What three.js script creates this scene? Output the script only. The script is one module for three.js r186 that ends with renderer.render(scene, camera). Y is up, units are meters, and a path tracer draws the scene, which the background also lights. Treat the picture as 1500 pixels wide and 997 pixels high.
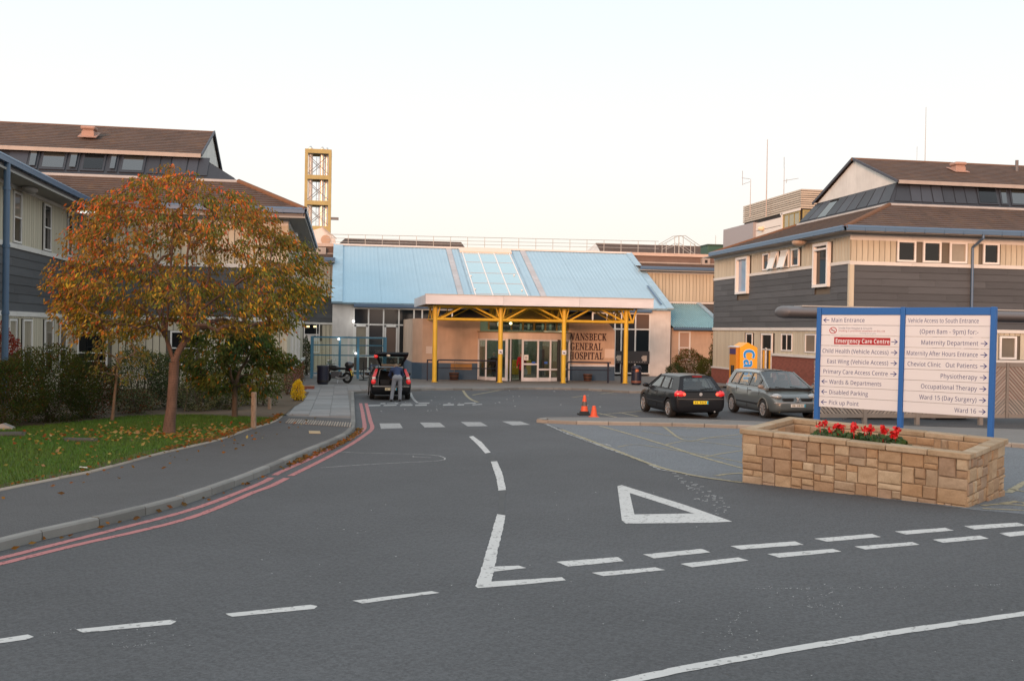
import * as THREE from 'three';
import { mergeGeometries } from 'three/addons/utils/BufferGeometryUtils.js';
import { FontLoader } from 'three/addons/loaders/FontLoader.js';
import { TextGeometry } from 'three/addons/geometries/TextGeometry.js';
import { RoundedBoxGeometry } from 'three/addons/geometries/RoundedBoxGeometry.js';
import { MarchingCubes } from 'three/addons/objects/MarchingCubes.js';
import { Brush, Evaluator, SUBTRACTION } from 'three-bvh-csg';

// ---------------------------------------------------------------- camera, sky, sun, exposure
const scene = new THREE.Scene();
const EYE = 2.35, FALL = 0.013, FOCAL = 1500;            // eye height, fall of the ground towards the buildings, focal length in photo pixels
const camera = new THREE.PerspectiveCamera(2 * Math.atan(498.5 / FOCAL) * 180 / Math.PI, 1500 / 997, 0.1, 900);
camera.position.set(0, EYE, 0);
camera.rotation.order = 'YXZ';
camera.rotation.set(-Math.atan(14.5 / FOCAL), -9.46 * Math.PI / 180, 0.016);
camera.updateMatrixWorld();
const SUN_AZ = -24 * Math.PI / 180, SUN_EL = 8 * Math.PI / 180;   // the sun has sunk behind the camera
const sunDir = new THREE.Vector3(Math.sin(SUN_AZ) * Math.cos(SUN_EL), Math.sin(SUN_EL), Math.cos(SUN_AZ) * Math.cos(SUN_EL));
{
  const W = 512, Hh = 256, data = new Float32Array(W * Hh * 4);
  const mix = (a, b, t) => a.map((v, i) => v + (b[i] - v) * t), ss = (a, b, x) => { const t = Math.min(1, Math.max(0, (x - a) / (b - a))); return t * t * (3 - 2 * t); };
  for (let j = 0; j < Hh; j++) for (let i = 0; i < W; i++) {
    const el = ((j + 0.5) / Hh - 0.5) * Math.PI, az = ((i + 0.5) / W - 0.5) * 2 * Math.PI;
    const d = [Math.cos(el) * Math.cos(az), Math.sin(el), Math.cos(el) * Math.sin(az)];
    const e = Math.max(0, el * 180 / Math.PI);
    let c = mix([0.80, 0.715, 0.575], [0.79, 0.765, 0.70], ss(0, 6, e));
    c = mix(c, [0.775, 0.785, 0.765], ss(4, 10, e)); c = mix(c, [0.70, 0.765, 0.78], ss(11, 20, e));
    c = mix(c, [0.66, 0.74, 0.81], ss(20, 60, e));
    const toSun = (d[0] * sunDir.x + d[2] * sunDir.z) / Math.hypot(d[0], d[2]), toGlow = (d[0] * -0.85 + d[2] * 0.53) / Math.hypot(d[0], d[2]);
    c = mix(c, [1.85, 1.66, 1.46], 0.9 * ss(-0.25, 1, toGlow) * (1 - ss(12, 60, e)));
    c = mix(c, [1.75, 1.15, 0.80], 0.6 * ss(0.3, 1, toSun) * (1 - ss(2, 34, e)));   // afterglow round the sunset
    if (el < 0) c = mix(c, [0.12, 0.12, 0.12], ss(0, 4, -el * 180 / Math.PI));
    const k = (j * W + i) * 4; data[k] = c[0]; data[k + 1] = c[1]; data[k + 2] = c[2]; data[k + 3] = 1;
  }
  const sky = new THREE.DataTexture(data, W, Hh, THREE.RGBAFormat, THREE.FloatType);
  sky.mapping = THREE.EquirectangularReflectionMapping; sky.magFilter = sky.minFilter = THREE.LinearFilter; sky.needsUpdate = true;
  scene.background = sky; scene.environment = sky;
}
const sun = new THREE.DirectionalLight(new THREE.Color(1, 0.50, 0.28), 2.5);
sun.position.copy(sunDir).multiplyScalar(150).add(new THREE.Vector3(8, 0, -40)); sun.target.position.set(8, 0, -40);
sun.castShadow = true; sun.shadow.radius = 24; sun.shadow.mapSize.set(4096, 4096);
Object.assign(sun.shadow.camera, { left: -70, right: 70, top: 60, bottom: -60, near: 1, far: 320 });
scene.add(sun, sun.target);
const renderer = new THREE.WebGLRenderer({ antialias: true });
renderer.toneMapping = THREE.LinearToneMapping; renderer.toneMappingExposure = 1.3;
renderer.shadowMap.enabled = true;

// ---------------------------------------------------------------- helpers
const V = (x, y, z) => new THREE.Vector3(x, y, z);
let seed = 12345;
const rnd = () => { seed = (seed * 1664525 + 1013904223) >>> 0; return seed / 4294967296; };
const rr = (a, b) => a + (b - a) * rnd();
const reseed = s => { seed = s >>> 0; };
const lerp = (a, b, t) => a + (b - a) * t;
const gy = (x, z, o = 0) => FALL * z + o;                                       // height of the ground
const ray = (px, py) => V((px - 750) / FOCAL, (498.5 - py) / FOCAL, -1).applyQuaternion(camera.quaternion);
const hit = (d, t) => V(0, EYE, 0).addScaledVector(d, t);
const gp = (px, py, o = 0) => { const d = ray(px, py); return hit(d, (o - EYE) / (d.y - FALL * d.z)); };   // survey of the photograph: a point on the ground,
const onZ = (px, py, z) => { const d = ray(px, py); return hit(d, z / d.z); };                              // on a facade across the view,
const onX = (px, py, x) => { const d = ray(px, py); return hit(d, x / d.x); };                              // on a facade along the view,
const onP = (px, py, p, n) => { const d = ray(px, py); return hit(d, V(p.x, p.y - EYE, p.z).dot(n) / d.dot(n)); };   // on any plane
const used = {};
const numbered = n => { used[n] = (used[n] ?? -1) + 1; return used[n] ? n + '_' + String(used[n]).padStart(3, '0') : n; };
function tag(o, label, category, group) { Object.assign(o.userData, { label, category }); if (group) o.userData.group = group; return o; }
function thing(name, label, category, p = V(0, 0, 0), turn = 0, group) {
  const o = new THREE.Group(); o.name = numbered(name); o.position.copy(p); o.rotation.y = turn; scene.add(o);
  o._off = V(0, 0, 0); return tag(o, label, category, group);
}
function building(name, label, category, p, group) { const o = thing(name, label, category, p, 0, group); o._off = p.clone(); return o; }   // its parts are given in world coordinates
const shade = m => { m.castShadow = m.receiveShadow = true; return m; };
function put(name, geo, mat, parent = scene) {
  if (parent._off && parent._off.lengthSq()) geo.translate(-parent._off.x, -parent._off.y, -parent._off.z);
  const m = shade(new THREE.Mesh(geo, mat)); m.name = parent === scene ? numbered(name) : name; m._off = parent._off || V(0, 0, 0); parent.add(m); return m;
}
const structure = (m, label) => { m.userData.kind = 'structure'; if (label) m.userData.label = label; return m; };
const unit = new THREE.BoxGeometry(1, 1, 1);
function piece(name, mat, parent, x0, x1, y0, y1, z0, z1) {                    // a piece that shares the unit box
  const m = shade(new THREE.Mesh(unit, mat)), f = parent._off || V(0, 0, 0); m.name = name;
  m.position.set((x0 + x1) / 2 - f.x, (y0 + y1) / 2 - f.y, (z0 + z1) / 2 - f.z); m.scale.set(Math.abs(x1 - x0), Math.abs(y1 - y0), Math.abs(z1 - z0)); parent.add(m); return m;
}
function boxUV(g, s = 1) {
  const p = g.attributes.position, n = g.attributes.normal, uv = new Float32Array(p.count * 2);
  for (let i = 0; i < p.count; i++) {
    const ax = Math.abs(n.getX(i)), ay = Math.abs(n.getY(i)), az = Math.abs(n.getZ(i));
    let u, v;
    if (ay >= ax && ay >= az) { u = p.getX(i); v = p.getZ(i); } else if (ax >= az) { u = p.getZ(i); v = p.getY(i); } else { u = p.getX(i); v = p.getY(i); }
    uv[2 * i] = u * s; uv[2 * i + 1] = v * s;
  }
  g.setAttribute('uv', new THREE.BufferAttribute(uv, 2)); return g;
}
class MB {
  constructor() { this.g = []; }
  add(g, m) { g = g.index ? g.toNonIndexed() : g.clone(); if (m) g.applyMatrix4(m); if (!g.attributes.normal) g.computeVertexNormals(); for (const k of Object.keys(g.attributes)) if (k !== 'position' && k !== 'normal') g.deleteAttribute(k); g.clearGroups(); this.g.push(g); return this; }
  box(x0, x1, y0, y1, z0, z1) { const g = new THREE.BoxGeometry(Math.abs(x1 - x0), Math.abs(y1 - y0), Math.abs(z1 - z0)); g.translate((x0 + x1) / 2, (y0 + y1) / 2, (z0 + z1) / 2); return this.add(g); }
  rbox(x0, x1, y0, y1, z0, z1, r = 0.02, s = 2) { const g = new RoundedBoxGeometry(Math.abs(x1 - x0), Math.abs(y1 - y0), Math.abs(z1 - z0), s, r); g.translate((x0 + x1) / 2, (y0 + y1) / 2, (z0 + z1) / 2); return this.add(g); }
  tube(a, b, r, r2 = r, seg = 10) { const d = b.clone().sub(a), L = d.length(), g = new THREE.CylinderGeometry(r2, r, L, seg, 1); const m = new THREE.Matrix4().compose(a.clone().add(b).multiplyScalar(0.5), new THREE.Quaternion().setFromUnitVectors(V(0, 1, 0), d.normalize()), V(1, 1, 1)); return this.add(g, m); }
  path(pts, r, seg = 24, rs = 8, closed = false) { return this.add(new THREE.TubeGeometry(new THREE.CatmullRomCurve3(pts, closed, 'centripetal'), seg, r, rs, closed)); }
  bar(a, b, w, h) { const d = b.clone().sub(a), L = d.length(), g = new THREE.BoxGeometry(w, h, L); const o = new THREE.Object3D(); o.position.copy(a).add(b).multiplyScalar(0.5); o.lookAt(b); o.updateMatrix(); return this.add(g, o.matrix); }
  sphere(c, r, sx = 1, sy = 1, sz = 1, s = 16) { const g = new THREE.SphereGeometry(r, s, Math.ceil(s * 0.7)); g.scale(sx, sy, sz); g.translate(c.x, c.y, c.z); return this.add(g); }
  lathe(pts, c = V(0, 0, 0), seg = 20) { const g = new THREE.LatheGeometry(pts.map(p => new THREE.Vector2(p[0], p[1])), seg); g.translate(c.x, c.y, c.z); return this.add(g); }
  tri(...pts) { const g = new THREE.BufferGeometry(); g.setAttribute('position', new THREE.Float32BufferAttribute(pts.flatMap(p => [p.x, p.y, p.z]), 3)); g.computeVertexNormals(); return this.add(g); }
  quad(a, b, c, d) { return this.tri(a, b, c, a, c, d); }
  hexa(a, b, c, d, e, f, g, h) { return this.quad(a, b, c, d).quad(h, g, f, e).quad(a, e, f, b).quad(b, f, g, c).quad(c, g, h, d).quad(d, h, e, a); }
  slab(a, b, c, d, th, o = 0) {        // a slab on the quad a b c d (seen counter-clockwise), from o to o + th along its normal
    const n = b.clone().sub(a).cross(d.clone().sub(a)).normalize(), up = (p, t) => p.clone().addScaledVector(n, t);
    return this.hexa(up(a, o + th), up(b, o + th), up(c, o + th), up(d, o + th), up(a, o), up(b, o), up(c, o), up(d, o));
  }
  prism(pts, axis, d0, d1) {           // a polygon in the plane across the axis, pulled from d0 to d1
    const g = new THREE.ExtrudeGeometry(new THREE.Shape(pts.map(p => new THREE.Vector2(p[0], p[1]))), { depth: d1 - d0, bevelEnabled: false });
    g.translate(0, 0, d0);
    if (axis === 'x') g.applyMatrix4(new THREE.Matrix4().set(0, 0, 1, 0, 0, 1, 0, 0, -1, 0, 0, 0, 0, 0, 0, 1));   // shape x is -z
    return this.add(g);
  }
  geo(s = 1) { const g = mergeGeometries(this.g); return boxUV(g, s); }
  build(name, mat, parent = scene) { return put(name, this.geo(), mat, parent); }
}
// ---------------------------------------------------------------- materials
const perm = new Uint8Array(512); { reseed(77); const p = [...Array(256).keys()]; for (let i = 255; i > 0; i--) { const j = Math.floor(rnd() * (i + 1));[p[i], p[j]] = [p[j], p[i]]; } for (let i = 0; i < 512; i++) perm[i] = p[i & 255]; }
function vnoise(x, y, per) {          // periodic value noise
  const xi = Math.floor(x), yi = Math.floor(y), fx = x - xi, fy = y - yi, u = fx * fx * (3 - 2 * fx), v = fy * fy * (3 - 2 * fy);
  const h = (i, j) => perm[perm[((i % per) + per) % per & 255] + (((j % per) + per) % per & 255)] / 255;
  return lerp(lerp(h(xi, yi), h(xi + 1, yi), u), lerp(h(xi, yi + 1), h(xi + 1, yi + 1), u), v);
}
const fbm = (x, y, per, o = 4) => { let s = 0, a = 0.5, t = 0; for (let i = 0; i < o; i++) { s += a * vnoise(x, y, per); t += a; x *= 2; y *= 2; per *= 2; a *= 0.5; } return s / t; };
function texture(size, fn, metres = 1, linear = true) {
  const d = new Uint8Array(size * size * 4);
  for (let j = 0; j < size; j++) for (let i = 0; i < size; i++) { const c = fn(i / size, j / size, i, j), k = (j * size + i) * 4; for (let q = 0; q < 3; q++) d[k + q] = Math.max(0, Math.min(255, (Array.isArray(c) ? c[q] : c) * 255)); d[k + 3] = 255; }
  const t = new THREE.DataTexture(d, size, size); t.wrapS = t.wrapT = THREE.RepeatWrapping; t.magFilter = THREE.LinearFilter; t.minFilter = THREE.LinearMipmapLinearFilter; t.generateMipmaps = true;
  t.colorSpace = linear ? THREE.NoColorSpace : THREE.SRGBColorSpace; t.repeat.set(1 / metres, 1 / metres); t.needsUpdate = true; return t;
}
const again = (t, metres) => { const c = t.clone(); c.repeat.set(1 / metres, 1 / metres); c.needsUpdate = true; return c; };
reseed(5);
const T = {};
{
  const speck = new Float32Array(1024 * 1024); for (let i = 0; i < speck.length; i++) speck[i] = rnd();
  T.asphalt = texture(1024, (u, v, i, j) => { const s = speck[j * 1024 + i], f = fbm(u * 170, v * 170, 170, 2), c = fbm(u * 6, v * 6, 6, 4); return 0.62 + 0.34 * (s - 0.5) + 0.42 * (f - 0.5) + 0.10 * (c - 0.5) + (s > 0.995 ? 0.30 : 0); }, 3.7);
  T.asphaltBump = texture(512, (u, v, i, j) => 0.5 + 0.5 * (speck[j * 1024 + i] - 0.5) + 0.6 * (fbm(u * 48, v * 48, 48, 2) - 0.5), 1.3);
  T.grain = texture(512, (u, v, i, j) => 0.86 + 0.10 * (speck[j * 1024 + i] - 0.5) + 0.22 * (fbm(u * 10, v * 10, 10, 5) - 0.5), 2);
  T.faint = texture(256, (u, v) => 0.95 + 0.09 * (fbm(u * 5, v * 5, 5, 4) - 0.5), 5);
  T.dirt = texture(512, (u, v) => { const a = fbm(u * 6, v * 6, 6, 5), b = fbm(u * 24, v * 3, 24, 3); return 0.85 + 0.22 * (a - 0.5) + 0.12 * (b - 0.5); }, 3);
  T.stone = texture(512, (u, v, i, j) => { const a = fbm(u * 5, v * 9, 5, 5), b = fbm(u * 40, v * 40, 40, 2), s = speck[j * 1024 + i]; return [0.82 + 0.36 * (a - 0.5) + 0.2 * (b - 0.5) + 0.1 * (s - 0.5), 0.80 + 0.40 * (a - 0.5) + 0.2 * (b - 0.5) + 0.1 * (s - 0.5), 0.76 + 0.46 * (a - 0.5) + 0.2 * (b - 0.5) + 0.1 * (s - 0.5)]; }, 0.8);
  T.bark = texture(512, (u, v) => { const a = fbm(u * 24, v * 5, 24, 4), b = fbm(u * 6, v * 60, 6, 2); return 0.72 + 0.5 * (a - 0.5) + (b > 0.62 ? 0.15 : 0); }, 0.6);
  T.brick = texture(512, (u, v) => {       // bricks far below the size that can be told apart
    const r = Math.floor(v * 12), x = u * 4 + (r % 2) * 0.5, m = (v * 12) % 1 < 0.14 || x % 1 < 0.05, h = perm[perm[Math.floor(x) & 3] + r] / 255;
    return m ? [0.75, 0.80, 0.80] : [0.62 + 0.3 * h, 0.62 + 0.28 * h, 0.62 + 0.25 * h];
  }, 0.9);
  T.paint = texture(512, (u, v, i, j) => { const a = fbm(u * 8, v * 8, 8, 5), s = speck[j * 1024 + i]; const chip = fbm(u * 34 + 5, v * 34, 34, 3), wear = (chip > 0.70 ? 0.42 : 0) + (s > 0.975 && a > 0.45 ? 0.3 : 0); return 0.92 + 0.16 * (a - 0.5) + 0.08 * (s - 0.5) - wear; }, 1.5);
  T.tile = texture(512, (u, v) => { const r = Math.floor(v * 12), c = Math.floor(u * 12 + (r % 2) * 0.5), h = perm[perm[c & 11] + r] / 255, a = fbm(u * 5, v * 5, 5, 5), l = fbm(u * 14 + 3, v * 14, 14, 3); const k = 0.62 + 0.26 * h + 0.30 * (a - 0.5); return l > 0.68 ? [k * 1.25, k * 1.12, k * 0.9] : [k, k, k]; }, 4);
  T.lawn = texture(512, (u, v, i, j) => { const a = fbm(u * 7, v * 7, 7, 5), s = speck[j * 1024 + i]; return [0.75 + 0.5 * (a - 0.5) + 0.3 * (s - 0.5), 0.8 + 0.3 * (a - 0.5) + 0.3 * (s - 0.5), 0.7 + 0.3 * (s - 0.5)]; }, 2.5);
}
const C = (r, g, b) => new THREE.Color().setRGB(r, g, b);
function mat(r, g, b, rough = 0.8, o = {}) { const { phys, ...rest } = o; return new (phys ? THREE.MeshPhysicalMaterial : THREE.MeshStandardMaterial)({ color: C(r, g, b), roughness: rough, side: THREE.DoubleSide, ...rest }); }
const G1 = T.grain, D3 = T.dirt;
const M = {
  asphalt: mat(0.119, 0.124, 0.133, 0.9, { map: T.asphalt, bumpMap: T.asphaltBump, bumpScale: 0.003, vertexColors: true }),
  bayAsphalt: mat(0.235, 0.256, 0.28, 0.9, { map: T.asphalt, bumpMap: T.asphaltBump, bumpScale: 0.006, vertexColors: true }),
  pathAsphalt: mat(0.122, 0.124, 0.129, 0.92, { map: again(T.asphalt, 2.3), bumpMap: T.asphaltBump, bumpScale: 0.004, vertexColors: true }),
  tar: mat(0.075, 0.077, 0.08, 0.8, { map: T.grain }),
  slab: [0.9, 1, 1.1].map(k => mat(0.235 * k, 0.235 * k, 0.235 * k, 0.9, { map: G1 })),
  slabBed: mat(0.12, 0.12, 0.115, 0.95, { map: G1 }),
  forecourt: mat(0.20, 0.19, 0.18, 0.92, { map: T.grain, vertexColors: true }),
  kerb: [0.85, 1, 1.12].map(k => mat(0.22 * k, 0.218 * k, 0.208 * k, 0.9, { map: G1 })),
  kerbBuff: [0.85, 1, 1.1].map(k => mat(0.36 * k, 0.31 * k, 0.26 * k, 0.9, { map: G1 })),
  kerbBrick: [0.8, 1, 1.2].map(k => mat(0.30 * k, 0.16 * k, 0.11 * k, 0.9, { map: G1 })),
  white: mat(0.56, 0.56, 0.55, 0.75, { map: T.paint }),
  fadedWhite: mat(0.235, 0.24, 0.245, 0.85, { map: T.paint }), wornWhite: mat(0.34, 0.345, 0.345, 0.85, { map: T.paint }),
  redLine: mat(0.42, 0.165, 0.165, 0.8, { map: T.paint }),
  yellowLine: mat(0.33, 0.29, 0.19, 0.85, { map: T.paint }),
  soil: mat(0.115, 0.075, 0.052, 1, { map: T.lawn }),
  lawn: mat(0.075, 0.118, 0.018, 1, { map: T.lawn }),
  slate: [0.88, 1, 1.1].map(k => mat(0.080 * k, 0.089 * k, 0.101 * k, 0.7, { map: D3 })),
  slateBack: mat(0.03, 0.03, 0.032, 0.9),
  board: [0.94, 1, 1.05].map(k => mat(0.55 * k, 0.515 * k, 0.41 * k, 0.75, { map: D3 })),
  boardBack: mat(0.13, 0.12, 0.10, 0.9),
  trim: mat(0.70, 0.70, 0.68, 0.6, { map: D3 }),
  upvc: mat(0.72, 0.72, 0.71, 0.35),
  brick: mat(0.26, 0.085, 0.062, 0.9, { map: T.brick }),
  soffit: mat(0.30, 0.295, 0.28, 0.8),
  gutter: mat(0.075, 0.138, 0.23, 0.4), vergeDark: mat(0.05, 0.06, 0.085, 0.6),
  roof: mat(0.105, 0.072, 0.058, 0.85, { map: T.tile }),
  roofRidge: mat(0.17, 0.085, 0.045, 0.9, { map: T.grain }),
  lead: [0.8, 1, 1.25].map(k => mat(0.036 * k, 0.042 * k, 0.056 * k, 0.5, { map: D3 })),
  flashing: mat(0.42, 0.38, 0.35, 0.6, { map: D3 }),
  glass: mat(0.008, 0.010, 0.012, 0.04, { phys: true, ior: 1.42 }), coatedGlass: mat(0.02, 0.022, 0.02, 0.03, { phys: true, ior: 2.3 }),
  lens: mat(0.36, 0.36, 0.36, 0.08, { phys: true, clearcoat: 1, metalness: 0.3 }),
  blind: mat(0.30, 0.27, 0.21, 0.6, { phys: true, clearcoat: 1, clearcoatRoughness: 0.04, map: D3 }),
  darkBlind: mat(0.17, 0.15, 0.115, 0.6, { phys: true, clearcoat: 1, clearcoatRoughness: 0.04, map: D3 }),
  paintedSkyBlue: mat(0.16, 0.26, 0.40, 0.5, { phys: true, clearcoat: 1, clearcoatRoughness: 0.04 }),  // window panes: blue sky reflection painted in as the base colour
  clear: mat(0.92, 0.97, 0.95, 0.02, { phys: true, transmission: 1, thickness: 0, ior: 1.5 }),
  tint: mat(0.66, 0.74, 0.73, 0.02, { phys: true, transmission: 1, thickness: 0, ior: 1.85 }),
  glassDark: mat(0.30, 0.34, 0.31, 0.02, { phys: true, transmission: 1, thickness: 0, ior: 1.5 }),
  blueSheet: mat(0.33, 0.51, 0.635, 0.6, { map: T.faint }),
  blueTrim: mat(0.37, 0.56, 0.69, 0.5, { map: D3 }),
  blueGreen: mat(0.25, 0.48, 0.56, 0.55, { map: D3 }),
  greyBand: mat(0.50, 0.52, 0.55, 0.7, { map: D3 }),
  skylight: mat(0.30, 0.51, 0.60, 0.1, { phys: true, clearcoat: 1, clearcoatRoughness: 0.03 }),
  pier: mat(0.71, 0.69, 0.67, 0.85, { map: T.dirt }),
  salmon: mat(0.60, 0.45, 0.345, 0.85, { map: T.dirt }),
  blueBase: mat(0.050, 0.105, 0.180, 0.6, { map: D3 }),
  fascia: mat(0.70, 0.73, 0.79, 0.5, { map: D3 }),
  yellow: mat(0.78, 0.51, 0.045, 0.45, { map: D3 }), ochre: mat(0.40, 0.33, 0.125, 0.5, { map: D3 }),
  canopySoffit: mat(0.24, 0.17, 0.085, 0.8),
  navy: mat(0.012, 0.016, 0.035, 0.4),
  black: mat(0.012, 0.012, 0.013, 0.5),
  rubber: mat(0.016, 0.016, 0.016, 0.85),
  steel: mat(0.55, 0.55, 0.55, 0.3, { metalness: 0.9 }),
  galv: mat(0.42, 0.41, 0.39, 0.5, { metalness: 0.4 }),
  alloy: mat(0.50, 0.50, 0.51, 0.35, { metalness: 0.6 }),
  letter: mat(0.045, 0.016, 0.020, 0.6),
  signBlue: mat(0.008, 0.105, 0.36, 0.55),
  signWhite: mat(0.66, 0.65, 0.67, 0.55),
  timber: mat(0.30, 0.22, 0.14, 0.9, { map: T.bark }),
  palegrey: mat(0.40, 0.385, 0.37, 0.8, { map: D3 }),
  fence: mat(0.255, 0.225, 0.20, 0.85, { map: D3 }),
  fenceSlat: [0.88, 1, 1.1].map(k => mat(0.27 * k, 0.24 * k, 0.212 * k, 0.85)),
  darkgrey: mat(0.115, 0.115, 0.125, 0.5),
  shelterBlue: mat(0.050, 0.190, 0.300, 0.45),
  terracotta: mat(0.14, 0.065, 0.045, 0.85, { map: G1 }),
  orange: mat(0.80, 0.36, 0.015, 0.4),
  cone: mat(0.75, 0.095, 0.03, 0.5),
};
// ---------------------------------------------------------------- ground
const xz = a => a.map(([px, py]) => { const p = gp(px, py); return [p.x, p.z]; });
const xzo = (a, o) => a.map(([px, py]) => { const p = gp(px, py, o); return [p.x, p.z]; });
function smooth(pts, step, closed = false) { const c = new THREE.CatmullRomCurve3(pts.map(p => V(p[0], 0, p[1])), closed, 'centripetal'), n = Math.max(2, Math.round(c.getLength() / step)); return c.getSpacedPoints(n).map(p => [p.x, p.z]); }
function flatGeo(pts, o, jag = 0) {       // a sheet on the sloping ground with its outline cut at every 12 cm where jag > 0
  let P = pts;
  if (jag) { P = []; pts.forEach((a, i) => { const b = pts[(i + 1) % pts.length], L = Math.hypot(b[0] - a[0], b[1] - a[1]), n = Math.max(1, Math.min(60, Math.round(L / 0.07))); for (let k = 0; k < n; k++) P.push([lerp(a[0], b[0], k / n) + (k ? rr(-jag, jag) : 0), lerp(a[1], b[1], k / n) + (k ? rr(-jag, jag) : 0)]); }); }
  const s = P.map(p => new THREE.Vector2(p[0], -p[1])); if (THREE.ShapeUtils.area(s) < 0) s.reverse();
  const f = THREE.ShapeUtils.triangulateShape(s, []), g = new THREE.BufferGeometry(), pos = [], uv = [], nor = [];
  for (const q of s) { pos.push(q.x, gy(q.x, -q.y, o), -q.y); uv.push(q.x, q.y); nor.push(0, 1, 0); }
  g.setAttribute('position', new THREE.Float32BufferAttribute(pos, 3)); g.setAttribute('normal', new THREE.Float32BufferAttribute(nor, 3)); g.setAttribute('uv', new THREE.Float32BufferAttribute(uv, 2)); g.setIndex(f.flat()); return g;
}
function patchy(g, amp, scale = 0.35) {      // worn patches: a slow change of tone over the sheet
  const p = g.attributes.position, c = new Float32Array(p.count * 3);
  for (let i = 0; i < p.count; i++) { const k = 1 + amp * 2 * (fbm(p.getX(i) * scale + 50, p.getZ(i) * scale + 50, 256, 3) - 0.5); c.set([k, k, k], i * 3); }
  g.setAttribute('color', new THREE.BufferAttribute(c, 3)); return g;
}
function inside(x, z, pts) { let r = false; for (let i = 0, j = pts.length - 1; i < pts.length; j = i++) { const [xi, zi] = pts[i], [xj, zj] = pts[j]; if ((zi > z) !== (zj > z) && x < (xj - xi) * (z - zi) / (zj - zi) + xi) r = !r; } return r; }
// one sheet of asphalt out to the horizon, finer near the camera
let road;
{
  const xs = [], zs = []; for (let i = -60; i <= 60; i++) { const t = i / 60; xs.push(8 + 34 * t + 330 * t ** 7); zs.push(-32 + 42 * t + 330 * t ** 7); }
  const pos = [], uv = [], idx = [], n = xs.length; for (const z of zs) for (const x of xs) { pos.push(x, gy(x, z), z); uv.push(x, z); }
  for (let j = 0; j < n - 1; j++) for (let i = 0; i < n - 1; i++) { const a = j * n + i; idx.push(a, a + n, a + 1, a + 1, a + n, a + n + 1); }
  const g = new THREE.BufferGeometry(); g.setAttribute('position', new THREE.Float32BufferAttribute(pos, 3)); g.setAttribute('uv', new THREE.Float32BufferAttribute(uv, 2)); g.setIndex(idx); g.computeVertexNormals(); patchy(g, 0.2, 0.3);
  road = structure(put('road', g, M.asphalt), 'dark grey asphalt access road with white and red markings');
}
const paint = (name, pts, m, o = 0.004, jag = 0.006) => put(name, flatGeo(pts, o, jag), m, road);
const stripe = (name, line, w, m, o = 0.004, jag = 0.005) => {       // a painted stripe along a line, its ends cut square
  const L = [], R = []; line.forEach((p, i) => { const a = line[Math.max(0, i - 1)], b = line[Math.min(line.length - 1, i + 1)], dx = b[0] - a[0], dz = b[1] - a[1], l = Math.hypot(dx, dz) || 1; L.push([p[0] - dz / l * w / 2, p[1] + dx / l * w / 2]); R.unshift([p[0] + dz / l * w / 2, p[1] - dx / l * w / 2]); });
  return paint(name, [...L, ...R], m, o, jag);
};
reseed(9);
// white markings
for (const q of [
  [[815, 823], [905, 816], [914, 822], [832, 830]], [[942, 812], [1028, 804], [1041, 809], [958, 818]], [[1070, 800], [1165, 793], [1178, 798], [1086, 805]], [[1193, 789], [1278, 782], [1291, 786.5], [1212, 793.5]], [[1311, 778.5], [1385, 773], [1398, 777], [1328, 783]], [[1412, 770.5], [1490, 765.5], [1506, 770], [1428, 775.5]],
  [[867, 839], [960, 831], [975, 835], [884, 844]], [[997, 826], [1082, 816.5], [1097, 821], [1014, 831]], [[1124, 811.5], [1220, 804], [1233, 808], [1142, 817]], [[1252, 800.5], [1337, 794], [1348, 798], [1268, 805]], [[1366, 790.5], [1436, 784.5], [1449, 789], [1382, 795]], [[1464, 781], [1510, 777], [1520, 782], [1480, 786]]]) paint('give_way_line', xz(q), M.white);
paint('centre_line', xz([[728, 753], [740.5, 755], [736, 778], [730, 802], [725, 828], [720, 852], [823, 845.5], [829, 850], [760, 857], [700, 861.5], [696, 858.5], [703, 840], [711, 812], [721, 778]]), M.white).userData.label = 'angled white line where the centre line meets the give way line';
paint('give_way_line', xz([[724, 830], [760, 828.5], [771, 832], [722, 837.5]]), M.white);
paint('centre_line', xz([[687, 639.5], [693, 638.5], [706, 648], [718.5, 662.5], [711, 664], [700, 652]]), M.white);
paint('centre_line', xz([[719, 676], [728, 675.5], [735.5, 692], [741.5, 717.5], [730, 718.5], [727, 700]]), M.white);
paint('tar_line', xz([[713, 664.5], [718, 664], [727, 675], [720, 675.5]]), M.tar, 0.003); paint('tar_line', xz([[731, 719], [741, 718.5], [738, 752.5], [730, 752.5]]), M.tar, 0.003);
{ // give way triangle: an outline
  const o = [[904.5, 712], [911, 710.5], [1008, 741], [1073, 764], [1040, 765.5], [917, 767], [911, 762]], i = [[922.5, 722], [929.5, 753.5], [1016, 752]];
  const s = new THREE.Shape(xz(o).map(p => new THREE.Vector2(p[0], -p[1]))); s.holes.push(new THREE.Path(xz(i).map(p => new THREE.Vector2(p[0], -p[1]))));
  const g = new THREE.ShapeGeometry(s); g.rotateX(-Math.PI / 2); const p = g.attributes.position; for (let k = 0; k < p.count; k++) p.setY(k, gy(0, p.getZ(k), 0.004)); boxUV(g);
  put('give_way_triangle', g, M.white, road).userData.label = 'white triangle outline painted on the asphalt ahead of the give way line';
}
for (const q of [[[-20, 939], [40, 929.5], [49, 933], [38, 937], [-20, 945]], [[111, 922], [250, 908], [258, 910.5], [250, 915], [122, 927]], [[330, 899], [455, 886], [465, 888], [460, 892], [340, 903.5]], [[516, 880], [632, 866], [644, 868.5], [530, 884]]]) paint('centre_line', xz(q), M.white);
paint('edge_line', xz([[870, 1003], [1000, 975], [1150, 948.5], [1300, 924], [1520, 893], [1520, 899.5], [1300, 932], [1150, 957], [1000, 985], [890, 1008]]), M.white).userData.label = 'long unbroken white edge line at the bottom of the road';
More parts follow.
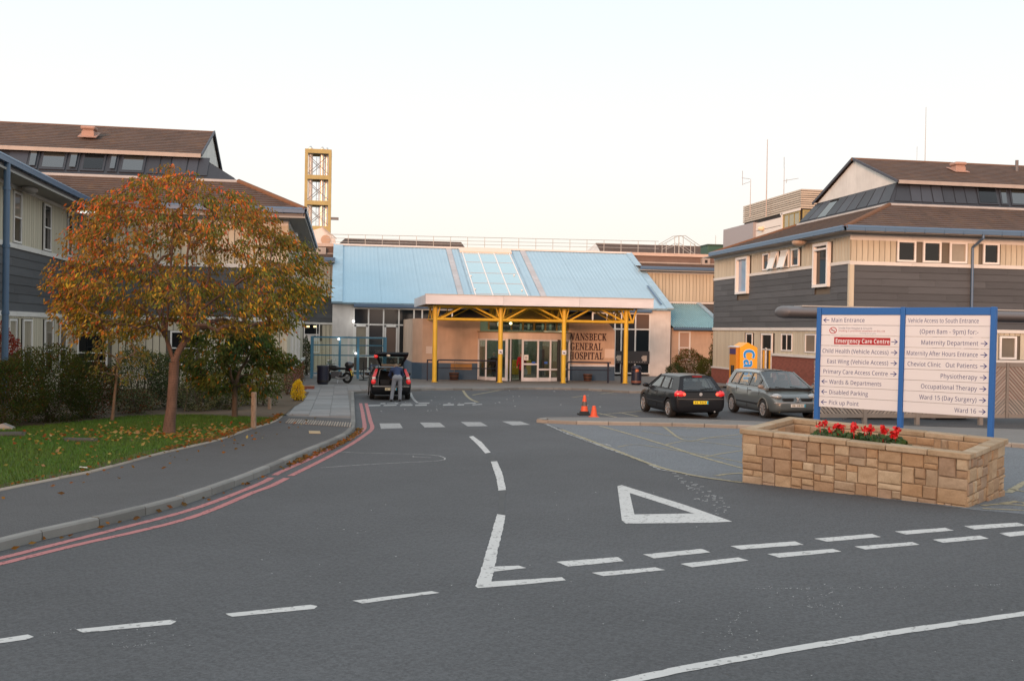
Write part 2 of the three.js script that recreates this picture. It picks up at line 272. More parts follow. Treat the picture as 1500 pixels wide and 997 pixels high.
for (const q of [[[555.5, 620], [585.5, 620], [590, 627], [558, 628]], [[615, 618.8], [644, 619], [652.5, 625.5], [622, 626]], [[675, 618], [704, 618.2], [714.5, 624], [685, 624.5]], [[735, 617], [762, 617], [777, 622], [751, 623]]]) paint('crossing_line', xz(q), M.wornWhite);
// worn legend in front of the estate car: only scraps of its letters are left
for (const q of [[[539, 593], [557, 592.6], [557, 594.4], [539, 595]], [[557, 590.3], [564, 590], [565, 591.7], [557, 591.8]], [[567, 590.6], [579, 590.2], [579, 591.2], [567, 591.6]], [[579, 590], [583, 590], [583, 591.5], [579, 591.6]], [[562, 593], [581, 592.4], [581, 594], [562, 594.6]], [[588, 591], [602, 590.4], [602, 591.4], [588, 592]], [[586, 593], [604, 592], [604, 594], [586, 594.6]], [[613, 590], [629, 589.6], [629, 591], [613, 591.4]], [[608, 592.6], [625, 592], [625, 594], [608, 594.4]], [[649, 592], [665, 591.6], [665, 593.5], [649, 594]], [[656, 590], [660, 590], [660, 591], [656, 591]], [[670, 592], [680, 591.5], [680, 593.4], [670, 593.8]], [[680, 590], [697, 589.5], [697, 590.8], [680, 591.4]], [[692, 592], [706, 591.5], [706, 592.6], [692, 593.5]]]) paint('worn_lettering', xz(q), M.wornWhite, 0.004, 0.02);
stripe('bay_line', smooth(xz([[601, 575], [603.5, 581], [608, 587], [612, 590]]), 0.3), 0.11, M.wornWhite);
stripe('bay_line', smooth(xz([[678, 571.5], [684, 580], [692, 586], [700, 589]]), 0.3), 0.12, M.yellowLine); stripe('bay_line', smooth(xz([[692, 578.5], [715, 574.5], [743, 569.5]]), 0.3), 0.12, M.yellowLine);
for (const [a, b] of [[[848, 566], [880, 573]], [[875, 575], [905, 577]], [[880, 577], [940, 569]], [[838, 582], [860, 579]], [[876, 605], [903, 611]], [[908, 604], [935, 610]], [[880, 607], [940, 602]]]) stripe('bay_line', smooth(xz([a, b]), 0.3), 0.09, M.yellowLine);
// thin scratched outline of an old marking
for (const l of [[[497, 662], [560, 664], [610, 665], [640, 667], [650, 670], [648, 674], [600, 677], [540, 680], [470, 685]], [[605, 669], [631, 670]], [[605, 668], [606, 669.4]]]) stripe('scratched_line', smooth(xz(l), 0.25), 0.035, M.wornWhite, 0.003, 0.012);

// double red lines along the kerb
const redIn = xz([[-30, 824.5], [0, 817.6], [84, 796.6], [180, 772.7], [281, 746], [393, 702.5], [405, 694], [456, 671], [500, 649], [527, 634], [533, 628], [532, 611], [528, 590.5]]);
const redOut = xz([[-30, 833], [0, 826], [112, 798], [200, 778.5], [281, 757.5], [380, 717.5], [393, 713.5], [420, 700], [425, 697], [481, 669], [515, 650], [532, 638.6], [544.5, 628], [542, 615], [536, 590.5]]);
const wear = (p, a, b) => p.slice(a, b);
stripe('red_line', smooth(wear(redIn, 0, 6).concat(xz([[397, 699.5]])), 0.4), 0.115, M.redLine); stripe('red_line', smooth(xz([[402, 696]]).concat(wear(redIn, 6, 13)), 0.3), 0.115, M.redLine);
stripe('red_line', smooth(wear(redOut, 0, 8), 0.4), 0.115, M.redLine); stripe('red_line', smooth(wear(redOut, 8, 15), 0.3), 0.115, M.redLine);
// older, paler asphalt of the hatched bay
const bay = xz([[800, 620], [822, 628], [836, 634], [858, 641], [884, 652], [915, 665], [935, 673], [958, 681], [985, 690], [1020, 698], [1060, 703], [1090, 705]]).concat([[9.3, -13.6], [13, -11], [22, -14], [26, -22], [22, -24.2], [17, -24.5]], xz([[1200, 634], [1100, 627.5], [960, 624]]));
{
  const g = flatGeo(bay, 0.003, 0.03); structure(put('bay_surface', patchy(g, 0.0), M.bayAsphalt), 'pale grey older asphalt of the hatched yellow bay beside the planter');
}
for (const [l, w] of [[[[822, 629], [900, 659], [975, 687], [1030, 699], [1088, 707]], 0.10], [[[879, 624], [905, 631], [975, 652], [1030, 670], [1088, 686]], 0.09], [[[972, 625], [1010, 646], [1040, 641], [1088, 636]], 0.07], [[[972, 652], [1010, 646], [1060, 651], [1088, 655]], 0.06], [[[1030, 670], [1060, 664], [1088, 660]], 0.06], [[[905, 655], [930, 651], [985, 659], [1040, 668], [1090, 678]], 0.05], [[[1048, 697], [1070, 694], [1090, 693]], 0.10], [[[975, 626], [1000, 628], [1025, 626]], 0.07], [[[940, 631], [1000, 640], [1090, 642]], 0.05]]) stripe('hatch_line', smooth(xz(l), 0.4), w, M.yellowLine, 0.008, 0.02);
for (const [l, w] of [[[[1478, 722], [1500, 708], [1540, 690]], 0.12], [[[1478, 716], [1540, 728]], 0.08], [[[1440, 741], [1480, 738], [1530, 746]], 0.1], [[[1440, 745], [1500, 748], [1560, 752]], 0.08], [[[1470, 738], [1500, 734], [1510, 744]], 0.14]]) stripe('hatch_line', smooth(xz(l), 0.4), w, M.yellowLine, 0.008, 0.02);
// ragged pale edge where the two surfaces meet, and scuffs
for (const l of [[[800, 621], [836, 637], [858, 645], [884, 655], [930, 671], [960, 682]], [[850, 640], [868, 649], [884, 650], [896, 654]], [[945, 676], [972, 689], [995, 691]]]) stripe('scratched_line', smooth(xz(l), 0.25), 0.07, M.wornWhite, 0.007, 0.045);
for (let i = 0; i < 60; i++) { const t = rnd(), x = lerp(998, 1060, t) + rr(-16, 16), y = lerp(694, 752, t) + rr(-4, 4), s = rr(1.5, 6); paint('paint_scrap', xz([[x, y], [x + s, y - rr(0, 0.8)], [x + s * rr(0.6, 1.3), y + rr(0.6, 1.8)], [x - rr(0, 1), y + 1]]), M.fadedWhite, 0.004, 0.006); }
for (let i = 0; i < 170; i++) {        // loose chips of paint and grit on the road
  const c = [[1180, 880, 60, 26], [1070, 925, 50, 30], [220, 935, 60, 14], [760, 800, 300, 90], [1100, 930, 400, 60], [300, 820, 280, 90], [640, 590, 90, 12], [800, 580, 80, 16]][Math.floor(rnd() * 8)];
  const x = c[0] + rr(-1, 1) * c[2], y = c[1] + rr(-1, 1) * c[3], s = rr(0.8, 3.5); paint('paint_scrap', xz([[x, y], [x + s, y - rr(0, 0.7)], [x + s * rr(0.5, 1.2), y + rr(0.4, 1.2)]]), M.wornWhite, 0.004, 0.004);
}
for (const [l, n] of [[[[1100, 862], [1200, 862], [1330, 860], [1500, 855]], 60], [[[1181, 862], [1184, 872], [1183, 888], [1190, 890]], 22], [[[1190, 884], [1220, 891]], 9], [[[1210, 872], [1222, 863]], 8], [[[1084, 896], [1074, 915], [1064, 930]], 16], [[[110, 921], [60, 930]], 14], [[[180, 948], [226, 942]], 16]]) for (let i = 0; i < n; i++) { const f = rnd() * (l.length - 1), k = Math.floor(f), x = lerp(l[k][0], l[k + 1][0], f - k) + rr(-1.5, 1.5), y = lerp(l[k][1], l[k + 1][1], f - k) + rr(-0.8, 0.8), s = rr(0.7, 3); paint('paint_scrap', xz([[x, y], [x + s, y - rr(0, 0.5)], [x + s * rr(0.5, 1.2), y + rr(0.3, 0.9)]]), M.wornWhite, 0.004, 0.004); }

// ---- footpath on the left: kerb stones, asphalt, edging, lawn, planting bed
const UP = 0.12;
const kerbLine = smooth(xz([[-120, 842], [0, 806], [35, 797], [115, 779], [180, 763], [270, 739], [330, 718], [400, 690], [440, 672], [485, 653], [508, 642], [517, 634], [520, 627], [519.5, 605], [518.5, 577]]), 0.92);
function kerbStones(name, parent, line, mats, w = 0.13, h = UP, side = -1) {
  const nrm = line.map((p, i) => { const a = line[Math.max(0, i - 1)], b = line[Math.min(line.length - 1, i + 1)], l = Math.hypot(b[0] - a[0], b[1] - a[1]) || 1; return [side * -(b[1] - a[1]) / l, side * (b[0] - a[0]) / l]; });
  for (let i = 0; i < line.length - 1; i++) {
    const t0 = 0.008, mk = (k, e, d, o) => { const q = k ? i + 1 : i, r = k ? i : i + 1, f = e; const x = lerp(line[q][0], line[r][0], f) + nrm[q][0] * d, z = lerp(line[q][1], line[r][1], f) + nrm[q][1] * d; return V(x, gy(x, z, o), z); };
    const b = new MB(), c = 0.022, dy = rr(-0.004, 0.004), sec = [[0, -0.05], [0.002, h - c + dy], [c, h + dy], [w, h + dy], [w, -0.05]];
    const A = sec.map(([d, o]) => mk(0, t0, d, o)), B = sec.map(([d, o]) => mk(1, t0, d, o));
    for (let k = 0; k < 4; k++) b.quad(A[k], B[k], B[k + 1], A[k + 1]);
    b.quad(A[0], A[1], A[2], A[4]); b.tri(A[2], A[3], A[4]); b.quad(B[4], B[2], B[1], B[0]); b.tri(B[4], B[3], B[2]);
    b.build(name, mats[Math.floor(rnd() * mats.length)], parent);
  }
}
const off = (line, d) => line.map((p, i) => { const a = line[Math.max(0, i - 1)], b = line[Math.min(line.length - 1, i + 1)], l = Math.hypot(b[0] - a[0], b[1] - a[1]) || 1; return [p[0] + d * (b[1] - a[1]) / l, p[1] - d * (b[0] - a[0]) / l]; });
const edgeIn = smooth(xzo([[-150, 748], [0, 719], [67, 705], [126, 694], [180, 680], [240, 664], [320, 645], [368, 628.5], [400, 619], [416, 608]], UP), 0.8);
const pathKerbIn = off(kerbLine, 0.128), KZ = gp(515, 612.5, UP).z;
const footpath = structure(put('footpath', patchy(flatGeo([...pathKerbIn.filter(p => p[1] > KZ), ...xzo([[515, 612.5], [424, 609]], UP), ...edgeIn.slice().reverse()], UP - 0.004), 0.10), M.pathAsphalt), 'grey asphalt footpath curving round the lawn to the entrance');
reseed(31); kerbStones('kerb_stone', footpath, kerbLine, M.kerb);
kerbStones('edging_stone', footpath, edgeIn, M.kerbBuff, 0.05, UP + 0.03, -1);
// ribbed paving at the end of the asphalt, and a cover plate
{
  const q = xzo([[423, 613.5], [516, 619.5], [514.5, 625.5], [417, 619.5]], UP);
  put('ribbed_paving', flatGeo(q, UP), M.slabBed, footpath);
  for (let i = 0; i < 26; i++) { const t0 = (i + 0.12) / 26, t1 = (i + 0.62) / 26, L = (a, b, t) => [lerp(a[0], b[0], t), lerp(a[1], b[1], t)]; const pts = [L(q[3], q[2], t0), L(q[3], q[2], t1), L(q[0], q[1], t1), L(q[0], q[1], t0)].map(p => V(p[0], gy(p[0], p[1], UP + 0.002), p[1])); new MB().slab(...pts, 0.012).build('rib', M.kerbBuff[i % 3], footpath); }
  const c = xzo([[452, 631], [468.5, 631.5], [469.5, 635], [452.5, 634.5]], UP).map(p => V(p[0], gy(p[0], p[1], UP), p[1])); new MB().slab(c[3], c[2], c[1], c[0], 0.008).build('cover_plate', mat(0.42, 0.31, 0.17, 0.7), footpath).userData.label = 'small buff cover plate in the asphalt footpath';
}
// slab paving towards the entrance and the forecourt
const courtEdge = smooth(xz([[518.5, 577], [530, 576], [545, 575], [575, 574], [604, 573], [640, 571.5], [700, 572], [780, 570.5], [850, 571.5], [930, 576], [985, 573], [1060, 568]]), 0.95);
const courtPoly = [...xzo([[424, 609], [515, 612.5]], UP), ...pathKerbIn.filter(p => p[1] <= KZ), ...off(courtEdge, 0.125), [24, -46], [24, -82], [-4, -82], [-4, -44]];
const court = structure(put('forecourt', patchy(flatGeo(courtPoly, UP - 0.02), 0.1), M.forecourt), 'paved forecourt before the hospital entrance');
reseed(44); kerbStones('kerb_stone', court, courtEdge, M.kerb);
{
  const A = gp(424, 609, UP), B = gp(515, 612.5, UP), E = gp(516, 577, UP), K = pathKerbIn;
  for (let j = 0; j < 30; j++) for (let i = -7; i < 8; i++) {
    const w = 0.62, d = 0.78, x1 = B.x - 0.02 - i * w - (j % 2 ? 0.0 : 0.0), x0 = x1 - w, z1 = B.z - 0.03 - j * d, z0 = z1 - d, zc = (z0 + z1) / 2;
    const edge = zc > E.z ? lerp(B.x, E.x, (zc - B.z) / (E.z - B.z)) - 0.02 : 99; if (x1 > edge + 0.05) continue;
    if (zc < E.z - 0.6 ? (x1 > 6) : false) continue; if (zc < -62) continue;
    const leftEdge = lerp(A.x, gp(456, 570, UP).x, Math.min(1, (zc - A.z) / (gp(456, 570, UP).z - A.z))); if (x0 < leftEdge - 0.4) continue;
    const g = 0.006, up = UP + rr(-0.003, 0.003);
    const P = [[x0 + g, z1 - g], [x1 - g, z1 - g], [x1 - g, z0 + g], [x0 + g, z0 + g]].map(p => V(p[0], gy(p[0], p[1], up - 0.03), p[1]));
    if (zc > -56 && [[x0, z0], [x0, z1], [x1, z0], [x1, z1]].every(q => inside(...q, courtPoly))) new MB().slab(...P, 0.03).build('paving_slab', M.slab[Math.floor(rnd() * 3)], court);
  }
}
// lawn and planting bed
const lawnEdge = off(edgeIn, 0.05);
const bedLine = xzo([[416, 608], [402, 612], [380, 611], [300, 607.5], [250, 607], [190, 609], [120, 617], [60, 623], [0, 626], [-150, 640]], 0.14);
const lawnPoly = [...lawnEdge, ...bedLine];
structure(put('lawn', flatGeo(lawnPoly, 0.135), M.lawn), 'green lawn strewn with fallen leaves');
structure(put('planting_bed', flatGeo([...bedLine.slice().reverse(), ...xzo([[416, 608], [430, 596], [444, 588], [453, 574]], UP), [-2.3, -46], [-2.3, -47.5], [-40, -47.5], [-40, -30]], 0.13), M.soil), 'bare brown earth of the planting bed under the shrubs');
{ // strip of worn earth along the edging
  const a = off(edgeIn, 0.05).slice(0, 18), b = off(edgeIn, 0.05).slice(0, 18).map((p, i) => off(edgeIn, 0.3 + 0.2 * vnoise(i * 0.9, 3, 64))[i]); put('worn_earth', flatGeo([...a, ...b.reverse()], 0.142), M.soil, scene).userData.kind = 'structure';
}
function blades(name, label, poly, n, m, col, h0, h1, o) {
  const g = new THREE.BufferGeometry(); g.setAttribute('position', new THREE.Float32BufferAttribute([-0.5, 0, 0, 0.5, 0, 0, 0.15, 1, 0.35], 3)); g.setAttribute('normal', new THREE.Float32BufferAttribute([0, .6, .8, 0, .6, .8, 0, .6, .8], 3));
  const xs = poly.map(p => p[0]), zs = poly.map(p => p[1]), b = [Math.max(-14, Math.min(...xs)), Math.max(...xs), Math.max(-40, Math.min(...zs)), Math.max(...zs)], L = [], mx = new THREE.Object3D();
  for (let k = 0; k < n * 6 && L.length < n; k++) { const x = rr(b[0], b[1]), z = rr(b[2], b[3]); if (inside(x, z, poly)) L.push([x, z]); }
  const I = shade(new THREE.InstancedMesh(g, m, L.length)); L.forEach(([x, z], i) => { mx.position.set(x, gy(x, z, o), z); mx.rotation.set(rr(-0.4, 0.4), rr(0, 6.3), rr(-0.4, 0.4)); const h = rr(h0, h1); mx.scale.set(h * 0.16, h, h); mx.updateMatrix(); I.setMatrixAt(i, mx.matrix); I.setColorAt(i, col(x, z)); });
  I.name = numbered(name); scene.add(I); I.userData.kind = 'stuff'; I.userData.label = label; return I;
}
reseed(71);
blades('grass', 'short green grass of the lawn', lawnPoly, 90000, mat(1, 1, 1, 0.9), (x, z) => { const k = fbm(x * 0.7 + 40, z * 0.7 + 40, 256, 3); return C(lerp(0.05, 0.10, k) * rr(0.8, 1.2), lerp(0.165, 0.16, k) * rr(0.8, 1.2), lerp(0.013, 0.019, k)); }, 0.035, 0.075, 0.13);
// traffic island strip in front of the parked cars
{
  const back = xzo([[800, 611.5], [860, 611], [960, 612], [1090, 616.5], [1300, 623], [1500, 629]], 0.1), front = xz([[802, 620], [830, 621.5], [900, 622.8], [960, 624], [1090, 628], [1200, 633], [1300, 640], [1400, 648], [1540, 660]]);
  const F = smooth(front, 0.9), Bk = smooth(back, 0.9), nose = smooth([F[0], [F[0][0] - 0.32, F[0][1] - 0.5], [Bk[0][0] - 0.2, Bk[0][1] + 0.3], Bk[0]], 0.5);
  const island = structure(put('traffic_island', patchy(flatGeo([...off(F, 0.12), ...Bk.slice().reverse()], 0.105), 0.1), M.forecourt), 'low paved island strip with a buff kerb in front of the parked cars');
  reseed(55); kerbStones('kerb_stone', island, nose.slice().reverse(), M.kerbBuff, 0.12, 0.11); kerbStones('kerb_stone', island, F, M.kerbBuff, 0.12, 0.11); kerbStones('kerb_stone', island, Bk, M.kerb, 0.1, 0.11, 1);
  new MB().add(flatGeo([...nose, ...nose.slice(0, 1)].slice(0, nose.length), 0.108)).build('island_tip', M.kerb[1], island);
}
// ---------------------------------------------------------------- facades
class Face {          // an upright wall plane: a runs along it, d outwards from it
  constructor(plane, c, s) { Object.assign(this, { plane, c, s }); }
  px(x, y, d = 0) { const p = this.plane === 'z' ? onZ(x, y, this.c + this.s * d) : onX(x, y, this.c + this.s * d); return [this.plane === 'z' ? p.x : p.z, p.y]; }
  lim(a0, a1, y0, y1, d0, d1) { const q = [this.c + this.s * d0, this.c + this.s * d1].sort((a, b) => a - b), w = [Math.min(a0, a1), Math.max(a0, a1)]; return this.plane === 'z' ? [w[0], w[1], y0, y1, q[0], q[1]] : [q[0], q[1], y0, y1, w[0], w[1]]; }
  piece(name, m, parent, ...r) { return piece(name, m, parent, ...this.lim(...r)); }
  box(b, ...r) { return b.box(...this.lim(...r)); }
  at(a, y, d) { return this.plane === 'z' ? V(a, y, this.c + this.s * d) : V(this.c + this.s * d, y, a); }
}
const pick3 = (arr, i) => arr[(i * 7 + Math.floor(i / 3)) % arr.length];
function spans(y0, y1, holes) { let s = [[y0, y1]]; for (const [h0, h1] of holes) s = s.flatMap(([a, b]) => h1 <= a || h0 >= b ? [[a, b]] : [[a, h0], [h1, b]].filter(([p, q]) => q - p > 0.03)); return s; }
function cladding(F, parent, a0, a1, y0, y1, pitch, holes = [], mats = M.board, skip = null) {      // upright boards with open joints
  const n = Math.round(Math.abs(a1 - a0) / pitch), w = (a1 - a0) / n;
  for (let i = 0; i < n; i++) {
    const p = a0 + i * w, q = p + w, lo = Math.min(p, q) + 0.014, hi = Math.max(p, q) - 0.014;
    for (const [s0, s1] of spans(y0, y1, holes.filter(h => h[0] < hi && h[1] > lo).map(h => [h[2], h[3]]))) F.piece('board', pick3(mats, i), parent, lo, hi, s0, s1, 0, 0.028);
  }
}
function planks(F, parent, a0, a1, y0, y1, rows, holes = [], mats = M.slate) {       // lapped slate boards
  const h = (y1 - y0) / rows, lo = Math.min(a0, a1), hi = Math.max(a0, a1);
  for (let r = 0; r < rows; r++) {
    const b = y0 + r * h, t = b + h - 0.010; let x = lo - rr(0, 2.5), k = 0;
    while (x < hi) { const L = rr(2.4, 3.6), p = Math.max(lo, x + 0.004), q = Math.min(hi, x + L); x += L; if (q - p < 0.05) continue;
      for (const [s0, s1] of spans(p, q, holes.filter(v => v[2] < t && v[3] > b).map(v => [v[0], v[1]]))) { const m = F.piece('slate_plank', mats[Math.floor(rnd() * 3)], parent, s0, s1, b, t, 0.012, 0.030); if (F.plane === 'z') m.rotation.x = -F.s * 0.05; else m.rotation.z = F.s * 0.05; k++; } }
  }
}
const hole = w => [w[0] - 0.02, w[1] + 0.02, w[2] - 0.02, w[3] + 0.02];
function windowAt(F, parent, w, o = {}) {      // w = [a0, a1, y0, y1] of the whole frame
  const [a0, a1, y0, y1] = w, f = o.f ?? 0.07, d = o.d ?? 0.06, b = new MB(), base = o.back ?? 0.004;
  F.box(b, a0, a0 + f, y0, y1, base, d); F.box(b, a1 - f, a1, y0, y1, base, d); F.box(b, a0 + f, a1 - f, y1 - f, y1, base, d); F.box(b, a0 + f, a1 - f, y0, y0 + f, base, d);
  for (const t of o.trans || []) F.box(b, a0 + f, a1 - f, lerp(y0, y1, t) - f * 0.35, lerp(y0, y1, t) + f * 0.35, base, d - 0.005);
  for (const t of o.mull || []) F.box(b, lerp(a0, a1, t) - f * 0.35, lerp(a0, a1, t) + f * 0.35, y0 + f, y1 - f, base, d - 0.003);
  if (o.sill) F.box(b, a0 - 0.03, a1 + 0.03, y0 - 0.05, y0, base, d + 0.05);
  const win = b.build('window', o.frame || M.upvc, parent), ts = [0, ...(o.trans || []), 1], ms = [0, ...(o.mull || []), 1]; let k = 0;
  for (let i = 0; i < ts.length - 1; i++) for (let j = 0; j < ms.length - 1; j++) {
    const e = f * 0.35, p0 = j ? lerp(a0, a1, ms[j]) + e : a0 + f, p1 = j < ms.length - 2 ? lerp(a0, a1, ms[j + 1]) - e : a1 - f, q0 = i ? lerp(y0, y1, ts[i]) + e : y0 + f, q1 = i < ts.length - 2 ? lerp(y0, y1, ts[i + 1]) - e : y1 - f;
    const mm = Array.isArray(o.pane) ? o.pane[k % o.pane.length] : o.pane || M.glass; k++;
    F.piece('pane', mm, win, p0, p1, q0, q1, base + 0.002, base + 0.022);
  }
  return win;
}
const rectPx = (F, x0, y0, x1, y1, d = 0) => { const p = F.px(x0, y0, d), q = F.px(x1, y1, d); return [Math.min(p[0], q[0]), Math.max(p[0], q[0]), Math.min(p[1], q[1]), Math.max(p[1], q[1])]; };
const band = (F, parent, a0, a1, y, h = 0.17, d = 0.07, m = M.trim, name = 'band') => { const lo = Math.min(a0, a1), hi = Math.max(a0, a1), n = Math.max(1, Math.round((hi - lo) / 3)); for (let i = 0; i < n; i++) F.piece(name, m, parent, lerp(lo, hi, i / n), lerp(lo, hi, (i + 1) / n) - 0.004, y - h / 2, y + h / 2, 0, d); };
function tiled(b, e0, e1, t0, t1, n, step = 0.035) {        // courses of tiles on a slope from the eave e0-e1 to the top t0-t1
  const N = e1.clone().sub(e0).cross(t0.clone().sub(e0)).normalize(); if (N.y < 0) N.negate();
  for (let i = 0; i < n; i++) {
    const f0 = i / n, f1 = (i + 1) / n, A = e0.clone().lerp(t0, f0), B = e1.clone().lerp(t1, f0), Cc = e1.clone().lerp(t1, f1), D = e0.clone().lerp(t0, f1), A1 = A.clone().addScaledVector(N, step), B1 = B.clone().addScaledVector(N, step);
    const C0 = Cc.clone().addScaledVector(N, 0.004), D0 = D.clone().addScaledVector(N, 0.004);
    if (e1.clone().sub(e0).cross(t0.clone().sub(e0)).y > 0) b.quad(A1, B1, C0, D0).quad(A, B, B1, A1); else b.quad(D0, C0, B1, A1).quad(A1, B1, B, A);
  }
  return b;
}
function ridge(name, parent, a, b, m = M.roofRidge, r = 0.13) {     // half round ridge tiles laid end to end
  const L = a.distanceTo(b), n = Math.min(60, Math.round(L / 0.45)), g = new MB(); a = a.clone().add(V(0, -0.05, 0)); b = b.clone().add(V(0, -0.05, 0)); for (let i = 0; i < n; i++) g.tube(a.clone().lerp(b, i / n), a.clone().lerp(b, (i + 0.99) / n), r * 1.015, r, 8); g.build(name, m, parent);
}
const Y = { low: 2.66, band: 5.02, wall: 7.1, gut: 7.42, lant0: 9.0, lant1: 10.35, ridge: 12.3 };
function gutter(parent, a, b, m = M.gutter, r = 0.085) { const g = new MB(); g.bar(a, b, 0.15, 0.17); g.tube(a.clone().add(V(0, 0.08, 0)), b.clone().add(V(0, 0.08, 0)), r, r, 8); const n = Math.round(a.distanceTo(b) / 1); for (let i = 0; i <= n; i++) { const p = a.clone().lerp(b, i / n); g.box(p.x - 0.02, p.x + 0.02, p.y - 0.1, p.y + 0.07, p.z - 0.1, p.z + 0.1); } g.build('gutter', m, parent); }
const cowlAt = (parent, p) => { const b = new MB(); b.rbox(p.x - 0.29, p.x + 0.29, p.y - 0.3, p.y + 0.0, p.z - 0.29, p.z + 0.29, 0.04); b.rbox(p.x - 0.25, p.x + 0.25, p.y + 0.0, p.y + 0.07, p.z - 0.25, p.z + 0.25, 0.02); b.rbox(p.x - 0.34, p.x + 0.34, p.y + 0.07, p.y + 0.25, p.z - 0.34, p.z + 0.34, 0.09, 3); b.slab(V(p.x - 0.42, p.y - 0.34, p.z + 0.45), V(p.x + 0.42, p.y - 0.34, p.z + 0.45), V(p.x + 0.42, p.y + 0.03, p.z - 0.45), V(p.x - 0.42, p.y + 0.03, p.z - 0.45), 0.03); b.build('roof_cowl', mat(0.42, 0.27, 0.22, 0.8, { map: T.grain }), parent); };

// ================================================================ building on the left
reseed(101);
{
  const B = building('hospital_ward_building', 'ward building on the left with slate cladding behind the autumn tree', 'building', V(-12, gy(0, -47), -47));
  const XW = -11.3, ZF = -46.7, XR = -2.45, ZB = -66, W = new Face('x', XW, 1), Fr = new Face('z', ZF, 1), R = new Face('x', XR, 1);
  { const b = new MB(); b.box(-24, XW - 0.05, -1.4, Y.wall, -22, ZF - 0.05); b.box(-30, XR - 0.05, -1.4, Y.wall, ZB, ZF - 0.05); b.build('wall', M.boardBack, B); }
  // wing along the view
  const wz0 = -24, wz1 = ZF;
  const wU = [[18, 280, 29, 359], [63, 297, 72.5, 371], [98, 312, 104.5, 376]].map(q => { const r = rectPx(W, q[0], q[1], q[2], q[3]); r[2] = 5.14; r[3] = 6.92; return r; });
  wU.push([-35.4, -34.5, 5.14, 6.92], [-31.6, -30.7, 5.14, 6.92]);
  const wL = [[11, 467, 22, 510], [32, 467, 44.5, 520], [64, 468, 75.5, 530], [86, 468, 95.5, 530]].map(q => { const r = rectPx(W, ...q); r[2] = 0.45; r[3] = 2.48; return r; });
  cladding(W, B, wz0, wz1, 5.1, Y.wall - 0.1, 0.27, wU.map(hole)); planks(W, B, wz0, wz1, Y.low + 0.08, Y.band - 0.08, 7); cladding(W, B, wz0, wz1, -0.6, Y.low - 0.08, 0.27, wL.map(hole));
  band(W, B, wz0, wz1, Y.band); band(W, B, wz0, wz1, Y.low); band(W, B, wz0, wz1, Y.wall - 0.03, 0.14, 0.06, M.trim, 'eave_board');
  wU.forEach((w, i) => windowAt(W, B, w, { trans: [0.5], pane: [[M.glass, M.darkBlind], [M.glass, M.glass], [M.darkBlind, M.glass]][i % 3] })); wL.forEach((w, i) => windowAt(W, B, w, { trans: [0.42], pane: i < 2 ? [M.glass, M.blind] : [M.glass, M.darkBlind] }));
  // front
  const fU = [rectPx(Fr, 127, 308, 158, 377)], fL = [rectPx(Fr, 113, 486, 157, 534), [-7.4, -6.3, 0.6, 2.1], [-5, -4, 0.6, 2.1]]; fL[0][3] = 2.0; fL[0][2] = 0.2; fU[0][2] = 5.22; fU[0][3] = 6.95;
  cladding(Fr, B, XW + 0.03, XR, 5.1, Y.wall - 0.24, 0.285, fU.map(hole)); planks(Fr, B, XW + 0.03, XR, Y.low + 0.08, Y.band - 0.08, 7); cladding(Fr, B, XW + 0.03, XR, -0.5, Y.low - 0.08, 0.285, fL.map(hole));
  band(Fr, B, XW + 0.07, XR + 0.06, Y.band); band(Fr, B, XW + 0.07, XR + 0.06, Y.low); band(Fr, B, XW + 0.07, XR + 0.04, Y.wall - 0.12, 0.26, 0.045, M.trim, 'eave_board');
  fU.forEach(w => windowAt(Fr, B, w, { trans: [0.42], pane: [mat(0.42, 0.27, 0.17, 0.5), M.glass] })); fL.forEach(w => windowAt(Fr, B, w, { trans: [0.3, 0.5], pane: M.glass }));
  // receding right side
  const rU = [[-50.6, -49.4, 4.3, 6.8], [-54.4, -53.3, 5.1, 6.8], [-58.3, -57.2, 5.1, 6.8]], rL = [[-51.5, -50.6, 0.5, 2.4], [-55.6, -54.7, 0.5, 2.4], [-59.4, -58.5, 0.5, 2.4]];
  cladding(R, B, ZF - 0.02, ZB, 5.1, Y.wall - 0.1, 0.285, rU.map(hole)); planks(R, B, ZF - 0.02, ZB, Y.low + 0.08, Y.band - 0.08, 7, rU.map(hole)); cladding(R, B, ZF - 0.02, ZB, 0.45, Y.low - 0.08, 0.285, rL.map(hole));
  band(R, B, ZF - 0.06, ZB, Y.band); band(R, B, ZF - 0.06, ZB, Y.low); band(R, B, ZF - 0.06, ZB, Y.wall - 0.1, 0.2, 0.06, M.trim, 'eave_board');
  rU.forEach((w, i) => windowAt(R, B, w, { f: 0.12, d: 0.3, trans: [0.5], pane: [mat(0.36, 0.25, 0.17, 0.3, { phys: true, clearcoat: 1 }), M.paintedSkyBlue] })); rL.forEach(w => windowAt(R, B, w, { d: 0.12, trans: [0.4], pane: M.blind }));  // upper panes: pinkish and blue sky reflections painted into their colours
  { const b = new MB(); b.box(XR - 0.04, XR + 0.09, -1.4, 0.34, ZB, ZF + 0.09); b.box(-11, XR - 0.04, -1.4, -0.45, ZF - 0.05, ZF + 0.09); b.build('brick_base', M.brick, B); R.piece('base_sill', M.trim, B, ZF + 0.12, ZB, 0.34, 0.45, 0, 0.2); }
  for (const [F, a, y0, y1] of [[Fr, XR, -0.5, Y.wall - 0.24], [R, ZF, 0.45, Y.wall - 0.2]]) F.piece('corner_trim', M.board[2], B, a - 0.09, a + 0.03, y0, y1, 0.028, 0.052);
  // eaves
  const ze = ZF + 0.95, xe = XR + 0.8, xw = XW + 0.9;
  { const b = new MB(); b.box(xw, xe, Y.wall + 0.02, Y.wall + 0.09, ZF - 0.03, ze); b.box(XR - 0.03, xe, Y.wall + 0.02, Y.wall + 0.09, ZB, ZF - 0.03); b.box(XW - 0.03, xw, Y.wall + 0.02, Y.wall + 0.09, ze, wz0); b.build('soffit', M.soffit, B); }
